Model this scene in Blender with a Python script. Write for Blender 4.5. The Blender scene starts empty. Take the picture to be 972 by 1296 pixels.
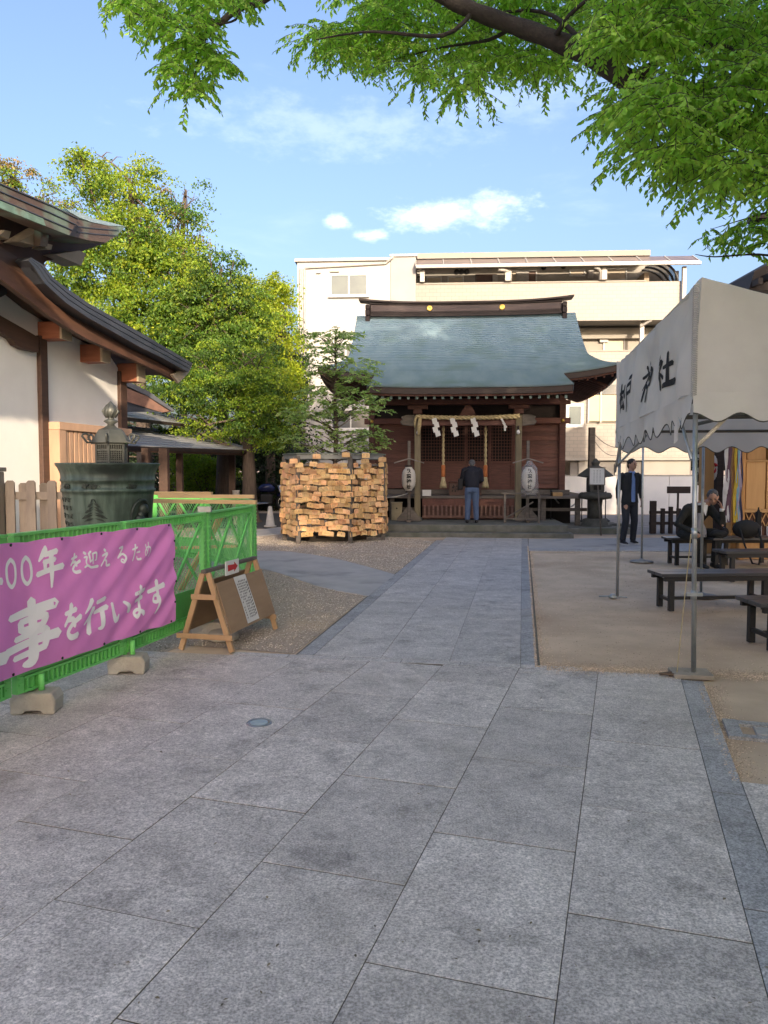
import bpy, bmesh, math, random
import numpy as np
from mathutils import Vector, Matrix
random.seed(7)
R = math.radians
scene = bpy.context.scene
C = scene.collection

# ------------------------------------------------------------------ camera
CAM_H, FPX, PITCH = 1.53, 973.0, math.atan(54 / 973)
cd = bpy.data.cameras.new('camera')
cam = bpy.data.objects.new('camera', cd)
C.objects.link(cam)
cam.location = (0, 0, CAM_H)
cam.rotation_euler = (math.pi / 2 - PITCH, 0, 0)
cd.sensor_fit = 'AUTO'
cd.sensor_width = 36
cd.lens = FPX / 1296 * 36
cd.clip_start = 0.05
cd.clip_end = 3000
scene.camera = cam

# ------------------------------------------------------------------ light
SUN_AZ, SUN_EL = 166.4, 14.5          # azimuth clockwise from +Y (the way the camera looks)
sv = Vector((math.sin(R(SUN_AZ)) * math.cos(R(SUN_EL)), math.cos(R(SUN_AZ)) * math.cos(R(SUN_EL)), math.sin(R(SUN_EL))))
ld = bpy.data.lights.new('sun', 'SUN')
ld.energy = 2.5
ld.angle = R(0.55)
ld.color = (1.0, 0.82, 0.61)
sun = bpy.data.objects.new('sun', ld)
C.objects.link(sun)
sun.rotation_euler = sv.to_track_quat('Z', 'Y').to_euler()
sun.location = (0, -10, 30)

world = bpy.data.worlds.new('World')
scene.world = world
world.use_nodes = True
wn, wl = world.node_tree.nodes, world.node_tree.links
wn.clear()
wo = wn.new('ShaderNodeOutputWorld')
wb = wn.new('ShaderNodeBackground')
wb.inputs['Strength'].default_value = 0.15
sky = wn.new('ShaderNodeTexSky')
sky.sky_type = 'NISHITA'
sky.sun_disc = False
sky.sun_elevation = R(SUN_EL)
sky.sun_rotation = R(SUN_AZ)
sky.air_density = 1.0
sky.dust_density = 6.5
sky.ozone_density = 2.6
# thin clouds over the whole sky, driven by direction
tc = wn.new('ShaderNodeTexCoord')
mp = wn.new('ShaderNodeMapping')
mp.inputs['Scale'].default_value = (1.6, 1.6, 6.5)
mp.inputs['Location'].default_value = (3.22, 0.4, 1.13)
wl.new(tc.outputs['Generated'], mp.inputs['Vector'])
nz = wn.new('ShaderNodeTexNoise')
nz.inputs['Scale'].default_value = 1.7
nz.inputs['Detail'].default_value = 7
nz.inputs['Roughness'].default_value = 0.58
nz.inputs['Distortion'].default_value = 0.35
wl.new(mp.outputs['Vector'], nz.inputs['Vector'])
cr = wn.new('ShaderNodeMapRange')
cr.interpolation_type = 'SMOOTHSTEP'
cr.inputs['From Min'].default_value = 0.56
cr.inputs['From Max'].default_value = 0.85
cr.inputs['To Min'].default_value = 0.0
cr.inputs['To Max'].default_value = 0.20
wl.new(nz.outputs['Fac'], cr.inputs['Value'])
# one denser little cumulus bank low over the roofs
def cloud_bank(u, v, wu, wv, amount):
    d = Vector(((u - 486) / FPX, 1, (594 - v) / FPX)).normalized()
    sub = wn.new('ShaderNodeVectorMath'); sub.operation = 'SUBTRACT'
    sub.inputs[1].default_value = d
    wl.new(tc.outputs['Generated'], sub.inputs[0])
    sc = wn.new('ShaderNodeVectorMath'); sc.operation = 'MULTIPLY'
    sc.inputs[1].default_value = (FPX / wu, 2.0, FPX / wv)
    wl.new(sub.outputs[0], sc.inputs[0])
    n2 = wn.new('ShaderNodeTexNoise'); n2.inputs['Scale'].default_value = 26; n2.inputs['Detail'].default_value = 8
    n2.inputs['Roughness'].default_value = 0.62
    m2 = wn.new('ShaderNodeMapping'); m2.inputs['Scale'].default_value = (1, 1, 2.2); m2.inputs['Location'].default_value = (u * .013, 0, 0)
    wl.new(tc.outputs['Generated'], m2.inputs['Vector']); wl.new(m2.outputs[0], n2.inputs['Vector'])
    ln = wn.new('ShaderNodeVectorMath'); ln.operation = 'LENGTH'
    wl.new(sc.outputs[0], ln.inputs[0])
    ad = wn.new('ShaderNodeMath'); ad.operation = 'MULTIPLY_ADD'
    ad.inputs[1].default_value = -2.6
    wl.new(n2.outputs['Fac'], ad.inputs[0]); wl.new(ln.outputs['Value'], ad.inputs[2])
    mr = wn.new('ShaderNodeMapRange'); mr.interpolation_type = 'SMOOTHSTEP'
    mr.inputs['From Min'].default_value = -0.30; mr.inputs['From Max'].default_value = -1.5
    mr.inputs['To Min'].default_value = 0; mr.inputs['To Max'].default_value = amount
    wl.new(ad.outputs[0], mr.inputs['Value'])
    return mr.outputs[0]
tot = cr.outputs[0]
for b in ((565, 280, 118, 20, .50), (620, 268, 60, 20, .5), (428, 288, 18, 9, .5), (470, 303, 30, 8, .5), (420, 175, 230, 36, .13), (660, 130, 180, 45, .10)):
    o_ = cloud_bank(*b)
    mxm = wn.new('ShaderNodeMath'); mxm.operation = 'MAXIMUM'
    wl.new(tot, mxm.inputs[0]); wl.new(o_, mxm.inputs[1])
    tot = mxm.outputs[0]
mixc = wn.new('ShaderNodeMix'); mixc.data_type = 'RGBA'
wl.new(tot, mixc.inputs['Factor'])
tint = wn.new('ShaderNodeMix'); tint.data_type = 'RGBA'; tint.blend_type = 'MULTIPLY'
tint.inputs['Factor'].default_value = 1.0
tint.inputs[7].default_value = (1.0, 0.93, 0.965, 1)
wl.new(sky.outputs['Color'], tint.inputs[6])
wl.new(tint.outputs[2], mixc.inputs[6])
mixc.inputs[7].default_value = (5.2, 5.4, 5.9, 1)
wl.new(mixc.outputs[2], wb.inputs['Color'])
wl.new(wb.outputs[0], wo.inputs['Surface'])

scene.view_settings.view_transform = 'Standard'
scene.view_settings.look = 'None'
scene.view_settings.gamma = 1
scene.view_settings.exposure = 1.52
scene.view_settings.use_curve_mapping = False
scene.cycles.max_bounces = 8
scene.cycles.transparent_max_bounces = 12

# ------------------------------------------------------------------ picture measurements -> places in the world
def ray(u, v):
    x = (u - 486) / FPX; y = -(v - 648) / FPX
    return Vector((x, math.cos(PITCH) + y * math.sin(PITCH), -math.sin(PITCH) + y * math.cos(PITCH)))
def gp(u, v, z=0.0):
    r = ray(u, v); t = (z - CAM_H) / r.z
    return Vector((r.x * t, r.y * t, z))
def at(u, v, Y):
    r = ray(u, v); t = Y / r.y
    return Vector((r.x * t, Y, CAM_H + r.z * t))
def to_world(az, x, y, z=0.0):
    a = R(az)
    return Vector((x * math.cos(a) + y * math.sin(a), -x * math.sin(a) + y * math.cos(a), z))
def to_local(az, p):
    a = R(az)
    return Vector((p[0] * math.cos(a) - p[1] * math.sin(a), p[0] * math.sin(a) + p[1] * math.cos(a), p[2] if len(p) > 2 else 0))

# ------------------------------------------------------------------ materials
MATS = {}
def mat(name, col, col2=None, scale=6.0, rough=0.7, bump=0.0, bscale=None, metal=0.0, rnd=0.0, stretch=(1, 1, 1), isl=0.0,
        coords='Object', spec=0.4, trans=0.0, detail=6, contrast=(0.35, 0.65), hue=0.0, col3=None, scale3=1.0, c3=(0.5, 0.7), emit=None):
    if name in MATS: return MATS[name]
    m = bpy.data.materials.new(name); m.use_nodes = True
    n, l = m.node_tree.nodes, m.node_tree.links
    b = n['Principled BSDF']; out = n['Material Output']
    b.inputs['Roughness'].default_value = rough
    b.inputs['Metallic'].default_value = metal
    b.inputs['Specular IOR Level'].default_value = spec
    t = n.new('ShaderNodeTexCoord'); mp = n.new('ShaderNodeMapping'); mp.inputs['Scale'].default_value = stretch
    if coords == 'World':
        g = n.new('ShaderNodeNewGeometry'); src = g.outputs['Position']
    else: src = t.outputs[coords]
    oi = n.new('ShaderNodeObjectInfo')
    if rnd > 0:
        va = n.new('ShaderNodeVectorMath'); va.operation = 'ADD'
        vm = n.new('ShaderNodeVectorMath'); vm.operation = 'SCALE'; vm.inputs[3].default_value = 37.0
        cx = n.new('ShaderNodeCombineXYZ')
        l.new(oi.outputs['Random'], cx.inputs[0]); l.new(oi.outputs['Random'], cx.inputs[1])
        l.new(cx.outputs[0], vm.inputs[0]); l.new(src, va.inputs[0]); l.new(vm.outputs[0], va.inputs[1]); src = va.outputs[0]
    l.new(src, mp.inputs['Vector'])
    c1 = (*col, 1); c2 = (*(col2 or tuple(c * 0.78 for c in col)), 1)
    nz = n.new('ShaderNodeTexNoise'); nz.inputs['Scale'].default_value = scale; nz.inputs['Detail'].default_value = detail
    nz.inputs['Roughness'].default_value = 0.6
    l.new(mp.outputs[0], nz.inputs['Vector'])
    mr = n.new('ShaderNodeMapRange'); mr.inputs['From Min'].default_value = contrast[0]; mr.inputs['From Max'].default_value = contrast[1]
    l.new(nz.outputs['Fac'], mr.inputs['Value'])
    mx = n.new('ShaderNodeMix'); mx.data_type = 'RGBA'
    mx.inputs[6].default_value = c1; mx.inputs[7].default_value = c2
    l.new(mr.outputs[0], mx.inputs['Factor'])
    col_out = mx.outputs[2]
    if col3:
        n3 = n.new('ShaderNodeTexNoise'); n3.inputs['Scale'].default_value = scale3; n3.inputs['Detail'].default_value = 5
        l.new(src, n3.inputs['Vector'])
        m3 = n.new('ShaderNodeMapRange'); m3.inputs['From Min'].default_value = c3[0]; m3.inputs['From Max'].default_value = c3[1]
        l.new(n3.outputs['Fac'], m3.inputs['Value'])
        x3 = n.new('ShaderNodeMix'); x3.data_type = 'RGBA'; x3.inputs[7].default_value = (*col3, 1)
        l.new(m3.outputs[0], x3.inputs['Factor']); l.new(col_out, x3.inputs[6]); col_out = x3.outputs[2]
    if rnd > 0 or isl > 0 or hue > 0:
        hs = n.new('ShaderNodeHueSaturation')
        if isl > 0:
            g2 = n.new('ShaderNodeNewGeometry'); rs = g2.outputs['Random Per Island']; amp = isl
        else:
            rs = oi.outputs['Random']; amp = rnd
        m4 = n.new('ShaderNodeMapRange'); m4.inputs['To Min'].default_value = 1 - amp; m4.inputs['To Max'].default_value = 1 + amp
        l.new(rs, m4.inputs['Value']); l.new(m4.outputs[0], hs.inputs['Value'])
        if hue > 0:
            w = n.new('ShaderNodeTexWhiteNoise'); w.noise_dimensions = '1D'; l.new(rs, w.inputs['W'])
            m5 = n.new('ShaderNodeMapRange'); m5.inputs['To Min'].default_value = .5 - hue; m5.inputs['To Max'].default_value = .5 + hue
            l.new(w.outputs['Value'], m5.inputs['Value']); l.new(m5.outputs[0], hs.inputs['Hue'])
        l.new(col_out, hs.inputs['Color']); col_out = hs.outputs[0]
    l.new(col_out, b.inputs['Base Color'])
    if bump > 0:
        nb = n.new('ShaderNodeTexNoise'); nb.inputs['Scale'].default_value = bscale or scale * 4; nb.inputs['Detail'].default_value = 6
        l.new(mp.outputs[0], nb.inputs['Vector'])
        bp = n.new('ShaderNodeBump'); bp.inputs['Strength'].default_value = min(1, bump); bp.inputs['Distance'].default_value = 0.01
        l.new(nb.outputs['Fac'], bp.inputs['Height']); l.new(bp.outputs[0], b.inputs['Normal'])
    if trans > 0:
        tr = n.new('ShaderNodeBsdfTranslucent'); ms = n.new('ShaderNodeMixShader'); ms.inputs[0].default_value = trans
        br = n.new('ShaderNodeMix'); br.data_type = 'RGBA'; br.blend_type = 'MULTIPLY'; br.inputs['Factor'].default_value = 1
        br.inputs[7].default_value = (1.25, 1.35, .5, 1) if trans > .38 else (1, 1, 1, 1)
        l.new(col_out, br.inputs[6]); l.new(br.outputs[2], tr.inputs['Color'])
        l.new(b.outputs[0], ms.inputs[1]); l.new(tr.outputs[0], ms.inputs[2]); l.new(ms.outputs[0], out.inputs['Surface'])
    if emit:
        b.inputs['Emission Color'].default_value = (*emit[:3], 1); b.inputs['Emission Strength'].default_value = emit[3]
    MATS[name] = m
    return m
def glass(name, col=(.8, .85, .85), rough=.05, alpha=.35):
    if name in MATS: return MATS[name]
    m = bpy.data.materials.new(name); m.use_nodes = True
    n, l = m.node_tree.nodes, m.node_tree.links
    b = n['Principled BSDF']; out = n['Material Output']
    b.inputs['Base Color'].default_value = (*col, 1); b.inputs['Roughness'].default_value = rough
    t = n.new('ShaderNodeBsdfTransparent'); ms = n.new('ShaderNodeMixShader'); ms.inputs[0].default_value = 1 - alpha
    nz = n.new('ShaderNodeTexNoise'); nz.inputs['Scale'].default_value = 3
    bp = n.new('ShaderNodeBump'); bp.inputs['Strength'].default_value = .05; l.new(nz.outputs[0], bp.inputs['Height']); l.new(bp.outputs[0], b.inputs['Normal'])
    l.new(b.outputs[0], ms.inputs[1]); l.new(t.outputs[0], ms.inputs[2]); l.new(ms.outputs[0], out.inputs['Surface'])
    MATS[name] = m
    return m

# ------------------------------------------------------------------ mesh helpers
class MB:
    def __init__(s): s.v = []; s.f = []; s.sm = []
    def add(s, vs, fs, smooth=False):
        o = len(s.v); s.v += [tuple(p) for p in vs]
        s.f += [tuple(i + o for i in f) for f in fs]; s.sm += [smooth] * len(fs)
        return s
    def box(s, c, d, rz=0.0, m=None):
        x, y, z = d[0] / 2, d[1] / 2, d[2] / 2
        vs = [Vector(p) for p in ((-x, -y, -z), (x, -y, -z), (x, y, -z), (-x, y, -z), (-x, -y, z), (x, -y, z), (x, y, z), (-x, y, z))]
        M = Matrix.Translation(Vector(c)) @ Matrix.Rotation(rz, 4, 'Z')
        if m is not None: M = Matrix.Translation(Vector(c)) @ m.to_4x4()
        return s.add([M @ v for v in vs], [(0, 3, 2, 1), (4, 5, 6, 7), (0, 1, 5, 4), (1, 2, 6, 5), (2, 3, 7, 6), (3, 0, 4, 7)])
    def b2(s, a, b):
        return s.box([(a[i] + b[i]) / 2 for i in range(3)], [abs(b[i] - a[i]) for i in range(3)])
    def bar(s, p, q, w, h, up=(0, 0, 1)):
        p, q = Vector(p), Vector(q); d = (q - p); L = d.length
        if L < 1e-6: return s
        d.normalize(); u = Vector(up)
        if abs(d.dot(u)) > .98: u = Vector((0, 1, 0))
        sx = d.cross(u).normalized(); uz = sx.cross(d).normalized()
        M = Matrix((sx, d, uz)).transposed()
        return s.box((p + q) / 2, (w, L, h), m=M)
    def tube(s, pts, r, n=8, cap=True, smooth=True):
        pts = [Vector(p) for p in pts]
        rr = r if isinstance(r, (list, tuple)) else [r] * len(pts)
        o = len(s.v); up = None; vs = []
        for i, p in enumerate(pts):
            d = (pts[min(i + 1, len(pts) - 1)] - pts[max(i - 1, 0)])
            d = d.normalized() if d.length > 1e-9 else Vector((0, 0, 1))
            if up is None:
                up = Vector((0, 0, 1)) if abs(d.z) < .9 else Vector((1, 0, 0))
            a = d.cross(up)
            a = a.normalized() if a.length > 1e-6 else Vector((1, 0, 0))
            b = a.cross(d).normalized(); up = b
            for k in range(n):
                t = 2 * math.pi * k / n
                vs.append(p + (a * math.cos(t) + b * math.sin(t)) * rr[i])
        fs = []
        for i in range(len(pts) - 1):
            for k in range(n):
                fs.append((i * n + k, (i + 1) * n + k, (i + 1) * n + (k + 1) % n, i * n + (k + 1) % n))
        s.add(vs, fs, smooth)
        if cap:
            s.f.append(tuple(o + k for k in range(n))); s.sm.append(False)
            s.f.append(tuple(o + (len(pts) - 1) * n + k for k in reversed(range(n)))); s.sm.append(False)
        return s
    def lathe(s, prof, n=24, c=(0, 0, 0), smooth=True, sx=1.0, sy=1.0, cap=True, rot=0.0):
        o = len(s.v)
        for r, z in prof:
            for k in range(n):
                t = 2 * math.pi * k / n + rot
                s.v.append((c[0] + r * math.cos(t) * sx, c[1] + r * math.sin(t) * sy, c[2] + z))
        m = len(prof)
        for i in range(m - 1):
            for k in range(n):
                s.f.append((o + i * n + k, o + i * n + (k + 1) % n, o + (i + 1) * n + (k + 1) % n, o + (i + 1) * n + k)); s.sm.append(smooth)
        if cap:
            s.f.append(tuple(o + k for k in reversed(range(n)))); s.sm.append(False)
            s.f.append(tuple(o + (m - 1) * n + k for k in range(n))); s.sm.append(False)
        return s
    def prism(s, poly, off):
        """poly: list of 3D points (planar), off: extrusion vector"""
        n = len(poly); off = Vector(off)
        a = [Vector(p) for p in poly]; b = [p + off for p in a]
        fs = [tuple(range(n)), tuple(reversed(range(n, 2 * n)))]
        fs += [(i, n + i, n + (i + 1) % n, (i + 1) % n) for i in range(n)]
        return s.add(a + b, fs)
    def grid(s, rows, smooth=True, closed=False):
        n = len(rows[0]); vs = [p for r in rows for p in r]; fs = []
        for i in range(len(rows) - 1):
            for k in range(n - (0 if closed else 1)):
                fs.append((i * n + k, i * n + (k + 1) % n, (i + 1) * n + (k + 1) % n, (i + 1) * n + k))
        return s.add(vs, fs, smooth)
    def mesh(s, name, m=None):
        me = bpy.data.meshes.new(name)
        me.from_pydata(s.v, [], s.f)
        me.polygons.foreach_set('use_smooth', s.sm)
        if m: me.materials.append(m)
        me.update()
        return me
    def build(s, name, m, parent=None, bevel=0.0, recalc=True):
        me = s.mesh(name, m)
        if recalc:
            bm = bmesh.new(); bm.from_mesh(me); bmesh.ops.recalc_face_normals(bm, faces=bm.faces); bm.to_mesh(me); bm.free()
        o = bpy.data.objects.new(name, me); C.objects.link(o)
        if parent: o.parent = parent
        if bevel > 0:
            md = o.modifiers.new('bevel', 'BEVEL'); md.width = bevel; md.segments = 2; md.limit_method = 'ANGLE'; md.angle_limit = R(40)
            md.harden_normals = False
        return o
def tag(o, label=None, cat=None, group=None, kind=None):
    if label: o['label'] = label
    if cat: o['category'] = cat
    if group: o['group'] = group
    if kind: o['kind'] = kind
    return o
def thing(name, label, cat, loc=(0, 0, 0), az=0.0, group=None, kind=None):
    o = bpy.data.objects.new(name, None); C.objects.link(o)
    o.empty_display_size = .2
    o.location = loc; o.rotation_euler = (0, 0, -R(az))
    return tag(o, label, cat, group, kind)
def inst(src, parent=None, loc=None, rot=None, scale=None):
    o = src.copy(); C.objects.link(o); o.parent = parent if parent is not None else src.parent
    if loc is not None: o.location = loc
    if rot is not None: o.rotation_euler = rot
    if scale is not None: o.scale = scale
    return o
def copy_tree(o, parent=None):
    c = o.copy(); C.objects.link(c); c.parent = parent
    for ch in list(o.children): copy_tree(ch, c)
    return c
def relabel(o, label): o['label'] = label; return o
def fast_mesh(name, verts, faces, m, smooth=False, parent=None):
    """verts (N,3) array, faces (M,k) array"""
    verts = np.asarray(verts, dtype=np.float32); faces = np.asarray(faces, dtype=np.int32)
    me = bpy.data.meshes.new(name)
    k = faces.shape[1]; M = faces.shape[0]
    me.vertices.add(len(verts)); me.vertices.foreach_set('co', verts.ravel())
    me.loops.add(M * k); me.loops.foreach_set('vertex_index', faces.ravel())
    me.polygons.add(M); me.polygons.foreach_set('loop_start', np.arange(0, M * k, k, dtype=np.int32))
    me.polygons.foreach_set('use_smooth', np.full(M, smooth))
    me.update(calc_edges=True)
    if m: me.materials.append(m)
    o = bpy.data.objects.new(name, me); C.objects.link(o)
    if parent: o.parent = parent
    return o
def clip(poly, a, b, c):
    """keep the part of a 2-D polygon where a*x+b*y<=c"""
    out = []
    for i in range(len(poly)):
        p, q = poly[i], poly[(i + 1) % len(poly)]
        dp, dq = a * p[0] + b * p[1] - c, a * q[0] + b * q[1] - c
        if dp <= 0: out.append(p)
        if dp * dq < 0:
            t = dp / (dp - dq); out.append((p[0] + (q[0] - p[0]) * t, p[1] + (q[1] - p[1]) * t))
    return out

# ------------------------------------------------------------------ lettering
FONTM = {}
def font_pts(txt, bold=0.0):
    key = (txt, bold)
    if key in FONTM: return FONTM[key]
    cu = bpy.data.curves.new('glyph', 'FONT'); cu.body = txt; cu.size = 1; cu.offset = bold; cu.resolution_u = 3
    o = bpy.data.objects.new('glyph', cu); C.objects.link(o)
    bpy.context.view_layer.update()
    me = o.to_mesh()
    vs = [v.co.copy() for v in me.vertices]; fs = [tuple(p.vertices) for p in me.polygons]
    o.to_mesh_clear(); bpy.data.objects.remove(o); bpy.data.curves.remove(cu)
    if vs:
        x0 = min(v.x for v in vs); x1 = max(v.x for v in vs); y0 = min(v.y for v in vs); y1 = max(v.y for v in vs)
        w = max(x1 - x0, 1e-6); h = max(y1 - y0, 1e-6); s = max(w, h) if len(txt) == 1 else h
        vs = [((v.x - (x0 + x1) / 2) / s, (v.y - (y0 + y1) / 2) / s) for v in vs]
    FONTM[key] = (vs, fs)
    return FONTM[key]
def put_text(mb, txt, fn, cx, cy, size, bold=0.03):
    """lay glyphs of txt, centred at (cx,cy), through fn(x,y)->3D point"""
    vs, fs = font_pts(txt, bold)
    mb.add([fn(cx + x * size, cy + y * size) for x, y in vs], fs)
def cat_rom(pts, n=5):
    if len(pts) < 3:
        return [tuple(pts[0][i] + (pts[1][i] - pts[0][i]) * k / n for i in range(3)) for k in range(n + 1)]
    P = [pts[0]] + list(pts) + [pts[-1]]; out = []
    for i in range(1, len(P) - 2):
        for k in range(n):
            t = k / n
            out.append(tuple(.5 * ((2 * P[i][j]) + (-P[i - 1][j] + P[i + 1][j]) * t + (2 * P[i - 1][j] - 5 * P[i][j] + 4 * P[i + 1][j] - P[i + 2][j]) * t * t + (-P[i - 1][j] + 3 * P[i][j] - 3 * P[i + 1][j] + P[i + 2][j]) * t ** 3) for j in range(3)))
    out.append(tuple(pts[-1]))
    return out
def brush(mb, strokes, fn, x0, y0, sx, sy, wt=1.0):
    """strokes: lists of (x,y,w) in a unit box; each becomes a ribbon of varying width"""
    for si, st in enumerate(strokes):
        c = cat_rom(st, 6 if len(st) > 2 else 5)
        L, Rr = [], []
        n = len(c)
        for i in range(n):
            a = c[max(i - 1, 0)]; b = c[min(i + 1, n - 1)]
            dx, dy = b[0] - a[0], b[1] - a[1]; d = math.hypot(dx, dy) or 1
            nx, ny = -dy / d, dx / d; w = c[i][2] / 2 * wt
            L.append((c[i][0] + nx * w, c[i][1] + ny * w)); Rr.append((c[i][0] - nx * w, c[i][1] - ny * w))
        # pointed / rounded ends
        a, b = c[0], c[1]; d = math.hypot(b[0] - a[0], b[1] - a[1]) or 1
        e0 = (a[0] - (b[0] - a[0]) / d * a[2] * .4 * wt, a[1] - (b[1] - a[1]) / d * a[2] * .4 * wt)
        a, b = c[-1], c[-2]; d = math.hypot(b[0] - a[0], b[1] - a[1]) or 1
        e1 = (a[0] - (b[0] - a[0]) / d * a[2] * .4 * wt, a[1] - (b[1] - a[1]) / d * a[2] * .4 * wt)
        pts = [e0] + L + [e1] + Rr
        V = [fn(x0 + p[0] * sx, y0 + p[1] * sy, si * .00035) for p in pts]
        fs = [(0, 1, n + 2), (n, n + 1, 2 * n + 1)]
        fs += [(1 + i, 2 + i, n + 3 + i, n + 2 + i) for i in range(n - 1)]
        mb.add(V, fs)
GL = {
 '0': [[(.5, .97, .11), (.2, .8, .13), (.12, .5, .14), (.2, .2, .13), (.5, .03, .11), (.8, .2, .13), (.88, .5, .14), (.8, .8, .13), (.5, .97, .11)]],
 '4': [[(.6, .95, .12), (.1, .35, .1)], [(.1, .33, .11), (1.0, .33, .12)], [(.66, .95, .12), (.66, .02, .14)]],
 'nen': [[(.36, 1.0, .05), (.32, .88, .1), (.1, .66, .03)], [(.3, .8, .07), (.74, .86, .09)], [(.26, .62, .07), (.68, .66, .08)], [(.3, .63, .08), (.3, .42, .07)], [(.0, .34, .08), (.5, .42, .08), (1.0, .46, .1)], [(.52, .84, .1), (.54, .4, .1), (.52, -.02, .05)]],
 'wo': [[(.18, .76, .07), (.72, .84, .09)], [(.5, 1.0, .1), (.4, .72, .09), (.12, .42, .06)], [(.3, .55, .06), (.55, .56, .1), (.62, .35, .08)], [(.95, .6, .1), (.5, .42, .08), (.28, .2, .09), (.45, .04, .1), (.82, .06, .11)]],
 'mukae': [[(.08, .96, .1), (.18, .86, .11)], [(.05, .66, .07), (.22, .68, .08), (.12, .4, .06), (.2, .16, .06)], [(-.02, .12, .08), (.2, .2, .08), (.5, .05, .1), (1.05, .04, .12)], [(.52, .96, .09), (.36, .84, .07)], [(.38, .86, .08), (.4, .38, .07)], [(.38, .36, .06), (.58, .48, .07)], [(.62, .84, .07), (.62, .24, .07)], [(.62, .82, .07), (.9, .84, .09), (.9, .48, .08), (.78, .42, .05)]],
 'e': [[(.4, 1.0, .1), (.56, .9, .1)], [(.22, .64, .07), (.68, .74, .1), (.4, .42, .06), (.05, .08, .07)], [(.4, .42, .06), (.58, .3, .09), (.62, .06, .09), (.95, .06, .11)]],
 'ru': [[(.25, .93, .08), (.7, .96, .11), (.4, .62, .07), (.12, .36, .07)], [(.12, .36, .07), (.6, .56, .09), (.88, .34, .11), (.62, .06, .09), (.36, .14, .07), (.5, .26, .06), (.68, .14, .07)]],
 'ta': [[(.08, .72, .07), (.6, .82, .09)], [(.42, 1.0, .1), (.3, .6, .08), (.04, .06, .08)], [(.5, .52, .07), (.86, .54, .1)], [(.5, .28, .07), (.6, .1, .09), (.95, .1, .12)]],
 'me': [[(.2, .86, .09), (.3, .5, .08), (.42, .26, .07)], [(.6, .98, .09), (.5, .6, .07), (.2, .14, .07), (.06, .36, .07), (.4, .68, .08), (.8, .62, .1), (.88, .32, .11), (.6, .02, .06)]],
 'koto': [[(.08, .78, .07), (.5, .84, .09), (.98, .88, .11)], [(.28, .68, .07), (.3, .54, .08)], [(.28, .68, .06), (.74, .72, .08), (.72, .58, .08)], [(.3, .54, .06), (.72, .58, .06)], [(.18, .42, .06), (.78, .48, .08), (.76, .2, .08)], [(.0, .26, .08), (.55, .34, .08), (1.05, .36, .11)], [(.16, .12, .06), (.78, .2, .07)], [(.5, 1.0, .1), (.52, .5, .1), (.52, .05, .12), (.34, -.02, .05)]],
 'i_gyo': [[(.34, .98, .1), (.22, .8, .08), (.02, .62, .03)], [(.4, .72, .1), (.24, .5, .08), (.0, .28, .03)], [(.25, .5, .1), (.22, -.02, .11)], [(.54, .86, .08), (.92, .92, .1)], [(.46, .56, .07), (1.0, .64, .11)], [(.8, .62, .1), (.78, .1, .11), (.58, .04, .04)]],
 'i': [[(.08, .88, .09), (.16, .42, .12), (.3, .02, .16), (.42, .3, .04)], [(.68, .8, .09), (.92, .56, .14), (.98, .26, .15)]],
 'ma': [[(.12, .78, .08), (.88, .86, .1)], [(.2, .54, .07), (.8, .62, .09)], [(.5, 1.0, .11), (.55, .56, .1), (.52, .16, .09), (.3, .02, .09), (.14, .14, .08), (.4, .24, .07), (.86, .06, .12)]],
 'su': [[(.02, .7, .08), (.98, .82, .12)], [(.52, 1.0, .12), (.56, .6, .1), (.5, .34, .08), (.28, .38, .07), (.34, .54, .06), (.58, .5, .09), (.6, .22, .09), (.36, -.04, .04)]],
 'kou': [[(.2, .9, .1), (.8, .93, .12)], [(.5, .9, .12), (.5, .14, .12)], [(.0, .1, .11), (1.0, .12, .17)]],
 'matsu': [[(.0, .68, .06), (.5, .74, .08)], [(.26, 1.0, .1), (.26, .0, .1)], [(.26, .66, .08), (.02, .3, .03)], [(.3, .6, .06), (.46, .46, .08)], [(.68, .92, .09), (.5, .52, .03)], [(.74, .92, .05), (1.0, .5, .11)], [(.72, .5, .08), (.54, .14, .07), (.9, .2, .08)], [(.84, .34, .06), (.98, .08, .1)]],
 'to': [[(.3, .98, .08), (.7, 1.0, .1)], [(.24, .74, .08), (.82, .8, .1), (.78, .5, .09)], [(.26, .5, .08), (.76, .54, .08)], [(.26, .76, .09), (.22, .4, .09), (.02, -.02, .04)]],
 'kami': [[(.16, 1.0, .09), (.26, .88, .1)], [(.0, .7, .08), (.4, .78, .1), (.06, .34, .05)], [(.24, .56, .1), (.22, .0, .1)], [(.28, .46, .06), (.42, .34, .09)], [(.5, .76, .09), (.52, .34, .08)], [(.5, .76, .07), (.96, .8, .1), (.92, .36, .09)], [(.52, .56, .06), (.92, .58, .06)], [(.52, .35, .07), (.92, .38, .07)], [(.73, 1.0, .12), (.73, .4, .11), (.75, -.08, .07)]],
 'yashiro': [[(.16, 1.0, .1), (.28, .88, .12)], [(.0, .66, .09), (.42, .76, .12), (.06, .3, .05)], [(.24, .5, .12), (.22, .0, .12)], [(.3, .44, .07), (.46, .3, .11)], [(.5, .58, .09), (.98, .64, .13)], [(.74, .96, .13), (.72, .1, .13)], [(.44, .06, .12), (1.06, .12, .18)]],
}
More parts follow.
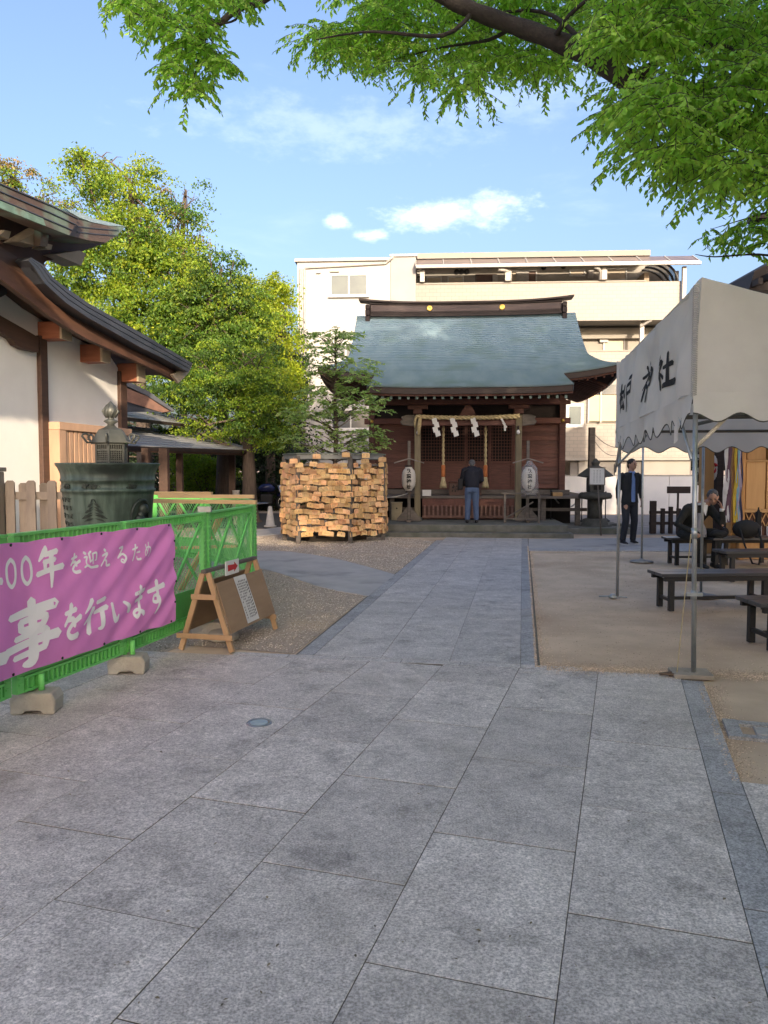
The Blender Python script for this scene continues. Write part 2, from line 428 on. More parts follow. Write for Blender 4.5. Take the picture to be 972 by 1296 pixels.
# ================================================================== THE GROUND
M_earth = mat('earth', (.66, .51, .36), (.50, .385, .27), scale=2.2, rough=.95, bump=.5, bscale=60, coords='World', col3=(.43, .31, .21), scale3=.7, c3=(.47, .66), contrast=(.3, .7))
M_gravelbed = mat('gravel_bed', (.47, .385, .30), (.34, .28, .22), scale=45, rough=.95, bump=.9, bscale=90, coords='World', col3=(.52, .40, .28), scale3=.9, c3=(.52, .68))
M_conc = mat('path_concrete', (.45, .425, .395), (.38, .36, .335), scale=3, rough=.85, bump=.3, bscale=120, coords='World', col3=(.22, .215, .21), scale3=1.2, c3=(.55, .75))
M_grout = mat('grout', (.12, .11, .092), (.17, .155, .125), scale=14, rough=.95, coords='World')

def granite(name, base, rnd, k=1.0):
    """speckled flamed granite: fine salt-and-pepper grain, soft blotches and a few dark stains"""
    m = bpy.data.materials.new(name); m.use_nodes = True
    n, l = m.node_tree.nodes, m.node_tree.links
    b = n['Principled BSDF']; b.inputs['Specular IOR Level'].default_value = .35
    g = n.new('ShaderNodeNewGeometry'); oi = n.new('ShaderNodeObjectInfo')
    cx = n.new('ShaderNodeCombineXYZ'); l.new(oi.outputs['Random'], cx.inputs[2])
    sc = n.new('ShaderNodeVectorMath'); sc.operation = 'SCALE'; sc.inputs[3].default_value = 3.0; l.new(cx.outputs[0], sc.inputs[0])
    va = n.new('ShaderNodeVectorMath'); va.operation = 'ADD'; l.new(g.outputs['Position'], va.inputs[0]); l.new(sc.outputs[0], va.inputs[1])
    def noise(scale, det, rough=.6, src=va.outputs[0]):
        t = n.new('ShaderNodeTexNoise'); t.inputs['Scale'].default_value = scale; t.inputs['Detail'].default_value = det; t.inputs['Roughness'].default_value = rough
        l.new(src, t.inputs['Vector']); return t.outputs['Fac']
    def ramp(src, a, b_, lo, hi):
        t = n.new('ShaderNodeMapRange'); t.inputs['From Min'].default_value = a; t.inputs['From Max'].default_value = b_
        t.inputs['To Min'].default_value = lo; t.inputs['To Max'].default_value = hi; l.new(src, t.inputs['Value']); return t.outputs[0]
    def mul(a, b_):
        t = n.new('ShaderNodeMath'); t.operation = 'MULTIPLY'; l.new(a, t.inputs[0]); l.new(b_, t.inputs[1]); return t.outputs[0]
    v = ramp(noise(110, 3, .7), .36, .64, .60, 1.36)
    v = mul(v, ramp(noise(34, 4, .7), .32, .68, .78, 1.22))
    v = mul(v, ramp(noise(4.5, 6, .7), .32, .68, .78, 1.18))
    v = mul(v, ramp(noise(2.3, 8, .74, g.outputs['Position']), .53, .66, 1.03, .66))
    v = mul(v, ramp(oi.outputs['Random'], 0, 1, 1 - rnd, 1 + rnd))
    mx = n.new('ShaderNodeMix'); mx.data_type = 'RGBA'; mx.blend_type = 'MULTIPLY'; mx.inputs['Factor'].default_value = 1
    mx.inputs[6].default_value = (*base, 1); l.new(v, mx.inputs[7])
    # a little earth tint trodden in
    e = n.new('ShaderNodeMix'); e.data_type = 'RGBA'; e.inputs[7].default_value = (.33, .29, .225, 1)
    l.new(ramp(noise(.7, 5, .6, g.outputs['Position']), .5, .75, 0, .35 * k), e.inputs['Factor']); l.new(mx.outputs[2], e.inputs[6])
    l.new(e.outputs[2], b.inputs['Base Color'])
    b.inputs['Roughness'].default_value = .62
    bp = n.new('ShaderNodeBump'); bp.inputs['Strength'].default_value = .45; bp.inputs['Distance'].default_value = .004
    l.new(noise(90, 4, .7), bp.inputs['Height']); l.new(bp.outputs[0], b.inputs['Normal'])
    MATS[name] = m
    return m
M_granite = granite('granite', (.51, .462, .42), .11)
M_granite_d = granite('granite_border', (.35, .342, .335), .08, .6)
M_granite_p = granite('granite_path', (.485, .452, .42), .07, .5)

gb = MB(); gb.add([(-400, -300, -.014), (400, -300, -.014), (400, 900, -.014), (-400, 900, -.014)], [(0, 1, 2, 3)])
ground = tag(gb.build('ground', M_earth, recalc=False), 'bare sandy earth yard of the shrine', kind='structure')

PZ, PT = 17.3, 10.2
def sheet(name, poly, z, m, label):
    b = MB(); b.add([(p[0], p[1], z) for p in poly], [tuple(range(len(poly)))])
    return tag(b.build(name, m, recalc=False), label, kind='structure')
# loose gravel on the left of the path
grav = [gp(372, 826), gp(553, 685), gp(490, 679), (-1.0, 19.5), (-9.5, 21), (-9.5, 9.5), (-6.3, 7.0), (-3.9, 4.0), gp(150, 850), gp(232, 815)]
sheet('gravel', [(p[0], p[1]) for p in grav], -.009, M_gravelbed, 'grey brown gravel bed beside the path')
# joints show this bedding under both pavings
a0 = [to_world(PT, -8, 5.97), to_world(PT, 1.15, 5.97)]
pl = [(-8, -3), (9, -3)]
plaza = thing('plaza_paving', 'grey granite paving with staggered slabs in the foreground', None, (0, 0, 0), kind='structure')
slab_meshes = 0
def slab(parent, az, poly, m, gap=.0016, th=.05, z=0.0):
    """poly in the paving's local frame -> one slightly uneven slab object"""
    if len(poly) < 3: return
    A = 0
    for i in range(len(poly)): A += poly[i][0] * poly[(i + 1) % len(poly)][1] - poly[(i + 1) % len(poly)][0] * poly[i][1]
    if abs(A) < .02: return
    cx = sum(p[0] for p in poly) / len(poly); cy = sum(p[1] for p in poly) / len(poly)
    dz = random.uniform(-.0008, .0008)
    def ins(g):
        out = []
        for x, y in poly:
            dx, dy = x - cx, y - cy
            gy = g + .0014; out.append((x - math.copysign(g, dx) if abs(dx) > g else x, y - math.copysign(gy, dy) if abs(dy) > gy else y))
        return out
    ce = to_world(az, cx, cy)
    o_, i_ = ins(gap), ins(gap + .0016)
    def W(p, zz):
        w = to_world(az, p[0], p[1]); return (w.x - ce.x, w.y - ce.y, zz)
    n = len(poly); b = MB()
    b.add([W(p, -th) for p in o_] + [W(p, -.0015) for p in o_] + [W(p, 0) for p in i_],
          [tuple(range(2 * n, 3 * n))] + [(i, (i + 1) % n, n + (i + 1) % n, n + i) for i in range(n)] + [(n + i, n + (i + 1) % n, 2 * n + (i + 1) % n, 2 * n + i) for i in range(n)])
    o = b.build('slab', m, parent); o.data.materials.append(M_grout); o.data.polygons.foreach_set('material_index', [0] + [1] * n + [0] * n); o.location = (ce.x, ce.y, z + dz)
    return o
pitch = .5845; x_first = .425
cols = [x_first - pitch * k for k in range(0, 9)]
edge = to_local(PZ, to_world(PT, 0, 5.95))
# far edge of the plaza is square to the path: normal in plaza frame
nw = to_world(PT, 0, 1); nl = to_local(PZ, nw); ec = nl.x * edge.x + nl.y * edge.y
yb_ = lambda x: (ec - nl.x * x) / nl.y - .015
sheet('paving_bed', [tuple(to_world(PZ, *q)[:2]) for q in ((-4.2, -1.5), (6, -1.5), (6, 4.04), (.57, 4.04), (.57, yb_(.57) - .11), (.3, yb_(.3)), (-4.2, yb_(-4.2)))], -.0075, M_grout, 'dark bedding in the joints of the paving')
for k in range(8):
    x1, x0 = cols[k], cols[k + 1]
    off = (2.65, 2.19)[k % 2] - 0.9 * 5
    j = 0
    while True:
        y0 = off + .9 * j; y1 = y0 + .9; j += 1
        if y0 > 8: break
        if y1 < 1.0: continue
        poly = clip([(x0, y0), (x1, y0), (x1, y1), (x0, y1)], nl.x, nl.y, ec)
        # nothing under the barricaded hall side
        slab(plaza, PZ, poly, M_granite)
# the blue-grey border and the paving that turns off to the right
for j in range(6):
    y0 = -.2 + j * 1.02; poly = clip([(x_first, y0), (x_first + .15, y0), (x_first + .15, y0 + 1.02), (x_first, y0 + 1.02)], nl.x, nl.y, ec - .12)
    slab(plaza, PZ, poly, M_granite_d)
for k in range(9):
    x0 = x_first + .15 + k * pitch
    for j in range(5):
        y1 = 4.05 - j * .9 - (0.45 if k % 2 else 0); y0 = y1 - .9
        poly = [(x0, y0), (x0 + pitch, y0), (x0 + pitch, min(y1, 4.05)), (x0, min(y1, 4.05))]
        slab(plaza, PZ, poly, M_granite)
        if k % 2 and j == 0: slab(plaza, PZ, [(x0, y1), (x0 + pitch, y1), (x0 + pitch, 4.05), (x0, 4.05)], M_granite)
# thin kerb line across the far edge
for j in range(8):
    x0 = -2.35 + j * .47
    if x0 + .47 > .62: break
    slab(plaza, PT, [(x0, 5.955), (x0 + .47, 5.955), (x0 + .47, 6.06), (x0, 6.06)], M_granite_p)

path = thing('shrine_path', 'long pale granite approach path leading to the shrine steps', None, (0, 0, 0), kind='structure')
sheet('path_bed', [tuple(to_world(PT, x, y)[:2]) for x, y in ((-1.84, 5.96), (.15, 5.96), (.15, 17.35), (-1.84, 16.5))], -.0065, M_grout, 'dark bedding in the joints of the path')
END = 17.25
for (x0, x1, o0) in ((-1.68, -1.12, 0), (-1.12, -.56, .45), (-.56, 0.0, 0)):
    y = 6.06 - (0 if not o0 else .45)
    while y < END:
        y0 = max(y, 6.06); y1 = min(y + .9, END)
        slab(path, PT, [(x0, y0), (x1, y0), (x1, y1), (x0, y1)], M_granite_p, gap=.0012)
        y += .9
y = 6.06
while y < END:
    y1 = min(y + 1.2, END)
    slab(path, PT, [(.0, y), (.13, y), (.13, y1), (.0, y1)], M_granite_d, gap=.0015)
    y1b = min(y1, 16.5)
    if y < 16.5: slab(path, PT, [(-1.82, y), (-1.68, y), (-1.68, y1b), (-1.82, y1b)], M_granite_d, gap=.0015)
    y += 1.2

# curved concrete side path through the gravel
def ribbon(name, top, bot, z, m, label, th=.03):
    P = [gp(*p) for p in top] + [gp(*p) for p in reversed(bot)]
    b = MB(); n = len(P)
    b.add([(p.x, p.y, z - th) for p in P] + [(p.x, p.y, z) for p in P], [tuple(range(n, 2 * n))] + [(i, (i + 1) % n, n + (i + 1) % n, n + i) for i in range(n)])
    return tag(b.build(name, m), label, kind='structure')
ribbon('curved_path', [(250, 694), (322, 697), (345, 697), (366, 698), (398, 702), (430, 708), (465, 717), (500, 727)],
       [(240, 716), (322, 718), (340, 721), (357, 726), (380, 734), (400, 741), (430, 748), (466, 754)], -.002, M_conc, 'curved concrete side path joining the main path')
ribbon('rear_path', [(240, 672), (330, 670), (352, 667), (372, 668)], [(240, 678), (330, 678), (352, 676), (372, 674)], -.002, M_conc, 'concrete strip crossing behind the plaque rack')
ribbon('side_walk', [(669, 682), (760, 681), (900, 680), (1100, 680)], [(669, 693), (760, 694), (900, 694), (1100, 694)], -.002, M_conc, 'pale walk running right in front of the shrine steps')
ribbon('walk_kerb', [(669, 693.3), (1100, 694.3)], [(669, 697), (1100, 698)], 0.0, M_granite_d, 'grey kerb along the pale walk')
# service cover set in a stone frame, lower right
tk = thing('service_cover', 'square stone framed utility cover in the sand at the right edge', 'utility cover', tuple(gp(970, 926)), 17.3)
b = MB()
b.b2((-.22, -.16, -.02), (-.14, .16, .008)); b.build('frame_stone', M_granite_d, tk)
b = MB(); b.b2((-.138, .09, -.02), (.6, .16, .006)); b.build('frame_stone', M_granite_d, tk)
b = MB(); b.b2((-.138, -.16, -.02), (.6, -.1, .006)); b.build('frame_stone', M_granite_d, tk)
b = MB(); b.b2((-.06, -.07, -.02), (.4, .07, .004)); b.build('cover_plate', mat('cover_conc', (.42, .40, .37), scale=20, bump=.3), tk, bevel=.004)

# far ground beyond the precinct: asphalt lane in front of the boundary wall
sheet('lane', [(-30, 19.5), (-2.2, 19.5), (-2.2, 27), (-30, 27)], -.010, mat('asphalt', (.075, .073, .072), (.055, .055, .056), scale=30, rough=.9, bump=.4, coords='World'), 'dark asphalt lane behind the gravel')
sheet('rear_yard', [(4.4, 18.2), (22, 17.0), (22, 26.1), (4.4, 26.1)], -.010, mat('yardconc', (.30, .29, .285), (.22, .215, .21), scale=2, rough=.9, coords='World'), 'grey yard between the shrine and the boundary wall')

# small pebbles over the gravel, denser near the camera
def pebbles():
    rng = np.random.default_rng(3); N = 62000
    poly = [(p[0], p[1]) for p in grav]
    P = []
    cpath = [(p.x, p.y) for p in [gp(*q) for q in ((240, 694), (322, 696), (366, 697), (430, 707), (502, 726), (468, 755), (400, 742), (357, 727), (322, 719), (240, 717))]]
    def inside(px, py, pol):
        c = np.zeros(len(px), bool); j = len(pol) - 1
        for i in range(len(pol)):
            xi, yi = pol[i]; xj, yj = pol[j]
            c ^= ((yi > py) != (yj > py)) & (px < (xj - xi) * (py - yi) / (yj - yi + 1e-12) + xi)
            j = i
        return c
    px = rng.uniform(-5.5, 1.2, N * 4); py = 4.5 + (rng.random(N * 4) ** 1.4) * 13
    ok = inside(px, py, poly) & ~inside(px, py, cpath)
    px, py = px[ok][:N], py[ok][:N]; n = len(px)
    r = rng.uniform(.004, .010, n) * (1 + (py - 5) * .035)
    base = np.array([(1, 0, 0), (-.5, .87, 0), (-.5, -.87, 0), (0, 0, .75), (.1, .1, -.5)], float)
    ang = rng.uniform(0, 6.28, n); ca, sa = np.cos(ang), np.sin(ang)
    st = rng.uniform(.7, 1.4, (n, 1))
    V = np.zeros((n, 5, 3))
    bx = base[None, :, 0] * st; by = base[None, :, 1] + 0 * st
    V[:, :, 0] = (bx * ca[:, None] - by * sa[:, None]) * r[:, None] + px[:, None]
    V[:, :, 1] = (bx * sa[:, None] + by * ca[:, None]) * r[:, None] + py[:, None]
    V[:, :, 2] = base[None, :, 2] * r[:, None] - .005
    F = np.array([(0, 1, 3), (1, 2, 3), (2, 0, 3)])[None] + (np.arange(n) * 5)[:, None, None]
    o = fast_mesh('pebbles', V.reshape(-1, 3), F.reshape(-1, 3), mat('pebble', (.52, .44, .35), (.34, .30, .25), scale=3, rough=.9, isl=.6, coords='World'))
    tag(o, 'loose grey brown pebbles scattered over the gravel bed', 'gravel', kind='stuff')
pebbles()
def sand_grains():
    rng = np.random.default_rng(9); n = 24000
    # loose sand: anywhere on the yard right of the path, thickest along the stone edges where it spills over
    lx = .14 + np.abs(rng.normal(0, 1.0, n)) * rng.choice([.05, 2.2], n, p=[.35, .65]) - .03
    ly = 6.0 + rng.random(n) ** 1.3 * 9.5
    k = n // 3; lx[:k] = .2 + rng.random(k) * 2.4; ly[:k] = 6.05 + rng.normal(0, .09, k)
    a = R(PT); X_ = lx * math.cos(a) + ly * math.sin(a); Y_ = -lx * math.sin(a) + ly * math.cos(a)
    k2 = n // 6; pz = .575 + np.abs(rng.normal(0, .07, k2)) - .05; py_ = 4.05 + rng.random(k2) * 1.8; a = R(PZ)
    X_[k:k + k2] = pz * math.cos(a) + py_ * math.sin(a); Y_[k:k + k2] = -pz * math.sin(a) + py_ * math.cos(a)
    r = rng.uniform(.0022, .006, n) * (1 + (Y_ - 5) * .05)
    base = np.array([(1, 0, 0), (-.5, .87, 0), (-.5, -.87, 0), (0, 0, .8)], float); ang = rng.uniform(0, 6.28, n)
    V = np.zeros((n, 4, 3)); ca, sa = np.cos(ang)[:, None], np.sin(ang)[:, None]
    V[:, :, 0] = (base[None, :, 0] * ca - base[None, :, 1] * sa) * r[:, None] + X_[:, None]; V[:, :, 1] = (base[None, :, 0] * sa + base[None, :, 1] * ca) * r[:, None] + Y_[:, None]
    V[:, :, 2] = base[None, :, 2] * r[:, None] + np.where((lx < .13) | (ly < 6.05), .0005, -.012)[:, None]
    F = np.array([(0, 1, 3), (1, 2, 3), (2, 0, 3)])[None] + (np.arange(n) * 4)[:, None, None]
    tag(fast_mesh('sand_grains', V.reshape(-1, 3), F.reshape(-1, 3), mat('grain', (.62, .47, .33), (.40, .31, .22), scale=3, rough=.95, isl=.5, coords='World')), 'coarse tan sand grains lying on the yard and spilt along the stone edges', 'sand', kind='stuff')
sand_grains()
def litter():
    rng = random.Random(5); b = MB()
    for i in range(150):
        if i < 60: p = gp(rng.uniform(0, 972), rng.uniform(860, 1290))
        elif i < 120: p = gp(rng.uniform(690, 960), rng.uniform(700, 850))
        else: p = gp(rng.uniform(420, 660), rng.uniform(720, 850))
        s = rng.uniform(.004, .012); a = rng.uniform(0, 6.28); c, d = math.cos(a) * s, math.sin(a) * s
        z = .004
        b.add([(p.x + c, p.y + d, z), (p.x - d * .5, p.y + c * .5, z + s * .3), (p.x - c, p.y - d, z + .001), (p.x + d * .5, p.y - c * .5, z + .0015)], [(0, 1, 2, 3)])
    tag(b.build('leaf_litter', mat('litter', (.10, .075, .04), (.25, .2, .12), scale=3, isl=.6, coords='World')), 'tiny dry leaves and bud scales scattered on the paving', 'leaf litter', kind='stuff')
litter()
lampin = thing('ground_light', 'round flush ground light with steel rim in the paving', 'ground light', tuple(gp(328, 915)), 0)
b = MB(); b.lathe([(.055, 0), (.055, .004), (.075, .005), (.078, 0)], 32, cap=False); b.build('rim', mat('steel_rim', (.38, .38, .37), scale=20, rough=.35, metal=.8), lampin)
b = MB(); b.lathe([(.055, .0), (.055, .003)], 32); b.build('lens', mat('lens', (.30, .36, .45), (.4, .45, .5), scale=12, rough=.12), lampin)
# ================================================================== THE SHRINE
M_wood = mat('shrine_wood', (.125, .048, .035), (.08, .032, .025), scale=5, rough=.6, bump=.25, stretch=(1, 1, 8), bscale=12, rnd=.15)
M_woodh = mat('shrine_wood_h', (.155, .060, .044), (.095, .038, .029), scale=5, rough=.6, bump=.25, stretch=(1, 8, 8), bscale=12, rnd=.22)
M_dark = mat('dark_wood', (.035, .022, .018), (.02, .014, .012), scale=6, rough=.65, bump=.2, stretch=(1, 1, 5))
M_facia = mat('fascia_wood', (.052, .034, .028), (.034, .024, .02), scale=4, rough=.6, stretch=(1, 6, 6))
M_copper = mat('copper_roof', (.27, .38, .435), (.34, .445, .485), scale=3.0, rough=.48, bump=.1, stretch=(1, .35, .35), col3=(.25, .35, .345), scale3=1.4, c3=(.5, .72), metal=.1, spec=.5)
M_oldwood = mat('old_wood', (.22, .185, .115), (.15, .125, .08), scale=5, rough=.8, bump=.35, stretch=(3, 3, .4))
M_greywood = mat('grey_wood', (.15, .128, .11), (.10, .087, .075), scale=5, rough=.85, bump=.35, stretch=(1, 1, 4), rnd=.12)
M_stone = mat('step_stone', (.17, .168, .15), (.115, .118, .10), scale=6, rough=.9, bump=.5, bscale=60, col3=(.09, .10, .075), scale3=2)
M_gold = mat('gold_leaf', (.75, .52, .12), (.6, .4, .1), scale=20, rough=.35, metal=.7)
M_rope = mat('rope', (.52, .43, .25), (.38, .3, .16), scale=25, rough=.9, bump=.6)
M_paper = mat('paper', (.80, .80, .78), (.74, .74, .72), scale=8, rough=.85, trans=.25)
M_void = mat('interior_dark', (.012, .010, .010), scale=4, rough=.8)  # near-black stands in for the shade inside and under the veranda
SA = 4.5
S0 = Vector((1.93, 17.3, 0))
SH = thing('shrine_hall', 'small dark wooden shrine with blue green copper roof and rope over the entrance', 'shrine', S0, SA)
def S(x, y, z=0):   # shrine frame -> world
    w = to_world(SA, x, y); return Vector((w.x + S0.x, w.y + S0.y, z))
# steps (platform)
b = MB(); b.b2((-3.2, 0, -.02), (2.32, 3.2, .095)); b.build('lower_step', M_stone, SH, bevel=.012)
b = MB(); b.b2((-3.2, .30, .096), (2.24, 3.2, .26)); b.build('upper_step', M_stone, SH, bevel=.012)
b = MB(); b.b2((2.3, 1.2, -.02), (3.9, 3.4, .13)); b.build('side_plinth', M_stone, SH, bevel=.015)
# roof -------------------------------------------------------
YE, YR, YP, ZE, ZR = 1.7, 5.2, .78, 3.80, 5.97
def zprof(t): return ZE + (ZR - ZE) * (.60 * t + .40 * t * t)
def halfw(t): return 3.13 + (.60 * (1 - t / .42) ** 1.15 if t < .42 else 0)
def roof_pt(t, sx):
    """t: 0 eave .. 1 ridge, sx -1..1"""
    x = sx * halfw(t); a = abs(x)
    z = zprof(t) + .30 * (a / 3.73) ** 3.2 * (1 - min(t / .6, 1)) ** 1.6 + .035 * (a / 3.13) ** 2 * t
    return Vector((x, YE + (YR - YE) * t, z))
def porch_pt(s, sx):
    """s: 0 at porch eave .. 1 where it meets the main slope"""
    y = YP + (2.05 - YP) * s; x = sx * (2.40 - .12 * s * (1 if s < 1 else 1) - (.0))
    z = 3.45 + .40 * s + .13 * s * s + .05 * (abs(sx) ** 4) * (1 - s)
    return Vector((x, y, z))
NC = 36
def courses(fn, rows, mirror=None):
    b = MB(); K = len(rows) - 1
    for i in range(K):
        t0, t1 = rows[i], rows[i + 1]
        lo, hi = [], []
        for k in range(NC + 1):
            sx = -1 + 2 * k / NC; sx = math.copysign(abs(sx) ** .8, sx)
            p, q = fn(t0, sx), fn(t1, sx)
            p = p + Vector((0, -.034, .026)); q = q + Vector((0, 0, .0))
            if mirror: p.y = 2 * YR - p.y; q.y = 2 * YR - q.y
            lo.append(p); hi.append(q)
        under = [p - Vector((0, -.034, .036)) for p in lo]
        b.grid([under, lo], smooth=False); b.grid([lo, hi], smooth=False)
    return b
rows = [i / 35 for i in range(36)]
courses(roof_pt, rows).build('roof_slope', M_copper, SH, recalc=False)
courses(roof_pt, [i / 12 for i in range(13)], mirror=True).build('roof_slope', M_copper, SH, recalc=False)
courses(porch_pt, [i / 15 for i in range(16)]).build('porch_roof', M_copper, SH, recalc=False)
# porch side cheeks that turn up into the main slope
for s in (-1, 1):
    b = MB(); b.grid([[porch_pt(i / 8, s) + Vector((0, 0, .012)) for i in range(9)], [porch_pt(i / 8, s) - Vector((0, 0, .15)) for i in range(9)]]); b.build('porch_verge', M_copper, SH)
# hip skirts on both sides
for s in (-1, 1):
    b = MB(); K = 16
    for i in range(K):
        t0, t1 = .42 * i / K, .42 * (i + 1) / K
        def line(t, dz):
            p = roof_pt(t, s); yb = 2 * YR - p.y; out = []
            for k in range(13):
                f = k / 12; y = p.y + (yb - p.y) * f
                zz = zprof(t) + (p.z - zprof(t)) * abs(2 * f - 1) ** 3.2
                out.append(Vector((p.x, y, zz + dz)))
            return out
        b.grid([line(t0, -.012), line(t0, .014)], smooth=False); b.grid([line(t0, .014), line(t1, 0)], smooth=False)
    b.build('hip_skirt', M_copper, SH, recalc=False)
    # gable: boards and verge
    b = MB(); g = [roof_pt(t, 1) for t in [.42 + .58 * i / 10 for i in range(11)]]
    fr = [Vector((s * 2.85, p.y, p.z - .06)) for p in g]; bk = [Vector((s * 2.85, 2 * YR - p.y, p.z - .06)) for p in reversed(g)]
    poly = fr + bk[1:]
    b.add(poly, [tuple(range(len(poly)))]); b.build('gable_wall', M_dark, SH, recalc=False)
    for mir in (0, 1):
        b = MB(); top, bot = [], []
        for p in g:
            y = 2 * YR - p.y if mir else p.y
            top.append(Vector((s * 3.12, y, p.z - .005))); bot.append(Vector((s * 3.12, y, p.z - .19)))
        b.grid([top, bot]); b.grid([bot, [q - Vector((s * .06, 0, 0)) for q in bot]]); b.grid([[q - Vector((s * .06, 0, 0)) for q in top], [q - Vector((s * .06, 0, 0)) for q in bot]])
        b.build('bargeboard', M_facia, SH)
# eave fascias (two layered boards) following the upturned eave
def fascia(fn_list, name, drop0, drop1, inset, m=M_facia):
    b = MB(); L = fn_list
    a0 = [p + Vector((0, inset, -drop0)) for p in L]; a1 = [p + Vector((0, inset, -drop1)) for p in L]
    a2 = [p + Vector((0, .10, 0)) for p in a1]; a3 = [p + Vector((0, .10, 0)) for p in a0]
    b.grid([a0, a1, a2, a3, a0], smooth=False)
    for e in (0, -1): b.add([a0[e], a1[e], a2[e], a3[e]], [(0, 1, 2, 3)])
    return b.build(name, m, SH)
pe = [porch_pt(0, -1 + 2 * i / 20) for i in range(21)]
fascia(pe, 'porch_fascia', .008, .155, .02)
fascia(pe, 'porch_fascia', .158, .20, .07, M_wood)
for s in (-1, 1):
    L = [roof_pt(0, s * (.62 + .38 * i / 12)) for i in range(13)]
    fascia(L, 'eave_fascia', .008, .15, .02)
    fascia(L, 'eave_fascia', .152, .19, .08, M_wood)
    # side eave board
    p0 = roof_pt(0, s); b = MB()
    L = []
    for k in range(17):
        f = k / 16; y = p0.y + (2 * YR - 2 * p0.y) * f
        L.append(Vector((p0.x, y, zprof(0) + (p0.z - zprof(0)) * abs(2 * f - 1) ** 3.2)))
    q = s * .02
    b.grid([[p + Vector((-q, 0, -.008)) for p in L], [p + Vector((-q, 0, -.15)) for p in L], [p + Vector((-q * 5, 0, -.15)) for p in L], [p + Vector((-q * 5, 0, -.008)) for p in L]], smooth=False)
    b.build('eave_fascia', M_facia, SH)
# soffit boards (rising to the wall)
BW, BY0, BY1 = 2.5, 3.1, 7.3
b = MB(); N = 24
outer, inner = [], []
def ring(fr):
    out = []
    for (x0, y0, x1, y1) in ((-1, 0, 1, 0), (1, 0, 1, 1), (1, 1, -1, 1), (-1, 1, -1, 0)):
        for k in range(12):
            f = k / 12; sx = x0 + (x1 - x0) * f; sy = y0 + (y1 - y0) * f
            ex, ey0, ey1 = 3.68, YE + .05, 2 * YR - YE - .05
            ox = sx * ex; oy = ey0 + (ey1 - ey0) * sy
            ix = sx * (BW - .05); iy = BY0 + .05 + (BY1 - BY0 - .1) * sy
            cor = (abs(sx) ** 3.2) * (abs(2 * sy - 1) ** 3.2)
            zo = ZE - .13 + .30 * cor
            out.append(Vector((ox + (ix - ox) * fr, oy + (iy - oy) * fr, zo + (4.25 - zo) * fr)))
    return out
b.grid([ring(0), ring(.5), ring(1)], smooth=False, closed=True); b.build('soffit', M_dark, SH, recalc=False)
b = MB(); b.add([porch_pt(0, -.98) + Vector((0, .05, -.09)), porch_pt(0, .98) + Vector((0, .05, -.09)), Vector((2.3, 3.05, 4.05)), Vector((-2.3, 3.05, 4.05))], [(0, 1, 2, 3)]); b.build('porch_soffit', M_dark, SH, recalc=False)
# rafters with patinated caps
M_cap = mat('rafter_cap', (.24, .33, .31), (.16, .23, .21), scale=15, rough=.6)
rb = MB(); rb.bar((0, 0, 0), (0, 1.7, .40), .055, .065); rproto = rb.build('rafter', M_wood, SH)
cb = MB(); cb.box((0, -.008, 0), (.06, .012, .07)); cproto = cb.build('rafter_cap', M_cap, rproto)
for i in range(23):
    x = -2.25 + i * (4.5 / 22); loc = (x, YP + .16, 3.225)
    if i == 0: rproto.location = loc; continue
    r = inst(rproto, SH, loc); inst(cproto, r)
rb2 = MB(); rb2.bar((0, 0, 0), (0, 1.35, .42), .05, .06); rp2 = rb2.build('rafter', M_wood, SH); rp2.location = (2.5, YE + .15, 3.66)
for s in (-1, 1):
    for i in range(6):
        x = s * (2.5 + i * .2); z = 3.60 + .27 * (abs(x) / 3.73) ** 3.2
        if s == 1 and i == 0: rp2.location = (x, YE + .15, z)
        else: inst(rp2, SH, (x, YE + .15, z))
rb3 = MB(); rb3.bar((0, 0, 0), (-1.15, 0, .42), .05, .06); rp3 = rb3.build('rafter', M_wood, SH)
for s in (-1, 1):
    for i in range(22):
        y = 2.9 + i * (4.6 / 21); f = (y - YE) / (2 * YR - 2 * YE); z = 3.60 + .28 * abs(2 * f - 1) ** 3.2
        if s == 1 and i == 0: rp3.location = (3.6, y, z)
        else: inst(rp3, SH, (s * 3.6, y, z), rot=(0, 0, 0 if s > 0 else math.pi))
# ridge
def ridge_strip(name, x, z0, z1, y0, y1, up, m):
    b = MB(); K = 16; top = []; bot = []; rows_ = [[], [], [], []]
    for k in range(K + 1):
        f = -1 + 2 * k / K; dz = up * abs(f) ** 3
        for i_, (yy, zz) in enumerate(((y0, z0), (y0, z1), (y1, z1), (y1, z0))): rows_[i_].append(Vector((f * x, yy, zz + dz)))
    b.grid(rows_ + [rows_[0]], smooth=False)
    for e in (0, -1): b.add([r_[e] for r_ in rows_], [(0, 1, 2, 3)])
    return b.build(name, m, SH)
M_ridge = mat('ridge_copper', (.085, .06, .055), (.055, .042, .042), scale=4, rough=.5, stretch=(.6, 3, 6), bump=.2, metal=.2)
for (z0, z1, hy) in ((5.91, 5.96, .26), (5.97, 6.01, .23), (6.02, 6.06, .21)): ridge_strip('ridge_course', 2.72, z0, z1, YR - hy, YR + hy, .03, M_dark)
ridge_strip('ridge_body', 2.72, 6.065, 6.245, YR - .16, YR + .16, .035, M_ridge)
ridge_strip('ridge_body', 2.76, 6.25, 6.275, YR - .20, YR + .20, .05, M_dark)
ridge_strip('ridge_cap', 3.06, 6.28, 6.33, YR - .24, YR + .24, .13, M_facia)
for s in (-1, 1):
    b = MB()
    for k, (z, w) in enumerate(((6.20, .12), (6.04, .16), (5.88, .14), (5.73, .17))): b.box((s * 2.80, YR - .02, z), (.13, .5 + .06 * (k % 2), w))
    b.box((s * 2.80, YR - .02, 5.97), (.10, .46, .62)); b.build('ridge_end_ornament', M_dark, SH, bevel=.015)
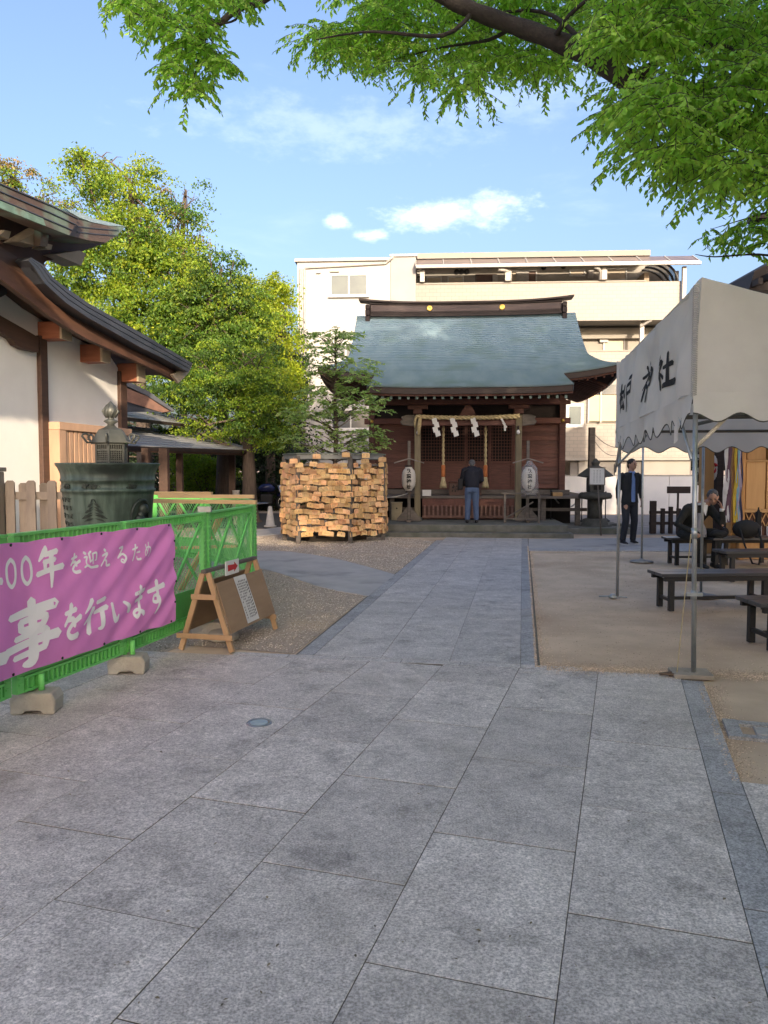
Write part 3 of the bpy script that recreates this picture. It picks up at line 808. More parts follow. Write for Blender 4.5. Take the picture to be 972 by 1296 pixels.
for x in (-1.02, 1.05):
    b = MB(); b.lathe([(.001, 0), (.05, .012), (.07, .012), (.085, .0), (.085, -.03)], 24)
    me = b.build('gold_crest', M_gold, SH); me.rotation_euler = (math.pi / 2, 0, 0); me.location = (x, YR - .165, 6.155)
# body ------------------------------------------------------------
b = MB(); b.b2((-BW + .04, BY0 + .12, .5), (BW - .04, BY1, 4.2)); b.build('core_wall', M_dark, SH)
FZ = .86
for s in (-1, 1):
    for (x, w) in ((BW, .16), (1.30, .14)):
        b = MB(); b.b2((s * x - w / 2, BY0 - .04, .3), (s * x + w / 2, BY0 + .1, 4.1)); b.build('pillar', M_wood, SH, bevel=.008)
    b = MB(); b.b2((s * BW - .08, BY1 - .1, .3), (s * BW + .08, BY1 + .06, 4.1)); b.build('pillar', M_wood, SH, bevel=.008)
    # weatherboards, one by one
    bb = MB(); bb.add([(-.53, 0, 0), (.53, 0, 0), (.53, .02, .12), (-.53, .02, .12), (-.53, .02, -.0), (.53, .02, -.0)], [(0, 1, 2, 3), (0, 4, 5, 1)])
    for i in range(15):
        z = 1.03 + i * .115
        if s == -1 and i == 0: wb0 = bb.build('weatherboard', M_woodh, SH, recalc=False); wb0.location = (s * 1.90, BY0 + .055, z)
        else: inst(wb0, SH, (s * 1.90, BY0 + .055, z))
    bb = MB(); bb.add([(0, -1.95, 0), (0, 1.95, 0), (-.02, 1.95, .12), (-.02, -1.95, .12)], [(0, 1, 2, 3)])
    for i in range(18):
        z = 1.03 + i * .115
        if s == -1 and i == 0: wb1 = bb.build('weatherboard', M_woodh, SH, recalc=False); wb1.location = (s * (BW + .03), 5.2, z); wb1.rotation_euler = (0, 0, math.pi)
        else: inst(wb1, SH, (s * (BW + .03), 5.2, z), rot=(0, 0, math.pi if s < 0 else 0))
# tie beams
for (z, h, d) in ((2.80, .15, .07), (3.28, .12, .05), (.93, .13, .06)):
    b = MB(); b.b2((-BW - .2, BY0 - d, z - h / 2), (BW + .2, BY0 + .02, z + h / 2)); b.build('tie_beam', M_woodh if z > 1 else M_greywood, SH, bevel=.01)
for s in (-1, 1):
    b = MB(); b.lathe([(.001, .03), (.04, .02), (.05, 0)], 12); g_ = b.build('brass_boss', M_gold, SH); g_.rotation_euler = (math.pi / 2, 0, 0); g_.location = (s * BW, BY0 - .075, 2.80)
    b = MB(); b.b2((s * 2.25 - .12, 2.05, .86), (s * 2.25 + .12, 2.28, .955)); b.build('veranda_block', mat('pale_block', (.42, .27, .13), (.33, .2, .09), scale=8, rough=.7), SH, bevel=.01)
# doors: four leaves with lattice above a panel
for k in range(4):
    x0 = -1.23 + k * .615; x1 = x0 + .615
    d = MB()
    for (a, c) in (((x0, .97), (x0 + .045, 2.72)), ((x1 - .045, .97), (x1, 2.72))): d.b2((a[0], BY0 - .0 - .02 * (k % 2), a[1]), (c[0], BY0 + .03 - .02 * (k % 2), c[1]))
    for z in (.99, 1.72, 2.70): d.b2((x0 + .046, BY0 - .02 * (k % 2), z - .03), (x1 - .046, BY0 + .03 - .02 * (k % 2), z + .03))
    dr = d.build('door', M_wood, SH)
    p = MB(); p.b2((x0 + .04, BY0 + .016, 1.0), (x1 - .04, BY0 + .026, 1.71)); p.build('door_panel', M_wood, dr)
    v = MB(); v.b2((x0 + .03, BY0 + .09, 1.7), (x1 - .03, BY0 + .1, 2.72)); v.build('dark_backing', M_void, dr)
    for i in range(7):
        x = x0 + .045 + (i + .5) * .075; q = MB(); q.b2((x - .0075, BY0 + .004, 1.75), (x + .0075, BY0 + .02, 2.67)); q.build('lattice_bar', M_wood, dr)
    for i in range(11):
        z = 1.75 + (i + .5) * .0836; q = MB(); q.b2((x0 + .045, BY0 + .006, z - .0075), (x1 - .045, BY0 + .024, z + .0075)); q.build('lattice_bar', M_wood, dr)
# veranda
b = MB(); b.b2((-2.9, 1.95, .80), (2.85, BY0 + .1, .86)); b.b2((2.55, BY0, .8), (3.2, 7.6, .855)); b.b2((-3.2, BY0, .8), (-2.55, 7.6, .855)); b.build('veranda_floor', M_greywood, SH, bevel=.008)
b = MB(); b.b2((-1.12, 2.0, .70), (1.17, 2.06, .797)); b.build('skirting', M_woodh, SH)
for x in (-2.8, -1.9, 1.9, 2.75):
    b = MB(); b.b2((x - .06, 2.05, .1), (x + .06, 2.17, .798)); b.build('veranda_post', M_greywood, SH)
b = MB(); b.b2((-2.9, 2.2, .48), (-1.3, 2.27, .56)); b.b2((1.3, 2.2, .48), (3.0, 2.27, .56)); b.build('rail', M_greywood, SH)
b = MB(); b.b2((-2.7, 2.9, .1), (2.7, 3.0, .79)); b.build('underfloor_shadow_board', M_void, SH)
# slatted panel between the porch posts
M_slat = mat('slat_wood', (.20, .115, .09), (.135, .075, .06), scale=5, rough=.8, stretch=(1, 1, 4), rnd=.15)
b = MB(); b.b2((-1.12, 1.93, .60), (1.17, 1.97, .79)); b.build('slat_rail', mat('slat_top', (.165, .075, .055), (.11, .05, .04), scale=9, rough=.8, bump=.3, bscale=20), SH)
b = MB(); b.b2((-1.12, 1.93, .31), (1.17, 1.975, .37)); b.build('slat_rail', M_slat, SH)
b = MB(); b.b2((-1.12, 1.98, .28), (1.17, 1.99, .7)); b.build('slat_backing', mat('slat_back', (.10, .055, .045), scale=6, rough=.8), SH)
sb = MB(); sb.b2((-.024, 0, 0), (.024, .028, .30)); s0 = sb.build('slat', M_slat, SH); s0.location = (-1.06, 1.915, .33)
for i in range(1, 21): inst(s0, SH, (-1.06 + i * .109, 1.915, .33))
# porch posts, beam and carved noses
PX = 1.235; PYY = 1.7
for s in (-1, 1):
    b = MB(); b.b2((s * PX - .076, PYY - .076, .33), (s * PX + .076, PYY + .076, 2.86)); b.build('porch_post', M_oldwood, SH, bevel=.018)
    b = MB(); b.lathe([(.17, 0), (.17, .03), (.12, .08)], 4, rot=math.pi / 4); q = b.build('post_base', M_stone, SH); q.location = (s * PX, PYY, .26)
    b = MB()
    prof = [(0, -.13), (.30, -.10), (.36, -.02), (.30, .04), (.34, .10), (.20, .15), (0, .15)]
    b.prism([(s * (PX + .08 + px), PYY - .06, 2.72 + pz) for px, pz in prof], (0, .12, 0)); b.build('carved_nose', M_greywood, SH, bevel=.015)
    b = MB(); b.box((s * PX, PYY, 2.95), (.22, .22, .12)); b.box((s * PX, PYY, 3.06), (.5, .12, .1)); b.build('bracket', M_wood, SH, bevel=.01)
    # glass lamp under the beam
    b = MB(); b.lathe([(.001, -.05), (.035, -.035), (.045, 0), (.035, .035), (.018, .06)], 12); q = b.build('lamp_globe', mat('lamp_white', (.8, .8, .8), scale=9, rough=.3), SH); q.location = (s * (PX - .02), PYY - .12, 2.43)
    b = MB(); b.lathe([(.02, .06), (.025, .16)], 10); q = b.build('lamp_holder', M_dark, SH); q.location = (s * (PX - .02), PYY - .12, 2.43)
b = MB(); b.b2((-PX + .08, PYY - .06, 2.60), (PX - .08, PYY + .06, 2.80)); b.build('porch_beam', M_wood, SH, bevel=.015)
b = MB(); b.b2((-2.2, PYY - .07, 3.12), (2.2, PYY + .07, 3.27)); b.build('porch_purlin', M_wood, SH, bevel=.01)
b = MB(); b.prism([(-.22, PYY - .05, 2.82), (.22, PYY - .05, 2.82), (.14, PYY - .05, 2.98), (.05, PYY - .05, 3.1), (-.05, PYY - .05, 3.1), (-.14, PYY - .05, 2.98)], (0, .1, 0)); b.build('frog_leg_strut', M_wood, SH)

# sacred rope and paper streamers (hang from the porch: things of their own)
rp = thing('shimenawa_rope', 'thick straw rope hung across the shrine entrance', 'rope', S(0, PYY - .15, 2.8), SA)
b = MB(); K = 60
for ph in (0, 2.1, 4.2):
    pts = []
    for k in range(K + 1):
        x = -1.27 + 2.50 * k / K; a = k * .8 + ph
        z = .02 - .035 * (1 - (x / 1.25) ** 2); r_ = .028 + .008 * (x > .9)
        pts.append((x, r_ * math.cos(a), z + r_ * math.sin(a)))
    b.tube(pts, .030, 7)
b.build('strand', M_rope, rp)
b = MB(); b.tube([(-1.17, 0, .0), (-1.19, -.02, -.2), (-1.21, 0, -.42)], [.04, .05, .03], 8)
b.tube([(-1.27, 0, .02), (-1.30, -.02, -.1), (-1.30, 0, -.25)], [.03, .03, .015], 6); b.build('rope_tail', M_rope, rp)
def shide(x, kind=0):
    b = MB(); w = .115
    if kind == 0:
        zs = 0
        for k in range(4):
            xo = (-.03, .02, -.01, .05)[k]; z1 = -k * .105
            pts = [(xo - w / 2, 0, z1), (xo + w / 2, 0, z1 + .03), (xo + w / 2 + .03, 0, z1 - .09), (xo - w / 2 + .03, 0, z1 - .13)]
            b.prism([(p[0], -.01 * k, p[2]) for p in pts], (0, .003, 0))
    else:
        for (a, c) in (((-.04, 0, 0), (.04, 0, -.14)), ((.04, 0, -.12), (.05, 0, -.30)), ((.0, 0, -.1), (.09, 0, -.22))):
            b.bar(a, c, .045, .004, up=(0, 1, 0))
    o = b.build('paper_streamer', M_paper); o.location = S(x, PYY - .20, 2.76); o.rotation_euler = (0, 0, -R(SA))
    return o
for x, k_, lb in ((-.80, 0, 'white zigzag paper streamer nearest the left porch post'), (-.36, 0, 'white zigzag paper streamer left of the entrance centre'),
                  (.14, 0, 'white zigzag paper streamer just right of the entrance centre'), (.84, 1, 'torn thin white streamer near the right porch post')):
    tag(shide(x, k_), lb, 'paper streamer', 'paper streamers on the straw rope')
for x, lb in ((-.60, 'bell rope with orange wrap hanging left of the man'), (.45, 'bell rope with orange wrap hanging right of the man')):
    t = thing('bell_rope', lb, 'bell rope', S(x, 1.95, 1.0), SA, 'bell ropes at the entrance')
    b = MB(); K = 40
    for ph in (0, math.pi):
        b.tube([(.018 * math.cos(k * .7 + ph), .018 * math.sin(k * .7 + ph), .62 + k / K * 1.15) for k in range(K + 1)], .02, 6)
    b.build('cord', M_rope, t)
    b = MB(); b.lathe([(.045, .34), (.052, .36), (.05, .6), (.04, .64)], 12); b.build('wrap', mat('orange_wrap', (.50, .17, .05), (.42, .13, .04), scale=9, rough=.7), t)
    b = MB(); b.lathe([(.075, .10), (.085, .13), (.055, .25), (.045, .34)], 12)
    for k in range(12): b.tube([(.07 * math.cos(k * .52), .07 * math.sin(k * .52), .14), (.08 * math.cos(k * .52), .08 * math.sin(k * .52), .06)], .012, 4)
    b.build('tassel', M_rope, t)
# offertory box with its painted sign
ob = thing('offertory_box', 'brown wooden offertory box with dark writing beside the praying man', 'offertory box', S(-.17, 2.62, FZ), SA)
b = MB(); b.b2((-.28, -.2, 0), (.55, .2, .32)); b.build('body', mat('box_wood', (.105, .06, .045), (.08, .045, .035), scale=6, rough=.7), ob, bevel=.01)
b = MB(); b.b2((-.30, -.22, .322), (.57, .22, .36)); b.build('lid', M_wood, ob, bevel=.008)
b = MB(); put_text(b, '納', lambda x, y: (x, -.2015, y), -.12, .18, .19, .03); b.build('writing', mat('ink', (.012, .012, .012), scale=8, rough=.7), ob)
M_ink = MATS['ink']
# lantern stands
def lantern_stand(x, y, bagged, lb):
    t = thing('paper_lantern_stand', lb, 'lantern', S(x, y, .262), SA, 'lantern stands at the shrine steps')
    b = MB(); b.b2((-.035, -.03, 0), (.035, .03, 1.95)); b.build('post', M_greywood, t, bevel=.005)
    for s in (-1, 1):
        b = MB(); b.bar((0, -.02, 1.53), (s * .36, -.02, 1.42), .09, .025); b.build('little_roof', mat('roofwood', (.24, .21, .19), (.17, .15, .13), scale=7, rough=.8), t)
        b = MB(); b.prism([(s * .04, -.03, .02), (s * .30, -.03, .02), (s * .28, -.03, .09), (s * .04, -.03, .36)], (0, .06, 0)); b.build('foot', M_greywood, t, bevel=.005)
        b = MB(); b.b2((-.05, s * .03 + (0 if s > 0 else -.2), .0), (.05, s * .03 + (.2 if s > 0 else 0), .07)); b.build('foot', M_greywood, t, bevel=.005)
    ln = MB(); K = 26; prof = [(.08, .74)]
    for i in range(K + 1):
        f = i / K; a = f * 2 - 1; r_ = .165 * (1 - abs(a) ** 3.2) ** .5 if abs(a) < 1 else .07
        prof.append((max(.085, r_) - (.004 if i % 2 else 0), .76 + f * .56))
    prof.append((.08, 1.34)); ln.lathe(prof, 28)
    lo = ln.build('paper_lantern', mat('lantern_paper', (.70, .67, .60), (.62, .58, .52), scale=6, rough=.8, trans=.3), t); lo.location = (0, -.20, 0)
    b = MB(); b.lathe([(.082, .725), (.085, .77), (.075, .77)], 20); b.lathe([(.075, 1.32), (.085, 1.32), (.082, 1.37)], 20); q = b.build('lantern_ring', M_dark, lo)
    b = MB(); txt = '秋葉神社'
    for i, ch in enumerate(txt):
        zc = 1.235 - i * .125
        def fn(px, py, zc=zc):
            a = ((zc + py) - 1.04) / .28; r_ = .165 * max(.3, (1 - min(abs(a), .99) ** 3.2)) ** .5 + .006
            th = px / .165
            return (r_ * math.sin(th), -r_ * math.cos(th), zc + py)
        put_text(b, ch, fn, .01, 0, .115, .035)
    b.build('writing', M_ink, lo, recalc=False)
    if bagged:
        b = MB(); rows_ = []
        for z, r_ in ((.66, .17), (.72, .19), (.9, .20), (1.1, .195), (1.3, .17), (1.42, .06), (1.47, .03)):
            rows_.append([Vector(((r_ + .022 * math.sin(k * 2.3 + z * 9)) * math.cos(k * math.tau / 26), (r_ + .022 * math.sin(k * 2.3 + z * 9)) * math.sin(k * math.tau / 26), z)) for k in range(26)])
        b.grid(rows_, closed=True); q = b.build('plastic_cover', glass('plastic_film', (.85, .87, .9), .2, .16), t, recalc=False); q.location = (.02, -.2, 0)
    return t
lantern_stand(-1.42, 1.15, False, 'white paper lantern on a wooden stand left of the shrine entrance')
lantern_stand(1.42, 1.25, True, 'white paper lantern under clear plastic on a stand right of the shrine entrance')
# low wooden rail standing on the step, right of the entrance
t = thing('wooden_barrier', 'low weathered wooden rail stand on the shrine step', 'barrier', S(1.22, .95, .262), SA)
for x in (-.36, .44):
    b = MB(); b.b2((x - .025, -.025, 0), (x + .025, .025, .68)); b.build('leg', M_greywood, t)
b = MB(); b.b2((-.45, -.035, .682), (.50, .035, .72)); b.build('top_rail', M_greywood, t)
b = MB(); b.bar((-.33, 0, .12), (.30, 0, .5), .03, .03); b.build('brace', M_greywood, t)
b = MB(); b.bar((-.335, 0, .1), (.41, 0, .1), .03, .03); b.build('stretcher', M_greywood, t)
b = MB(); b.b2((.0, -.01, 0), (.22, .01, .15)); o = b.build('small_notice', M_paper); o.location = S(-1.12, 1.90, .865); o.rotation_euler = (0, 0, -R(SA)); tag(o, 'small white notice standing by the left porch post', 'notice')
# little offering box left of the steps
t = thing('donation_box', 'small cream wooden box under the left end of the veranda', 'box', S(-1.75, 1.75, .262), SA)
b = MB(); b.b2((-.13, -.1, 0), (.13, .1, .42)); b.build('body', mat('cream_wood', (.38, .32, .21), (.3, .25, .16), scale=6, rough=.8), t, bevel=.01)
b = MB(); b.b2((-.14, -.11, .425), (.14, .11, .45)); b.build('lid', MATS['cream_wood'], t)
b = MB(); b.lathe([(.001, .105), (.02, .1), (.025, .09)], 8); q = b.build('lock', M_dark, t); q.rotation_euler = (math.pi / 2, 0, 0); q.location = (0, 0, .3)

# rope stanchions right of the shrine
M_iron = mat('black_iron', (.03, .03, .032), scale=9, rough=.5)
st_pos = [(697, 664, 625), (736, 662, 622), (766, 660, 624)]
tops = []
for i, (u, v, vt) in enumerate(st_pos):
    p = gp(u, v, .13 if i == 0 else 0)
    t = thing('stanchion', ('black rope stanchion at the right end of the shrine steps', 'black rope stanchion close behind the stone lantern', 'black rope stanchion right of the stone lantern')[i], 'stanchion', p, 0, 'rope stanchions beside the shrine')
    b = MB(); b.lathe([(.14, 0), (.14, .03), (.06, .09), (.018, .10)], 16); b.build('base', M_iron, t)
    b = MB(); b.lathe([(.016, .1), (.016, .82), (.03, .83), (.03, .87), (.001, .89)], 10); b.build('pole', M_iron, t)
    tops.append(Vector((p.x, p.y, p.z + .82)))
def sag_rope(p, q, sag, r, m, label, name='hanging_rope'):
    p, q = Vector(p), Vector(q)
    b = MB(); b.tube([p.lerp(q, k / 16) - Vector((0, 0, sag * (1 - (k / 8 - 1) ** 2))) for k in range(17)], r, 6)
    return tag(b.build(name, m), label, 'rope')
M_wrope = mat('white_rope', (.62, .60, .55), scale=40, rough=.9)
sag_rope(tops[0], tops[1], .38, .018, M_wrope, 'white rope sagging between two black stanchions beside the stone lantern')
sag_rope(tops[1], tops[2], .18, .012, M_wrope, 'thin white rope on the rightmost pair of stanchions')
sag_rope(S(-1.45, 1.3, .95), S(-2.6, 1.35, .98), .12, .016, M_wrope, 'white rope hanging from the left lantern stand')
# ================================================================== APARTMENT BLOCK BEHIND
AZ_A = 3.1
A0 = at(378, 594, 32.0); A0.z = 0
AP = thing('apartment_building', 'cream and white four storey apartment block behind the shrine', 'apartment building', A0, AZ_A)
KA = 32.0 / FPX
def ax(u): return (u - 378) * KA * 1.003
def az_(v, u=600): return CAM_H + (594 + .0 * u - v) * KA * (1 + .00 * u)
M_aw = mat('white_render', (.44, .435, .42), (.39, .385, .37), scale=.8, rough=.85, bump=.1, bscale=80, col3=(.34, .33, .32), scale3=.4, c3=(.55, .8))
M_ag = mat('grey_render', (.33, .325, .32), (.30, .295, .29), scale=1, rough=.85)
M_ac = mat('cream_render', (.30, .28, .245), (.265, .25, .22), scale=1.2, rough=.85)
def tile_mat():
    m = bpy.data.materials.new('wall_tile'); m.use_nodes = True; n, l = m.node_tree.nodes, m.node_tree.links; b = n['Principled BSDF']
    t = n.new('ShaderNodeTexCoord'); mp = n.new('ShaderNodeMapping'); mp.inputs['Rotation'].default_value = (math.pi / 2, 0, 0)
    l.new(t.outputs['Object'], mp.inputs[0]); br = n.new('ShaderNodeTexBrick'); br.inputs['Scale'].default_value = 1
    br.inputs['Brick Width'].default_value = .30; br.inputs['Row Height'].default_value = .15; br.inputs['Mortar Size'].default_value = .008
    br.inputs['Color1'].default_value = (.25, .222, .185, 1); br.inputs['Color2'].default_value = (.22, .198, .168, 1); br.inputs['Mortar'].default_value = (.15, .138, .125, 1)
    l.new(mp.outputs[0], br.inputs['Vector']); l.new(br.outputs[0], b.inputs['Base Color']); b.inputs['Roughness'].default_value = .5
    MATS['wall_tile'] = m; return m
M_at = tile_mat()
M_winf = mat('window_frame', (.6, .6, .57), scale=6, rough=.5)
M_wing = mat('window_pane', (.13, .155, .145), (.10, .12, .12), scale=1.2, rough=.18, spec=.6)
M_pane_d = mat('dark_pane', (.07, .08, .09), (.12, .13, .14), scale=1.5, rough=.12, spec=.7)
M_pipe = mat('pvc_pipe', (.42, .40, .37), scale=9, rough=.5)
ZT = az_(333)
DEP = 9.0
ledge = ax(525)
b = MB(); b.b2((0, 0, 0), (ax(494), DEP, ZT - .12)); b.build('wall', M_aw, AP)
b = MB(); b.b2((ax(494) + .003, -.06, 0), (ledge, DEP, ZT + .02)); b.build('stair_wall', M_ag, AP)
b = MB(); b.b2((-.1, -.12, ZT - .117), (ax(494) + .0, DEP + .1, ZT)); b.build('roof_edge', M_aw, AP)
b = MB(); b.b2((ax(493), -.14, ZT + .023), (ledge + .06, DEP + .1, ZT + .12)); b.build('roof_edge', M_aw, AP)
XE = ax(846)
# gallery floors
floors = [(az_(412), az_(366)), (az_(499), az_(450)), (az_(585), az_(537))]
BACK = 1.6
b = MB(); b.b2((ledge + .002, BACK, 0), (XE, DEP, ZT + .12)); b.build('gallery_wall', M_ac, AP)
b = MB(); b.b2((ledge + .002, .36, ZT + .05), (ax(812), DEP, ZT + .27)); b.build('roof_slab', M_ac, AP)
for i, (z0, z1) in enumerate(floors):
    xr = ax((846, 852, 852)[i])
    b = MB(); b.b2((ledge + .003, .0, z0), (xr, .16, z1 - (.0))); b.build('parapet', M_at, AP)
    b = MB(); b.b2((ledge + .003, -.03, z1 + .002), (ax(804) if i == 0 else xr, .19, z1 + .06)); b.build('parapet_cap', M_ac, AP)
    b = MB(); b.b2((ledge + .003, .161, z0 + .02), (xr, BACK - .002, z0 + .2)); b.build('gallery_slab', M_ac, AP)
    if i:
        b = MB(); b.b2((ledge + .01, BACK - .30, z1 + .75), (xr, BACK - .003, z1 + 1.17)); b.build('ceiling_beam', M_ac, AP)
# stepped parapet end
b = MB(); b.b2((ax(806), -.01, floors[0][1] + .004), (ax(846), .10, floors[0][1] - .15 + .16)); b.build('parapet_step', M_at, AP)
# canopy of brown translucent panels over the top gallery
M_can = mat('canopy_panel', (.20, .155, .135), (.15, .12, .11), scale=2, rough=.3, spec=.6)
xs = [ledge + i * (ax(862) - ledge) / 10 for i in range(11)]
z0c, z1c = az_(345), az_(333.5)
for i in range(10):
    b = MB(); g = .035
    b.prism([(xs[i] + g, -.45, z0c), (xs[i + 1] - g, -.45, z0c), (xs[i + 1] - g, .35, z1c + .02), (xs[i] + g, .35, z1c + .02)], (0, 0, -.03)); b.build('canopy_panel', M_can, AP)
b = MB(); b.b2((ledge + .005, -.52, z0c - .15), (ax(864), -.40, z0c - .035)); b.build('canopy_beam', M_pipe, AP)
for x in xs:
    b = MB(); b.bar((x, -.45, z0c - .01), (x, .35, z1c + .01), .05, .06); b.build('canopy_rib', M_pipe, AP)
for u, w in ((533, .18), (637, .20), (753, .20), (848, .14)):
    b = MB(); b.b2((ax(u) - w / 2, -.20, floors[0][1] + .07 if u < 800 else floors[1][1]), (ax(u) + w / 2, -.04, z0c - .152)); b.build('canopy_post', M_pipe, AP)
b = MB(); b.tube([(ax(625), -.3, z0c - .2), (ax(632), -.28, z0c - .22), (ax(640), -.12, z0c - .24), (ax(640), -.1, floors[0][1] + .07)], .07, 8); b.build('downpipe', M_pipe, AP)
b = MB(); b.tube([(ax(740), -.3, z0c - .16), (ax(745), -.28, z0c - .2), (ax(749), -.1, z0c - .3), (ax(749), -.1, floors[0][1] + .07)], .07, 8); b.build('downpipe', M_pipe, AP)
# stair tower screen at the right end (blue tinted curved glazing)
b = MB(); rows_ = []
for k in range(9):
    a = k / 8 * math.pi / 2
    rows_.append([Vector((ax(812) + (ax(843) - ax(812)) * math.cos(a), .1 + j * .5, az_(366) + (az_(340) - az_(366)) * math.sin(a))) for j in range(4)])
b.grid(rows_); b.build('curved_glazing', glass('tint_glass', (.16, .24, .34), .1, .75), AP, recalc=False)
for j in range(4):
    b = MB(); b.tube([r_[j] for r_ in rows_], .05, 5); b.build('glazing_rib', mat('ribs', (.06, .06, .065), scale=8, rough=.5), AP)
b = MB(); b.b2((ax(806), .5, floors[0][1]), (ax(812), BACK - .01, z0c - .2)); b.build('pier', mat('pier', (.36, .29, .22), scale=3, rough=.8), AP)
b = MB(); b.b2((ax(843), .3, floors[0][0]), (ax(846), .5, z0c - .2)); b.build('pier', M_pipe, AP)
# openings on the gallery walls
def opening(u0, v0, u1, v1, m, frame=M_winf, y=BACK, name='door', split=0, fw=.05, set_='g'):
    x0, x1, za, zb = ax(u0) + (u0 - 486) * max(y, 0) / FPX, ax(u1) + (u1 - 486) * max(y, 0) / FPX, CAM_H + (594 - v1) * (32 + max(y, 0)) / FPX, CAM_H + (594 - v0) * (32 + max(y, 0)) / FPX
    f = MB(); f.b2((x0 - fw, y - .06, za - fw), (x0, y + .03, zb + fw)); f.b2((x1, y - .06, za - fw), (x1 + fw, y + .03, zb + fw)); f.b2((x0, y - .06, zb), (x1, y + .03, zb + fw)); f.b2((x0, y - .06, za - fw), (x1, y + .03, za))
    fo = f.build('window' if name == 'window' else name, frame, AP)
    n = max(1, split)
    for i in range(n):
        a = x0 + (x1 - x0) * i / n; c = x0 + (x1 - x0) * (i + 1) / n
        p = MB(); p.b2((a + .012, y - .03 - .01 * (i % 2), za + .004), (c - .012, y - .012 - .01 * (i % 2), zb - .004)); p.build('pane' if name == 'window' else 'leaf', m, fo)
        if i: q = MB(); q.b2((a - .03, y - .055, za), (a + .03, y - .032, zb)); q.build('mullion', frame, fo)
    return fo
M_brownd = mat('brown_door', (.13, .08, .06), (.1, .06, .05), scale=4, rough=.6)
M_creamd = mat('cream_door', (.47, .40, .30), (.43, .37, .28), scale=4, rough=.6)
opening(537, 358, 553, 369.5, M_creamd); opening(563, 358, 580, 369.5, M_creamd)
opening(597, 356, 620, 369.5, M_brownd, MATS['brown_door'], split=2)
opening(640, 352, 652, 366, M_creamd)
fl = opening(653, 352, 669, 366, M_brownd, name='window')
for i in range(7):
    q = MB(); z = (CAM_H + (594 - 365) * (32 + BACK) / FPX) + i * 12.0 * .0345 / 7 + .03; q.b2((ax(653), BACK - .10, z), (ax(669), BACK - .07, z + .05)); q.build('louvre_slat', M_pipe, fl)
opening(711, 352, 727, 357, M_creamd, name='window'); opening(755, 351, 777, 363, M_creamd)
for (u, v) in ((537, 352), (563, 352)):
    pass
for (u, v, s) in ((626, 361, .3), (747, 357, .3), (529, 352, .3)):
    q = MB(); q.box((ax(u), BACK - .1, CAM_H + (594 - v) * (32 + BACK) / FPX), (s * .7, .16, s)); q.build('meter_box', M_pipe, AP)
for (u, v) in ((577, 351), (583, 351), (590, 351), (688, 347), (713, 346)):
    q = MB(); q.lathe([(.001, .12), (.10, .10), (.12, 0)], 10); w = q.build('wall_lamp', M_iron, AP); w.rotation_euler = (math.pi / 2, 0, 0); w.location = (ax(u), BACK, CAM_H + (594 - v) * (32 + BACK) / FPX)
opening(753, 433, 776, 449.5, M_creamd); q = MB(); q.box((ax(765), BACK - .08, az_(427)), (.35, .15, .28)); q.build('meter_box', M_pipe, AP)
b = MB(); b.b2((ax(801), .35, floors[1][1]), (ax(806), .5, floors[0][0] + .02)); b.build('pier', M_pipe, AP)
b = MB(); b.bar((ax(801), .3, az_(418)), (ax(812), .05, az_(412)), .08, .08); b.build('brace', M_pipe, AP)
# lower right: glazed balcony panel and window
b = MB(); b.b2((ax(737), -.18, az_(535)), (ax(776), -.10, az_(503))); b.build('balcony_screen', mat('screen_cream', (.55, .45, .27), (.50, .41, .25), scale=2, rough=.6), AP)
b = MB(); b.b2((ax(737), -.09, az_(502)), (ax(776), -.03, az_(490))); b.build('upper_pane', M_pane_d, AP)
for u in (736, 751, 776):
    b = MB(); b.b2((ax(u) - .03, -.22, az_(537)), (ax(u) + .03, -.185, az_(488))); b.build('screen_post', M_pipe, AP)
b = MB(); b.b2((ax(705), -.12, az_(578)), (ax(737) - .04, 1.5, az_(488))); b.build('tiled_bay', M_at, AP)
fo = opening(713, 517, 727, 539, M_wing, y=-.13, name='window', split=1, fw=.12)
b = MB(); b.b2((ax(700), -.13, az_(579) + .0), (ax(860), 1.5, az_(539))); b.build('tiled_band', M_at, AP)
b = MB(); b.b2((ax(705), -.25, az_(583)), (ax(862), 1.5, az_(579.3))); b.build('string_course', M_ac, AP)
b = MB(); b.b2((ax(716), -.02, az_(605)), (ax(862), .2, az_(583.2))); b.build('ground_floor_shade', mat('ground_shade', (.16, .15, .14), scale=1.5, rough=.8), AP)  # flat dark band stands in for the shade of the open ground floor
for (u0, u1, v0) in ((726, 746, 584), (770, 783, 587), (803, 860, 584)):
    b = MB(); b.b2((ax(u0), -.10, az_(606)), (ax(u1), -.03, az_(v0))); b.build('ground_floor_lit_patch', M_ac, AP)  # cream pieces stand in for lit patches within the dark band
# left block windows
def window(u0, v0, u1, v1, m=M_wing):
    fo = opening(u0, v0, u1, v1, m, y=.0, name='window', split=2, fw=.07)
    s_ = MB(); s_.b2((ax(u0) - .12, -.14, az_(v1) - .13), (ax(u1) + .12, -.065, az_(v1) - .072)); s_.build('sill', M_winf, fo)
window(420.5, 354, 464, 377, M_wing); window(420, 437.5, 456, 456, M_pane_d); window(421, 520.5, 467, 542, M_pane_d)
for u0, v0, u1, v1 in ((402, 349, 407, 351), (419, 347, 430, 349.5)):
    q = MB(); q.b2((ax(u0), -.1, az_(v1)), (ax(u1), -.005, az_(v0))); q.build('vent_hood', M_pipe, AP)
for u in (382, 387):
    b = MB(); b.tube([(ax(u), -.06, 0), (ax(u), -.06, az_(345))], .055, 8); b.build('downpipe', M_pipe, AP)
b = MB(); b.tube([(ax(387), -.06, az_(345)), (ax(389), -.06, az_(344)), (ax(440), -.06, az_(342)), (ax(488), -.06, az_(340)), (ax(493), -.1, az_(336)), (ax(497), -.2, az_(333))], .045, 8); b.build('gutter_pipe', M_pipe, AP)
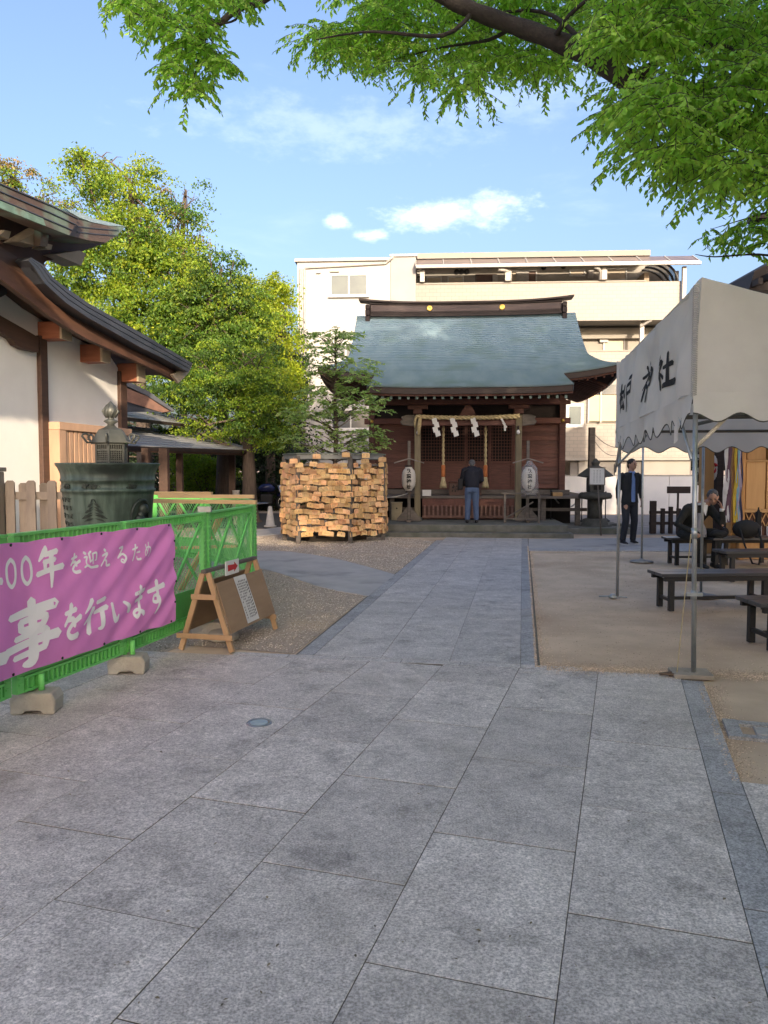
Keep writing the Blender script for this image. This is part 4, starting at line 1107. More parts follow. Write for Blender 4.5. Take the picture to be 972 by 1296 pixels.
b = MB(); b.b2((ax(372) - .1, .2, az_(548)), (ax(379.6), 1.2, az_(522))); b.build('side_balcony', M_pipe, AP)

# white site hoarding behind the yard
wl_ = thing('boundary_wall', 'long white hoarding wall behind the yard', 'wall', (4.4, 26.4, 0), 0)
x = 4.4; i = 0
while x < 24:
    b = MB(); b.b2((x - 4.4, 0, -.02), (x - 4.4 + 1.78, .06, 1.30)); b.build('panel', mat('hoarding', (.82, .81, .78), (.76, .75, .73), scale=1.5, rough=.6, rnd=.03), wl_)
    x += 1.8
b = MB(); b.b2((-.05, -.02, 1.303), (19.8, .08, 1.34)); b.build('cap_rail', M_pipe, wl_)
# ================================================================== LEFT HALL
M_plaster = mat('plaster', (.80, .785, .75), (.75, .735, .70), scale=1.5, rough=.9, bump=.15, bscale=150, coords='World')
M_hw = mat('hall_timber', (.085, .046, .032), (.06, .034, .024), scale=4, rough=.6, stretch=(5, .6, 5), bump=.2, bscale=10)
M_hred = mat('purlin_timber', (.36, .13, .07), (.28, .10, .055), scale=4, rough=.6, stretch=(.6, 5, 5), rnd=.1)
M_cap2 = mat('purlin_cap', (.42, .34, .24), (.34, .28, .2), scale=4, rough=.6)
M_roofd = mat('dark_copper', (.050, .055, .068), (.034, .038, .048), scale=3, rough=.42, stretch=(4, .5, 4), spec=.6)
M_pat = mat('patina', (.20, .33, .27), (.13, .20, .16), scale=5, rough=.6, col3=(.14, .10, .07), scale3=2.2, c3=(.5, .62))
M_bands = mat('band_copper', (.13, .085, .062), (.085, .06, .048), scale=4, rough=.5, stretch=(3, .6, 5), col3=(.16, .24, .19), scale3=1.6, c3=(.46, .66))
XH = -7.2
HO = to_world(PT, XH, 11.0)
HALL = thing('prayer_hall', 'left hall with white plaster gable wall and sweeping curved dark roof', 'hall', HO, PT)
def wf(u, v, X0, dx=0.0):
    """point of the hall-frame plane x = X0 seen at (u,v), in the hall's own coordinates"""
    r = to_local(PT, ray(u, v)); t = X0 / r.x
    return Vector((X0 - XH + dx, r.y * t - 11.0, CAM_H + r.z * t))
def hpoly(pts, X0, th, name, m, bevel=0.0, par=None):
    b = MB(); b.prism([wf(u, v, X0) for u, v in pts], (-th, 0, 0)); return b.build(name, m, par or HALL, bevel=bevel)
ys = wf(150, 500, XH).y
yl = -3.6
b = MB(); b.prism([(0, yl, 0), (0, ys, 0), (0, ys, 3.35), (0, 1.1, 3.9), (0, -.4, 4.4), (0, yl, 6.0)], (-5.0, 0, 0)); b.build('plaster_wall', M_plaster, HALL)
for (u0, u1, vt) in ((48, 57, 425), (149, 157, 470)):
    y0, y1 = wf(u0, 520, XH).y, wf(u1, 520, XH).y
    b = MB(); b.b2((-.08, y0, 0), (.07, y1, wf(u0, vt, XH).z)); b.build('wall_post', M_hw, HALL, bevel=.01)
hpoly([(-25, 386), (0, 399), (30, 416), (49, 427), (49, 446), (31, 442), (21, 437), (15, 429), (0, 420), (-25, 412)], -7.10, .12, 'curved_brace', M_hw)
# slatted wooden panel low on the wall
p0, p1 = wf(57, 534, XH), wf(150, 543, XH)
zt = p0.z
M_lat = mat('slat_panel_wood', (.44, .28, .185), (.36, .225, .15), scale=4, rough=.75, stretch=(2, 2, .5), rnd=.12)
b = MB(); b.b2((.07, p0.y - .02, zt - .12), (.26, p1.y, zt)); b.build('panel_rail', M_lat, HALL, bevel=.006)
b = MB(); b.b2((.07, p0.y - .02, .3), (.25, p0.y + .16, zt - .123)); b.build('panel_stile', M_lat, HALL, bevel=.006)
b = MB(); b.b2((.04, p0.y + .17, .4), (.08, p1.y, zt - .13)); b.build('panel_backing', M_hw, HALL)
n = int((p1.y - p0.y - .2) / .125); q = MB(); q.b2((0, 0, .4), (.12, .085, zt - .123)); sl = q.build('wall_slat', M_lat, HALL); sl.location = (.10, p0.y + .18, 0)
for i in range(1, n): inst(sl, HALL, (.10, p0.y + .18 + i * .125, 0))
# purlin ends poking through the gable
for (u, v0, v1) in ((47.5, 407, 429), (101, 436, 458), (149, 460, 483)):
    a, c = wf(u, v0, XH), wf(u, v1, XH); w = .26
    b = MB(); b.b2((-.02, a.y, c.z), (.36, a.y + w, a.z)); pb = b.build('purlin', M_hred, HALL, bevel=.012)
    b = MB(); b.b2((.362, a.y - .006, c.z - .006), (.40, a.y + w + .006, a.z + .006)); b.build('end_cap', M_cap2, pb, bevel=.006)
# sweeping rake boards
top = [(40, 326), (56, 336), (68, 352), (89, 368), (111, 383), (148, 404), (180, 422), (212, 441), (244, 460)]
mid = [(238, 471), (205, 453), (178, 440), (141, 419), (111, 402), (83, 383), (57, 359), (43, 338), (36, 330)]
hpoly(top + mid, -6.35, .25, 'rake_roof_edge', M_roofd)
def offset(poly, f0, f1):
    n = len(top); out_a, out_b = [], []
    for i in range(n):
        a = top[i]; c = mid[n - 1 - i]
        out_a.append((a[0] + (c[0] - a[0]) * f0, a[1] + (c[1] - a[1]) * f0)); out_b.append((a[0] + (c[0] - a[0]) * f1, a[1] + (c[1] - a[1]) * f1))
    return out_a + out_b[::-1]
for k, (f0, f1) in enumerate(((.0, .27), (.33, .62), (.68, .98))): hpoly(offset(None, f0, f1), -6.33 + .012 * k, .02, 'edge_layer', M_roofd)
lowb = [(224, 482), (200, 470), (170, 456), (140, 442), (111, 429), (87, 415), (62, 399), (49, 388), (20, 367), (0, 352), (-25, 335)]
upb = [(-25, 296), (10, 318), (36, 334), (57, 362), (83, 385), (111, 404), (141, 421), (178, 442), (205, 455), (236, 472)]
hpoly(upb + lowb, -6.55, .10, 'bargeboard', M_hw)
inn = [(-25, 312), (10, 335), (36, 352), (57, 375), (83, 397), (111, 415), (141, 431), (178, 449), (205, 462), (226, 474)]
hpoly(inn + lowb, -6.52, .03, 'bargeboard_moulding', M_hred if False else mat('barge_red', (.16, .078, .05), (.11, .055, .036), scale=3, rough=.6, stretch=(3, .5, 3)))
b = MB(); tp = [wf(u, v, -6.4) for u, v in top]; tp = [Vector((p.x - .02, p.y, p.z)) for p in tp]; bk = [p - Vector((7, 0, 0)) for p in tp]
b.grid([tp, bk]); b.build('lower_roof', M_roofd, HALL, recalc=False)
tp2 = [wf(u, v, -6.5) for u, v in upb]; b = MB(); b.grid([[p - Vector((.05, 0, .03)) for p in tp2], [p - Vector((5, 0, .03)) for p in tp2]]); b.build('eave_underside', M_hw, HALL, recalc=False)
# rafters' tips at the far eave
hpoly([(218, 474), (243, 462), (239, 472), (226, 485)], -6.45, .05, 'eave_tip', M_cap2)
# upper roof with banded copper eaves ------------------------------
up1 = [(-30, 214), (0, 231), (35, 246), (68, 260), (100, 276), (88, 298), (55, 285), (20, 270), (0, 262), (-30, 247)]
hpoly(up1, -6.0, .25, 'upper_eave_band', M_bands)
for k, (f0, f1) in enumerate(((.02, .06), (.33, .37), (.66, .70))):
    T_ = up1[:5]; B_ = up1[5:][::-1]
    P_ = [(a[0] + (c[0] - a[0]) * f0, a[1] + (c[1] - a[1]) * f0) for a, c in zip(T_, B_)] + [(a[0] + (c[0] - a[0]) * f1, a[1] + (c[1] - a[1]) * f1) for a, c in zip(T_, B_)][::-1]
    hpoly(P_, -5.985, .02, 'band_groove', M_roofd)
hpoly([(-30, 238), (0, 254), (20, 262), (55, 277), (58, 286), (20, 271), (0, 263), (-30, 248)], -5.97, .03, 'patina_strip', M_pat)
up2 = [(96, 277), (116, 282), (138, 286), (159, 287), (147, 299), (134, 307), (112, 304), (88, 298)]
hpoly(up2, -6.12, .5, 'corner_eave_band', M_bands)
for k, (v0, v1) in enumerate(((287, 288), (294, 295))): hpoly([(98, v0 - 1), (120, v0 + 1.5), (150, v0 + 4), (150, v1 + 4), (120, v1 + 1.5), (98, v1 - 1)], -6.11, .02, 'band_groove', M_roofd)
hpoly([(88, 268), (100, 275), (116, 281), (138, 285.5), (159, 286.5), (138, 281), (120, 277), (104, 270), (84, 264)], -6.2, 2.5, 'upper_roof_tiles', M_copper)
b = MB(); T_ = [wf(u, v, -6.05) for u, v in up1[:5]]; b.grid([T_, [p + Vector((-5, 0, 1.3)) for p in T_]]); b.build('upper_roof', M_copper, HALL, recalc=False)
hpoly([(-30, 247), (0, 262), (55, 285), (88, 297), (135, 307), (106, 317), (96, 323), (60, 330), (46, 338), (0, 361), (-30, 345)], -6.8, .4, 'upper_soffit', mat('soffit_wood', (.06, .032, .024), (.04, .022, .018), scale=4, rough=.7))
b = MB(); b.b2((-4.5, yl, 3.9), (-.05, wf(60, 340, XH).y, 4.9)); b.build('upper_wall', M_hw, HALL)
hpoly([(70, 322), (103, 336), (109, 321), (101, 317)], -6.6, .3, 'bracket_arm', M_cap2)
hpoly([(25, 306), (51, 312), (51, 290), (57, 287)], -6.4, .25, 'bracket_arm', M_cap2)
hpoly([(52, 287), (62.5, 291), (60, 312), (51, 311)], -6.3, .10, 'patina_cap', M_pat)
hpoly([(0, 298), (11, 303), (14, 293), (6, 291)], -6.4, .2, 'bracket_arm', M_cap2)
hpoly([(57, 314), (65, 316), (66.5, 310), (59, 308)], -6.45, .2, 'bracket_arm', M_cap2)
# dark brackets left edge
hpoly([(-30, 352), (8, 352), (9, 372), (-30, 392)], -6.9, .3, 'dark_bracket', M_roofd)

# annex with two low canopy roofs behind the hall -------------------
AX = thing('annex_building', 'low wooden annex with grey canopy roofs on posts beyond the left hall', 'annex', (-6.6, 20, 0), 0)
def L(p): return (p[0] + 6.6, p[1] - 20, p[2])
M_slate = mat('slate_roof', (.30, .30, .30), (.23, .235, .24), scale=5, rough=.55, stretch=(1, 4, 1), bump=.3, bscale=30)
def roof_quad(pts, nrow, name, thick=.09):
    A, B, Cc, D = [Vector(p) for p in pts]      # eave left, eave right, top right, top left
    b = MB()
    for i in range(nrow):
        f0, f1 = i / nrow, (i + 1) / nrow
        l0, r0, l1, r1 = A.lerp(D, f0), B.lerp(Cc, f0), A.lerp(D, f1), B.lerp(Cc, f1)
        up = Vector((0, 0, .02))
        b.add([L(l0 + up), L(r0 + up), L(r1), L(l1), L(l0), L(r0)], [(0, 1, 2, 3), (4, 5, 1, 0)])
    b.build(name, M_slate, AX, recalc=False)
    b = MB(); dn = Vector((0, 0, -thick)); b.add([L(A + dn), L(B + dn), L(Cc + dn), L(D + dn), L(A), L(B)], [(3, 2, 1, 0), (0, 1, 5, 4)]); b.build(name + '_underside', M_dark, AX, recalc=False)
roof_quad([(-6.0, 15.6, 2.03), (-3.78, 23.0, 2.09), (-6.1, 25.2, 2.72), (-8.6, 17.0, 2.78)], 10, 'canopy_roof')
roof_quad([(-3.78, 23.0, 2.09), (-5.0, 27, 2.09), (-6.0, 26, 2.6), (-6.1, 25.2, 2.72)], 6, 'canopy_roof')
A_, B_ = at(150, 527, 18.5), at(266, 540, 24.0)
roof_quad([A_, B_, B_ + Vector((-1.9, 1.2, .62)), A_ + Vector((-1.9, .8, .62))], 7, 'upper_canopy_roof')
g_ = [at(150, 484, 19), at(185, 500, 19), at(217, 520, 19), at(205, 522, 19), at(150, 505, 19)]
b = MB(); b.prism([L(p) for p in g_], (0, .2, 0)); b.build('annex_bargeboard', MATS['barge_red'], AX)
g_ = [at(148, 476, 19), at(188, 495, 19), at(221, 519, 19), at(216, 521, 19), at(185, 501, 19), at(148, 486, 19)]
b = MB(); b.prism([L(p) for p in g_], (-3, .4, 0)); b.build('annex_gable_roof', M_roofd, AX)
for (u, Y, w) in ((208, 17.3, .19), (227.5, 19.5, .15), (294, 23.5, .18), (185, 17.0, .15)):
    p = at(u, 600, Y); b = MB(); b.b2((p.x - w / 2, Y - w / 2, 0), (p.x + w / 2, Y + w / 2, 2.0)); 
    o = b.v; b.v = [L(q) for q in o]; b.build('canopy_post', M_hw, AX)
b = MB(); P0, P1 = Vector((-6.05, 15.6, 1.98)), Vector((-3.95, 22.9, 2.0)); b.bar(L(P0), L(P1), .1, .13); b.build('canopy_beam', M_hw, AX)
for k in range(17):
    f = (k + .5) / 17; e = Vector((-5.97, 15.7, 2.0)).lerp(Vector((-3.86, 22.9, 2.03)), f); i_ = Vector((-8.5, 17, 2.68)).lerp(Vector((-6.1, 25, 2.62)), f)
    b = MB(); b.bar(L(e), L(i_ + Vector((0, 0, -.08))), .05, .06); b.build('canopy_rafter', M_hw, AX)
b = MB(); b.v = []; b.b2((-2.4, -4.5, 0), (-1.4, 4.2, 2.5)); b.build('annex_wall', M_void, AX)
for k in range(4):
    p = Vector((-7.95 + k * .0, 16.4 + k * 2.0, 0)); b = MB(); b.b2((-1.39, -3.9 + k * 1.9, .15), (-1.36, -2.4 + k * 1.9, 2.0)); fr = b.build('glass_door', M_pane_d, AX)
    q = MB(); q.b2((-1.355, -3.95 + k * 1.9, .1), (-1.33, -3.85 + k * 1.9, 2.05)); q.b2((-1.355, -3.2 + k * 1.9, .1), (-1.33, -3.12 + k * 1.9, 2.05)); q.build('door_frame', M_hw, fr)

# ================================================================== picket fence, urn, bronze lantern
M_pick = mat('picket_wood', (.30, .25, .20), (.21, .175, .145), scale=4, rough=.85, stretch=(2, 2, .4), bump=.3, rnd=.10, col3=(.17, .14, .10), scale3=2.5, c3=(.55, .75))
pf = thing('picket_fence', 'weathered wooden picket fence behind the green barricade on the left', 'fence', (-4.6, 9.0, 0), 0)
pk = MB(); pk.prism([(-.052, 0, 0), (.052, 0, 0), (.052, 0, 1.375), (.028, 0, 1.40), (-.028, 0, 1.40), (-.052, 0, 1.375)], (0, .03, 0))
pko = pk.build('picket', M_pick, pf, bevel=.004); pko.location = (-.5, -.03, 0)
for i in range(1, 19): inst(pko, pf, (-.5 + i * .122, -.03 if i % 2 == 0 else .04, 0 if i % 2 == 0 else -.03))
for z in (1.22, .55):
    b = MB(); b.b2((-.6, .005, z - .045), (1.75, .035, z + .045)); b.build('fence_rail', M_pick, pf)
b = MB(); b.b2((-.02, -.16, 0), (.16, .0, 1.50)); b.prism([(-.04, -.18, 1.503), (.18, -.18, 1.503), (.18, .02, 1.503), (-.04, .02, 1.503)], (0, 0, .05)); b.build('fence_post', M_pick, pf, bevel=.008)
M_bronze = mat('urn_bronze', (.045, .075, .062), (.12, .17, .145), scale=3.2, rough=.55, metal=.3, bump=.12, stretch=(5, 5, .5), col3=(.022, .030, .027), scale3=2.2, c3=(.46, .64), spec=.5)
UR = thing('bronze_urn', 'large green bronze water urn with crests standing behind the barricade', 'urn', (-2.72, 7.6, 0), 0)
b = MB(); b.lathe([(.33, .42), (.345, .5), (.375, .75), (.40, 1.0), (.425, 1.27), (.43, 1.31), (.445, 1.315), (.445, 1.34), (.43, 1.345), (.435, 1.41), (.447, 1.415), (.447, 1.435), (.44, 1.44), (.445, 1.49), (.465, 1.54), (.487, 1.572), (.492, 1.585), (.485, 1.592), (.455, 1.575), (.42, 1.5), (.40, 1.2), (.3, .6)], 64, cap=False); b.build('body', M_bronze, UR)
b = MB(); b.lathe([(.39, .02), (.39, .10), (.35, .14), (.33, .34), (.36, .38), (.36, .42)], 8, smooth=False); b.b2((-.5, -.5, -.02), (.5, .5, .10)); b.build('pedestal', M_stone, UR)
b = MB(); b.lathe([(.001, 1.47), (.41, 1.47)], 40, cap=False); b.build('water', mat('water', (.03, .04, .04), scale=5, rough=.08), UR)
def on_urn(th, z, dr=.0):
    r_ = .345 + (z - .5) * (.435 - .345) / .8 + dr; return Vector((r_ * math.sin(th), -r_ * math.cos(th), z))
M_bz2 = mat('bronze_relief', (.022, .030, .028), (.04, .055, .05), scale=20, rough=.45, metal=.4)
b = MB()      # tiered crest on the front
for k, (w, h0, h1) in enumerate(((.035, 1.22, 1.255), (.07, 1.185, 1.215), (.06, 1.16, 1.182), (.11, 1.13, 1.157), (.085, 1.11, 1.127), (.15, 1.075, 1.107), (.12, 1.05, 1.073))):
    for s in (-1, 1): b.add([on_urn(.02, h1, .02), on_urn(.02 + s * w * 1.2, h0 - .004, .012), on_urn(.02 + s * w * 2.0, h0 - .012, .014), on_urn(.02 + s * w * 1.3, h1 - .006, .014)], [(0, 1, 2, 3)])
b.build('crest', M_bz2, UR)
def blob(b, c, r_, sq=1.0, n=12):
    rows_ = []
    for i in range(9):
        a = -math.pi / 2 + math.pi * i / 8; rows_.append([Vector((c[0] + r_[0] * math.cos(a) * math.cos(t * math.tau / n), c[1] + r_[1] * math.cos(a) * math.sin(t * math.tau / n), c[2] + r_[2] * math.sin(a))) for t in range(n)])
    b.grid(rows_, closed=True)
b = MB(); rim_ = []
th0, zc = 1.10, 1.09
for k in range(33):
    a = k * math.tau / 32; rim_.append(on_urn(th0 + .26 * math.cos(a), zc + .145 * math.sin(a), .012))
b.tube(rim_, .014, 8, cap=False)
for (dt, dz, r_) in ((.06, .055, .062), (-.04, -.055, .066), (.0, 0, .045)):
    c = on_urn(th0 + dt, zc + dz, .0); blob(b, c, (r_, r_ * .8, r_))
b.build('comma_crest', M_bz2, UR)
b = MB()      # raised script and frieze marks
rg = random.Random(4)
for col_ in range(3):
    for k in range(9):
        th = -.62 - col_ * .17; z = 1.24 - k * .075
        for j in range(4):
            a = on_urn(th + rg.uniform(-.05, .05), z + rg.uniform(-.025, .025), .004); c = on_urn(th + rg.uniform(-.05, .05), z + rg.uniform(-.025, .025), .004); b.bar(a, c, .007, .006)
for k in range(26):
    th = -.2 + rg.uniform(0, .38); a = on_urn(th, 1.365 + rg.uniform(-.018, .03), .0); c = on_urn(th + rg.uniform(-.04, .04), 1.365 + rg.uniform(-.018, .03), .0); b.bar(a, c, .01, .01)
for k in range(16):
    th = .72 + rg.uniform(0, .2); a = on_urn(th, 1.365 + rg.uniform(-.018, .03), .0); c = on_urn(th + rg.uniform(-.04, .04), 1.365 + rg.uniform(-.018, .03), .0); b.bar(a, c, .01, .01)
for k in range(16):
    th = -.82 + rg.uniform(0, .25); a = on_urn(th, 1.365 + rg.uniform(-.018, .03), .0); c = on_urn(th + rg.uniform(-.04, .04), 1.365 + rg.uniform(-.018, .03), .0); b.bar(a, c, .01, .01)
b.build('raised_script', M_bz2, UR)['kind'] = 'stuff'

LT = thing('bronze_lantern', 'bronze lantern with flame finial and scrolled roof corners behind the urn', 'lantern', (-3.27, 9.25, 0), 20)
M_bl = mat('lantern_bronze', (.095, .10, .09), (.065, .07, .065), scale=6, rough=.5, metal=.4, bump=.1)
b = MB(); b.lathe([(.36, 0), (.36, .18), (.2, .22), (.1, .35), (.09, .9), (.11, 1.05), (.1, 1.2), (.16, 1.4), (.22, 1.52), (.2, 1.58)], 12); b.build('stem', M_bl, LT)
b = MB(); b.lathe([(.13, 1.58), (.13, 1.82)], 6, smooth=False); b.build('inner_dark', M_void, LT)
b = MB()
for k in range(6):
    a0, a1 = k * math.tau / 6, (k + 1) * math.tau / 6; P, Q = Vector((.175 * math.cos(a0), .175 * math.sin(a0), 0)), Vector((.175 * math.cos(a1), .175 * math.sin(a1), 0))
    b.bar(P + Vector((0, 0, 1.56)), P + Vector((0, 0, 1.84)), .025, .025)
    for z in (1.57, 1.63, 1.76, 1.83): b.bar(P + Vector((0, 0, z)), Q + Vector((0, 0, z)), .02, .02)
    for f in (.2, .35, .5, .65, .8): b.bar(P.lerp(Q, f) + Vector((0, 0, 1.58)), P.lerp(Q, f) + Vector((0, 0, 1.83)), .009, .009)
    for z in (1.655, 1.68, 1.705, 1.73): b.bar(P + Vector((0, 0, z)), Q + Vector((0, 0, z)), .007, .007)
b.build('firebox_lattice', M_bl, LT)
b = MB(); b.lathe([(.18, 1.83), (.235, 1.845), (.225, 1.87), (.19, 1.94), (.15, 2.0), (.08, 2.03), (.055, 2.05)], 6, smooth=False); b.build('roof', M_bl, LT, bevel=.006)
for k in range(6):
    a = k * math.tau / 6; pts = []
    for j in range(15):
        f = j / 14; ang = -1.2 + f * 5.4; rad = .055 * (1 - .45 * f)
        cx_, cz_ = .30, 1.905
        if j < 4: x, z = .20 + j * .028, 1.86 - .006 * j
        else: x, z = cx_ + rad * math.cos(ang), cz_ + rad * math.sin(ang)
        pts.append((x * math.cos(a), x * math.sin(a), z))
    b = MB(); b.tube(pts, [.013] * 10 + [.012, .011, .01, .009, .008], 6); b.build('scroll', M_bl, LT)
b = MB(); b.lathe([(.05, 2.04), (.04, 2.07), (.085, 2.10), (.075, 2.115), (.035, 2.13), (.04, 2.15), (.07, 2.18), (.085, 2.22), (.07, 2.27), (.035, 2.31), (.004, 2.345)], 14); 
for k in range(8):
    a = k * math.tau / 8; b.tube([(.05 * math.cos(a), .05 * math.sin(a), 2.15), (.095 * math.cos(a + .2), .095 * math.sin(a + .2), 2.22), (.05 * math.cos(a + .4), .05 * math.sin(a + .4), 2.30)], [.012, .014, .004], 5)
b.build('flame_finial', M_bl, LT)

# ================================================================== green barricade with banner
M_gr = mat('green_plastic', (.17, .60, .15), (.13, .52, .12), scale=3, rough=.42, spec=.5, rnd=.05, col3=(.14, .36, .12), scale3=1.2, c3=(.55, .8))
M_blk = mat('block_concrete', (.42, .39, .33), (.33, .305, .26), scale=7, rough=.95, bump=.6, bscale=60)
def barricade(P, Q, lb, solid=True):
    P, Q = Vector((*P, 0)), Vector((*Q, 0)); Ln = (Q - P).length; az = math.degrees(math.atan2(Q.x - P.x, Q.y - P.y))
    t = thing('barricade', lb, 'barricade', P, az, 'green plastic barricade panels around the urn')
    # local: y along the panel, x the thickness (towards +x = the paved side)
    g = .025
    for y in (g, Ln - g - .055):
        b = MB(); b.b2((-.022, y, .15), (.022, y + .055, 1.12))
        for k in range(22): b.b2((-.03, y + .008, .2 + k * .042), (.03, y + .047, .2 + k * .042 + .012))
        b.build('post', M_gr, t)
    b = MB(); b.b2((-.028, g, 1.123), (.028, Ln - g, 1.14)); b.b2((-.02, g + .057, 1.06), (.02, Ln - g - .057, 1.072)); n = int((Ln - .17) / .045)
    for k in range(n): y = g + .06 + (k + .4) * (Ln - .17) / n; b.b2((-.022, y, 1.073), (.022, y + .010, 1.122))
    b.build('top_rail', M_gr, t)
    b = MB(); b.b2((-.028, g + .057, .235), (.028, Ln - g - .057, .25)); b.b2((-.028, g + .057, .15), (.028, Ln - g - .057, .165))
    for k in range(n): y = g + .06 + (k + .4) * (Ln - .17) / n; b.b2((-.026, y, .166), (.026, y + .012, .234))
    b.build('bottom_rail', M_gr, t)
    b = MB(); b.b2((-.008, g + .057, .251), (.008, Ln - g - .057, .47)); b.build('kick_board', M_gr, t)
    z0, z1, y0, y1 = .472, 1.058, g + .057, Ln - g - .057
    # crossing braces
    for (a, c) in (((y0, z0), ((y0 + y1) / 2, z1)), (((y0 + y1) / 2, z0), (y1, z1)), (((y0 + y1) / 2, z0), (y0, z1)), ((y1, z0), ((y0 + y1) / 2, z1))):
        up_ = a[1] < c[1] and c[0] > a[0]
        b = MB(); xo = .006 if up_ else -.012; b.bar((xo, a[0], a[1]), (xo, c[0], c[1]), .018, .030 if up_ else .014, up=(0, 0, 1)); b.build('brace', M_gr, t)
    # fine diagonal mesh
    b = MB(); W_ = y1 - y0; Hh = z1 - z0; sl_ = Hh / (W_ / 2)
    def seg(c, s, w, xo):
        pts = []
        # line z = z0 + s*(y-c)
        ya, yb = y0, y1; za, zb = z0 + s * (ya - c), z0 + s * (yb - c)
        # clip to z range
        cand = []
        for (yy, zz) in ((ya, za), (yb, zb)):
            if z0 <= zz <= z1: cand.append((yy, zz))
        for zz in (z0, z1):
            yy = c + (zz - z0) / s
            if y0 < yy < y1: cand.append((yy, zz))
        if len(cand) >= 2:
            cand.sort(); b.bar((xo, *cand[0]), (xo, *cand[-1]), w * .75, w * .75)
    c = y0 - W_ / 2
    while c < y1: seg(c, sl_, .0055, -.002); c += .056
    c = y0
    while c < y1 + W_ / 2: seg(c, -sl_, .004, -.008); c += .11
    o = b.build('diagonal_mesh', mat('green_mesh', (.22, .58, .22), (.17, .48, .17), scale=3, rough=.5), t); o['kind'] = 'stuff'
    return t
CH = [(-2.66, 3.35), (-2.27, 4.62), (-1.96, 5.72), (-1.64, 7.03), (-1.44, 8.37), (-1.62, 9.6), (-2.0, 10.75), (-2.75, 11.75), (-3.75, 12.45), (-4.9, 12.9)]
BL = ['green barricade panel behind the left end of the pink banner, cut by the picture edge', 'green barricade panel behind the middle of the pink banner', 'green barricade panel at the right end of the pink banner',
      'green barricade panel directly behind the wooden sign board', 'green barricade panel just past the right corner of the enclosure', 'second green barricade panel past the corner, receding from the sign',
      'green barricade panel at the far right bend of the enclosure', 'green barricade panel on the far side, under the long planks', 'farthest left green barricade panel beside the urn']
for i in range(len(CH) - 1): barricade(CH[i], CH[i + 1], BL[i])
def foot_block(x, y, az, lb):
    t = thing('concrete_block', lb, 'concrete block', (x, y, 0), az, 'concrete feet under the barricade')
    b = MB(); prof = [(-.135, 0), (-.065, 0), (-.045, .022), (.045, .022), (.065, 0), (.135, 0), (.14, .09), (.118, .135), (-.118, .135), (-.14, .09)]
    b.prism([(px, -.085, pz) for px, pz in prof], (0, .17, 0)); b.build('block', M_blk, t, bevel=.012)
    b = MB(); b.tube([(-.03, 0, .12), (-.03, 0, .24)], .02, 8); b.tube([(.03, 0, .12), (.03, 0, .24)], .02, 8); b.build('spigot', M_gr, t)
foot_block(-2.20, 4.80, -4, 'concrete foot block nearest the camera under the banner'); foot_block(-1.93, 5.74, -4, 'middle concrete foot block under the banner')
foot_block(-1.62, 7.02, 0, 'concrete foot block behind the wooden sign board'); foot_block(-1.44, 8.36, 40, 'concrete foot block at the far right corner of the barricade')
b = MB(); b.box((0, 0, 0), (.12, .05, .05)); o = tag(b.build('clamp', mat('clamp_metal', (.35, .36, .36), scale=10, rough=.4, metal=.6)), 'grey metal clamp on the barricade joint above the sign', 'clamp'); o.location = (-1.64, 7.03, 1.165)
# planks lying across the corner
M_lum = mat('new_lumber', (.60, .42, .22), (.52, .35, .18), scale=3, rough=.7, stretch=(.4, 4, 4), rnd=.06)
for i, (P, Q, w, lb) in enumerate((((-2.75, 8.9, 1.165), (-1.42, 8.55, 1.165), .05, 'nearer long lumber batten lying across the barricade corner'),
                                   ((-2.9, 9.9, 1.185), (-1.65, 9.75, 1.185), .06, 'farther short lumber batten beyond the urn'), ((-3.6, 10.8, 1.2), (-2.35, 10.5, 1.2), .06, 'farthest lumber batten partly hidden by the urn'))):
    b = MB(); b.bar(P, Q, w, .045); tag(b.build('lumber_batten', M_lum), lb, 'batten', 'lumber battens on the barricade')
b = MB(); b.bar((-3.4, 9.3, .55), (-1.75, 9.1, .62), .09, .03); tag(b.build('lumber_batten', M_lum), 'low lumber board seen through the green mesh', 'batten')
b = MB(); b.bar((-2.5, 9.4, .05), (-1.9, 9.0, 1.0), .09, .03); tag(b.build('lumber_batten', M_lum), 'leaning lumber board seen through the green mesh', 'batten')
# the banner
B0, B1 = Vector((-2.66, 3.30, 0)), Vector((-1.765, 6.26, 0)); BD = (B1 - B0).normalized(); BN = Vector((BD.y, -BD.x, 0)); BLn = (B1 - B0).length
BOff = .055
azb = math.degrees(math.atan2(BD.x, BD.y))
BAN = thing('banner', 'purple pink cloth banner with white brush lettering tied on the green barricade', 'banner', B0 + BN * BOff, azb)
def ban_w(s, z):
    """cloth relief: diagonal drag folds, stronger towards the right end"""
    f = min(1, max(0, (s - 1.2) / 1.6)); d = (s * .75 - z * 1.15)
    w = .010 * f * math.sin(d * 17 + 1.2 * math.sin(z * 5)) + .006 * f * math.sin(d * 31 + s * 3)
    w += .004 * math.sin(s * 7 + z * 2) + .003 * math.sin(s * 19 - z * 6)
    w += .012 * math.sin(max(0, min(1, (1.08 - z) / .8)) * math.pi) 
    w += .010 * max(0, 1 - abs(z - 1.09) / .15) * math.cos((s % .42) / .42 * math.tau)
    return w
def ban(s, z, d=0.0): return Vector((ban_w(s, z) + d, s, z))
ZB, ZTP = .285, 1.095
b = MB(); NS, NZ = 130, 44
rows_ = []
for j in range(NZ + 1):
    z = ZB + (ZTP - ZB) * j / NZ; rows_.append([])
    for i in range(NS + 1):
        s = BLn * i / NS
        zz = z
        if j == NZ: zz -= .012 * (1 - abs(math.cos(s / .42 * math.pi)))
        if j == 0: zz += .008 * (1 - abs(math.cos(s / .42 * math.pi)))
        rows_[-1].append(ban(s - .0, zz))
b.grid(rows_)
M_ban = mat('banner_cloth', (.82, .29, .70), (.77, .26, .65), scale=5, rough=.65, trans=.22, spec=.3)
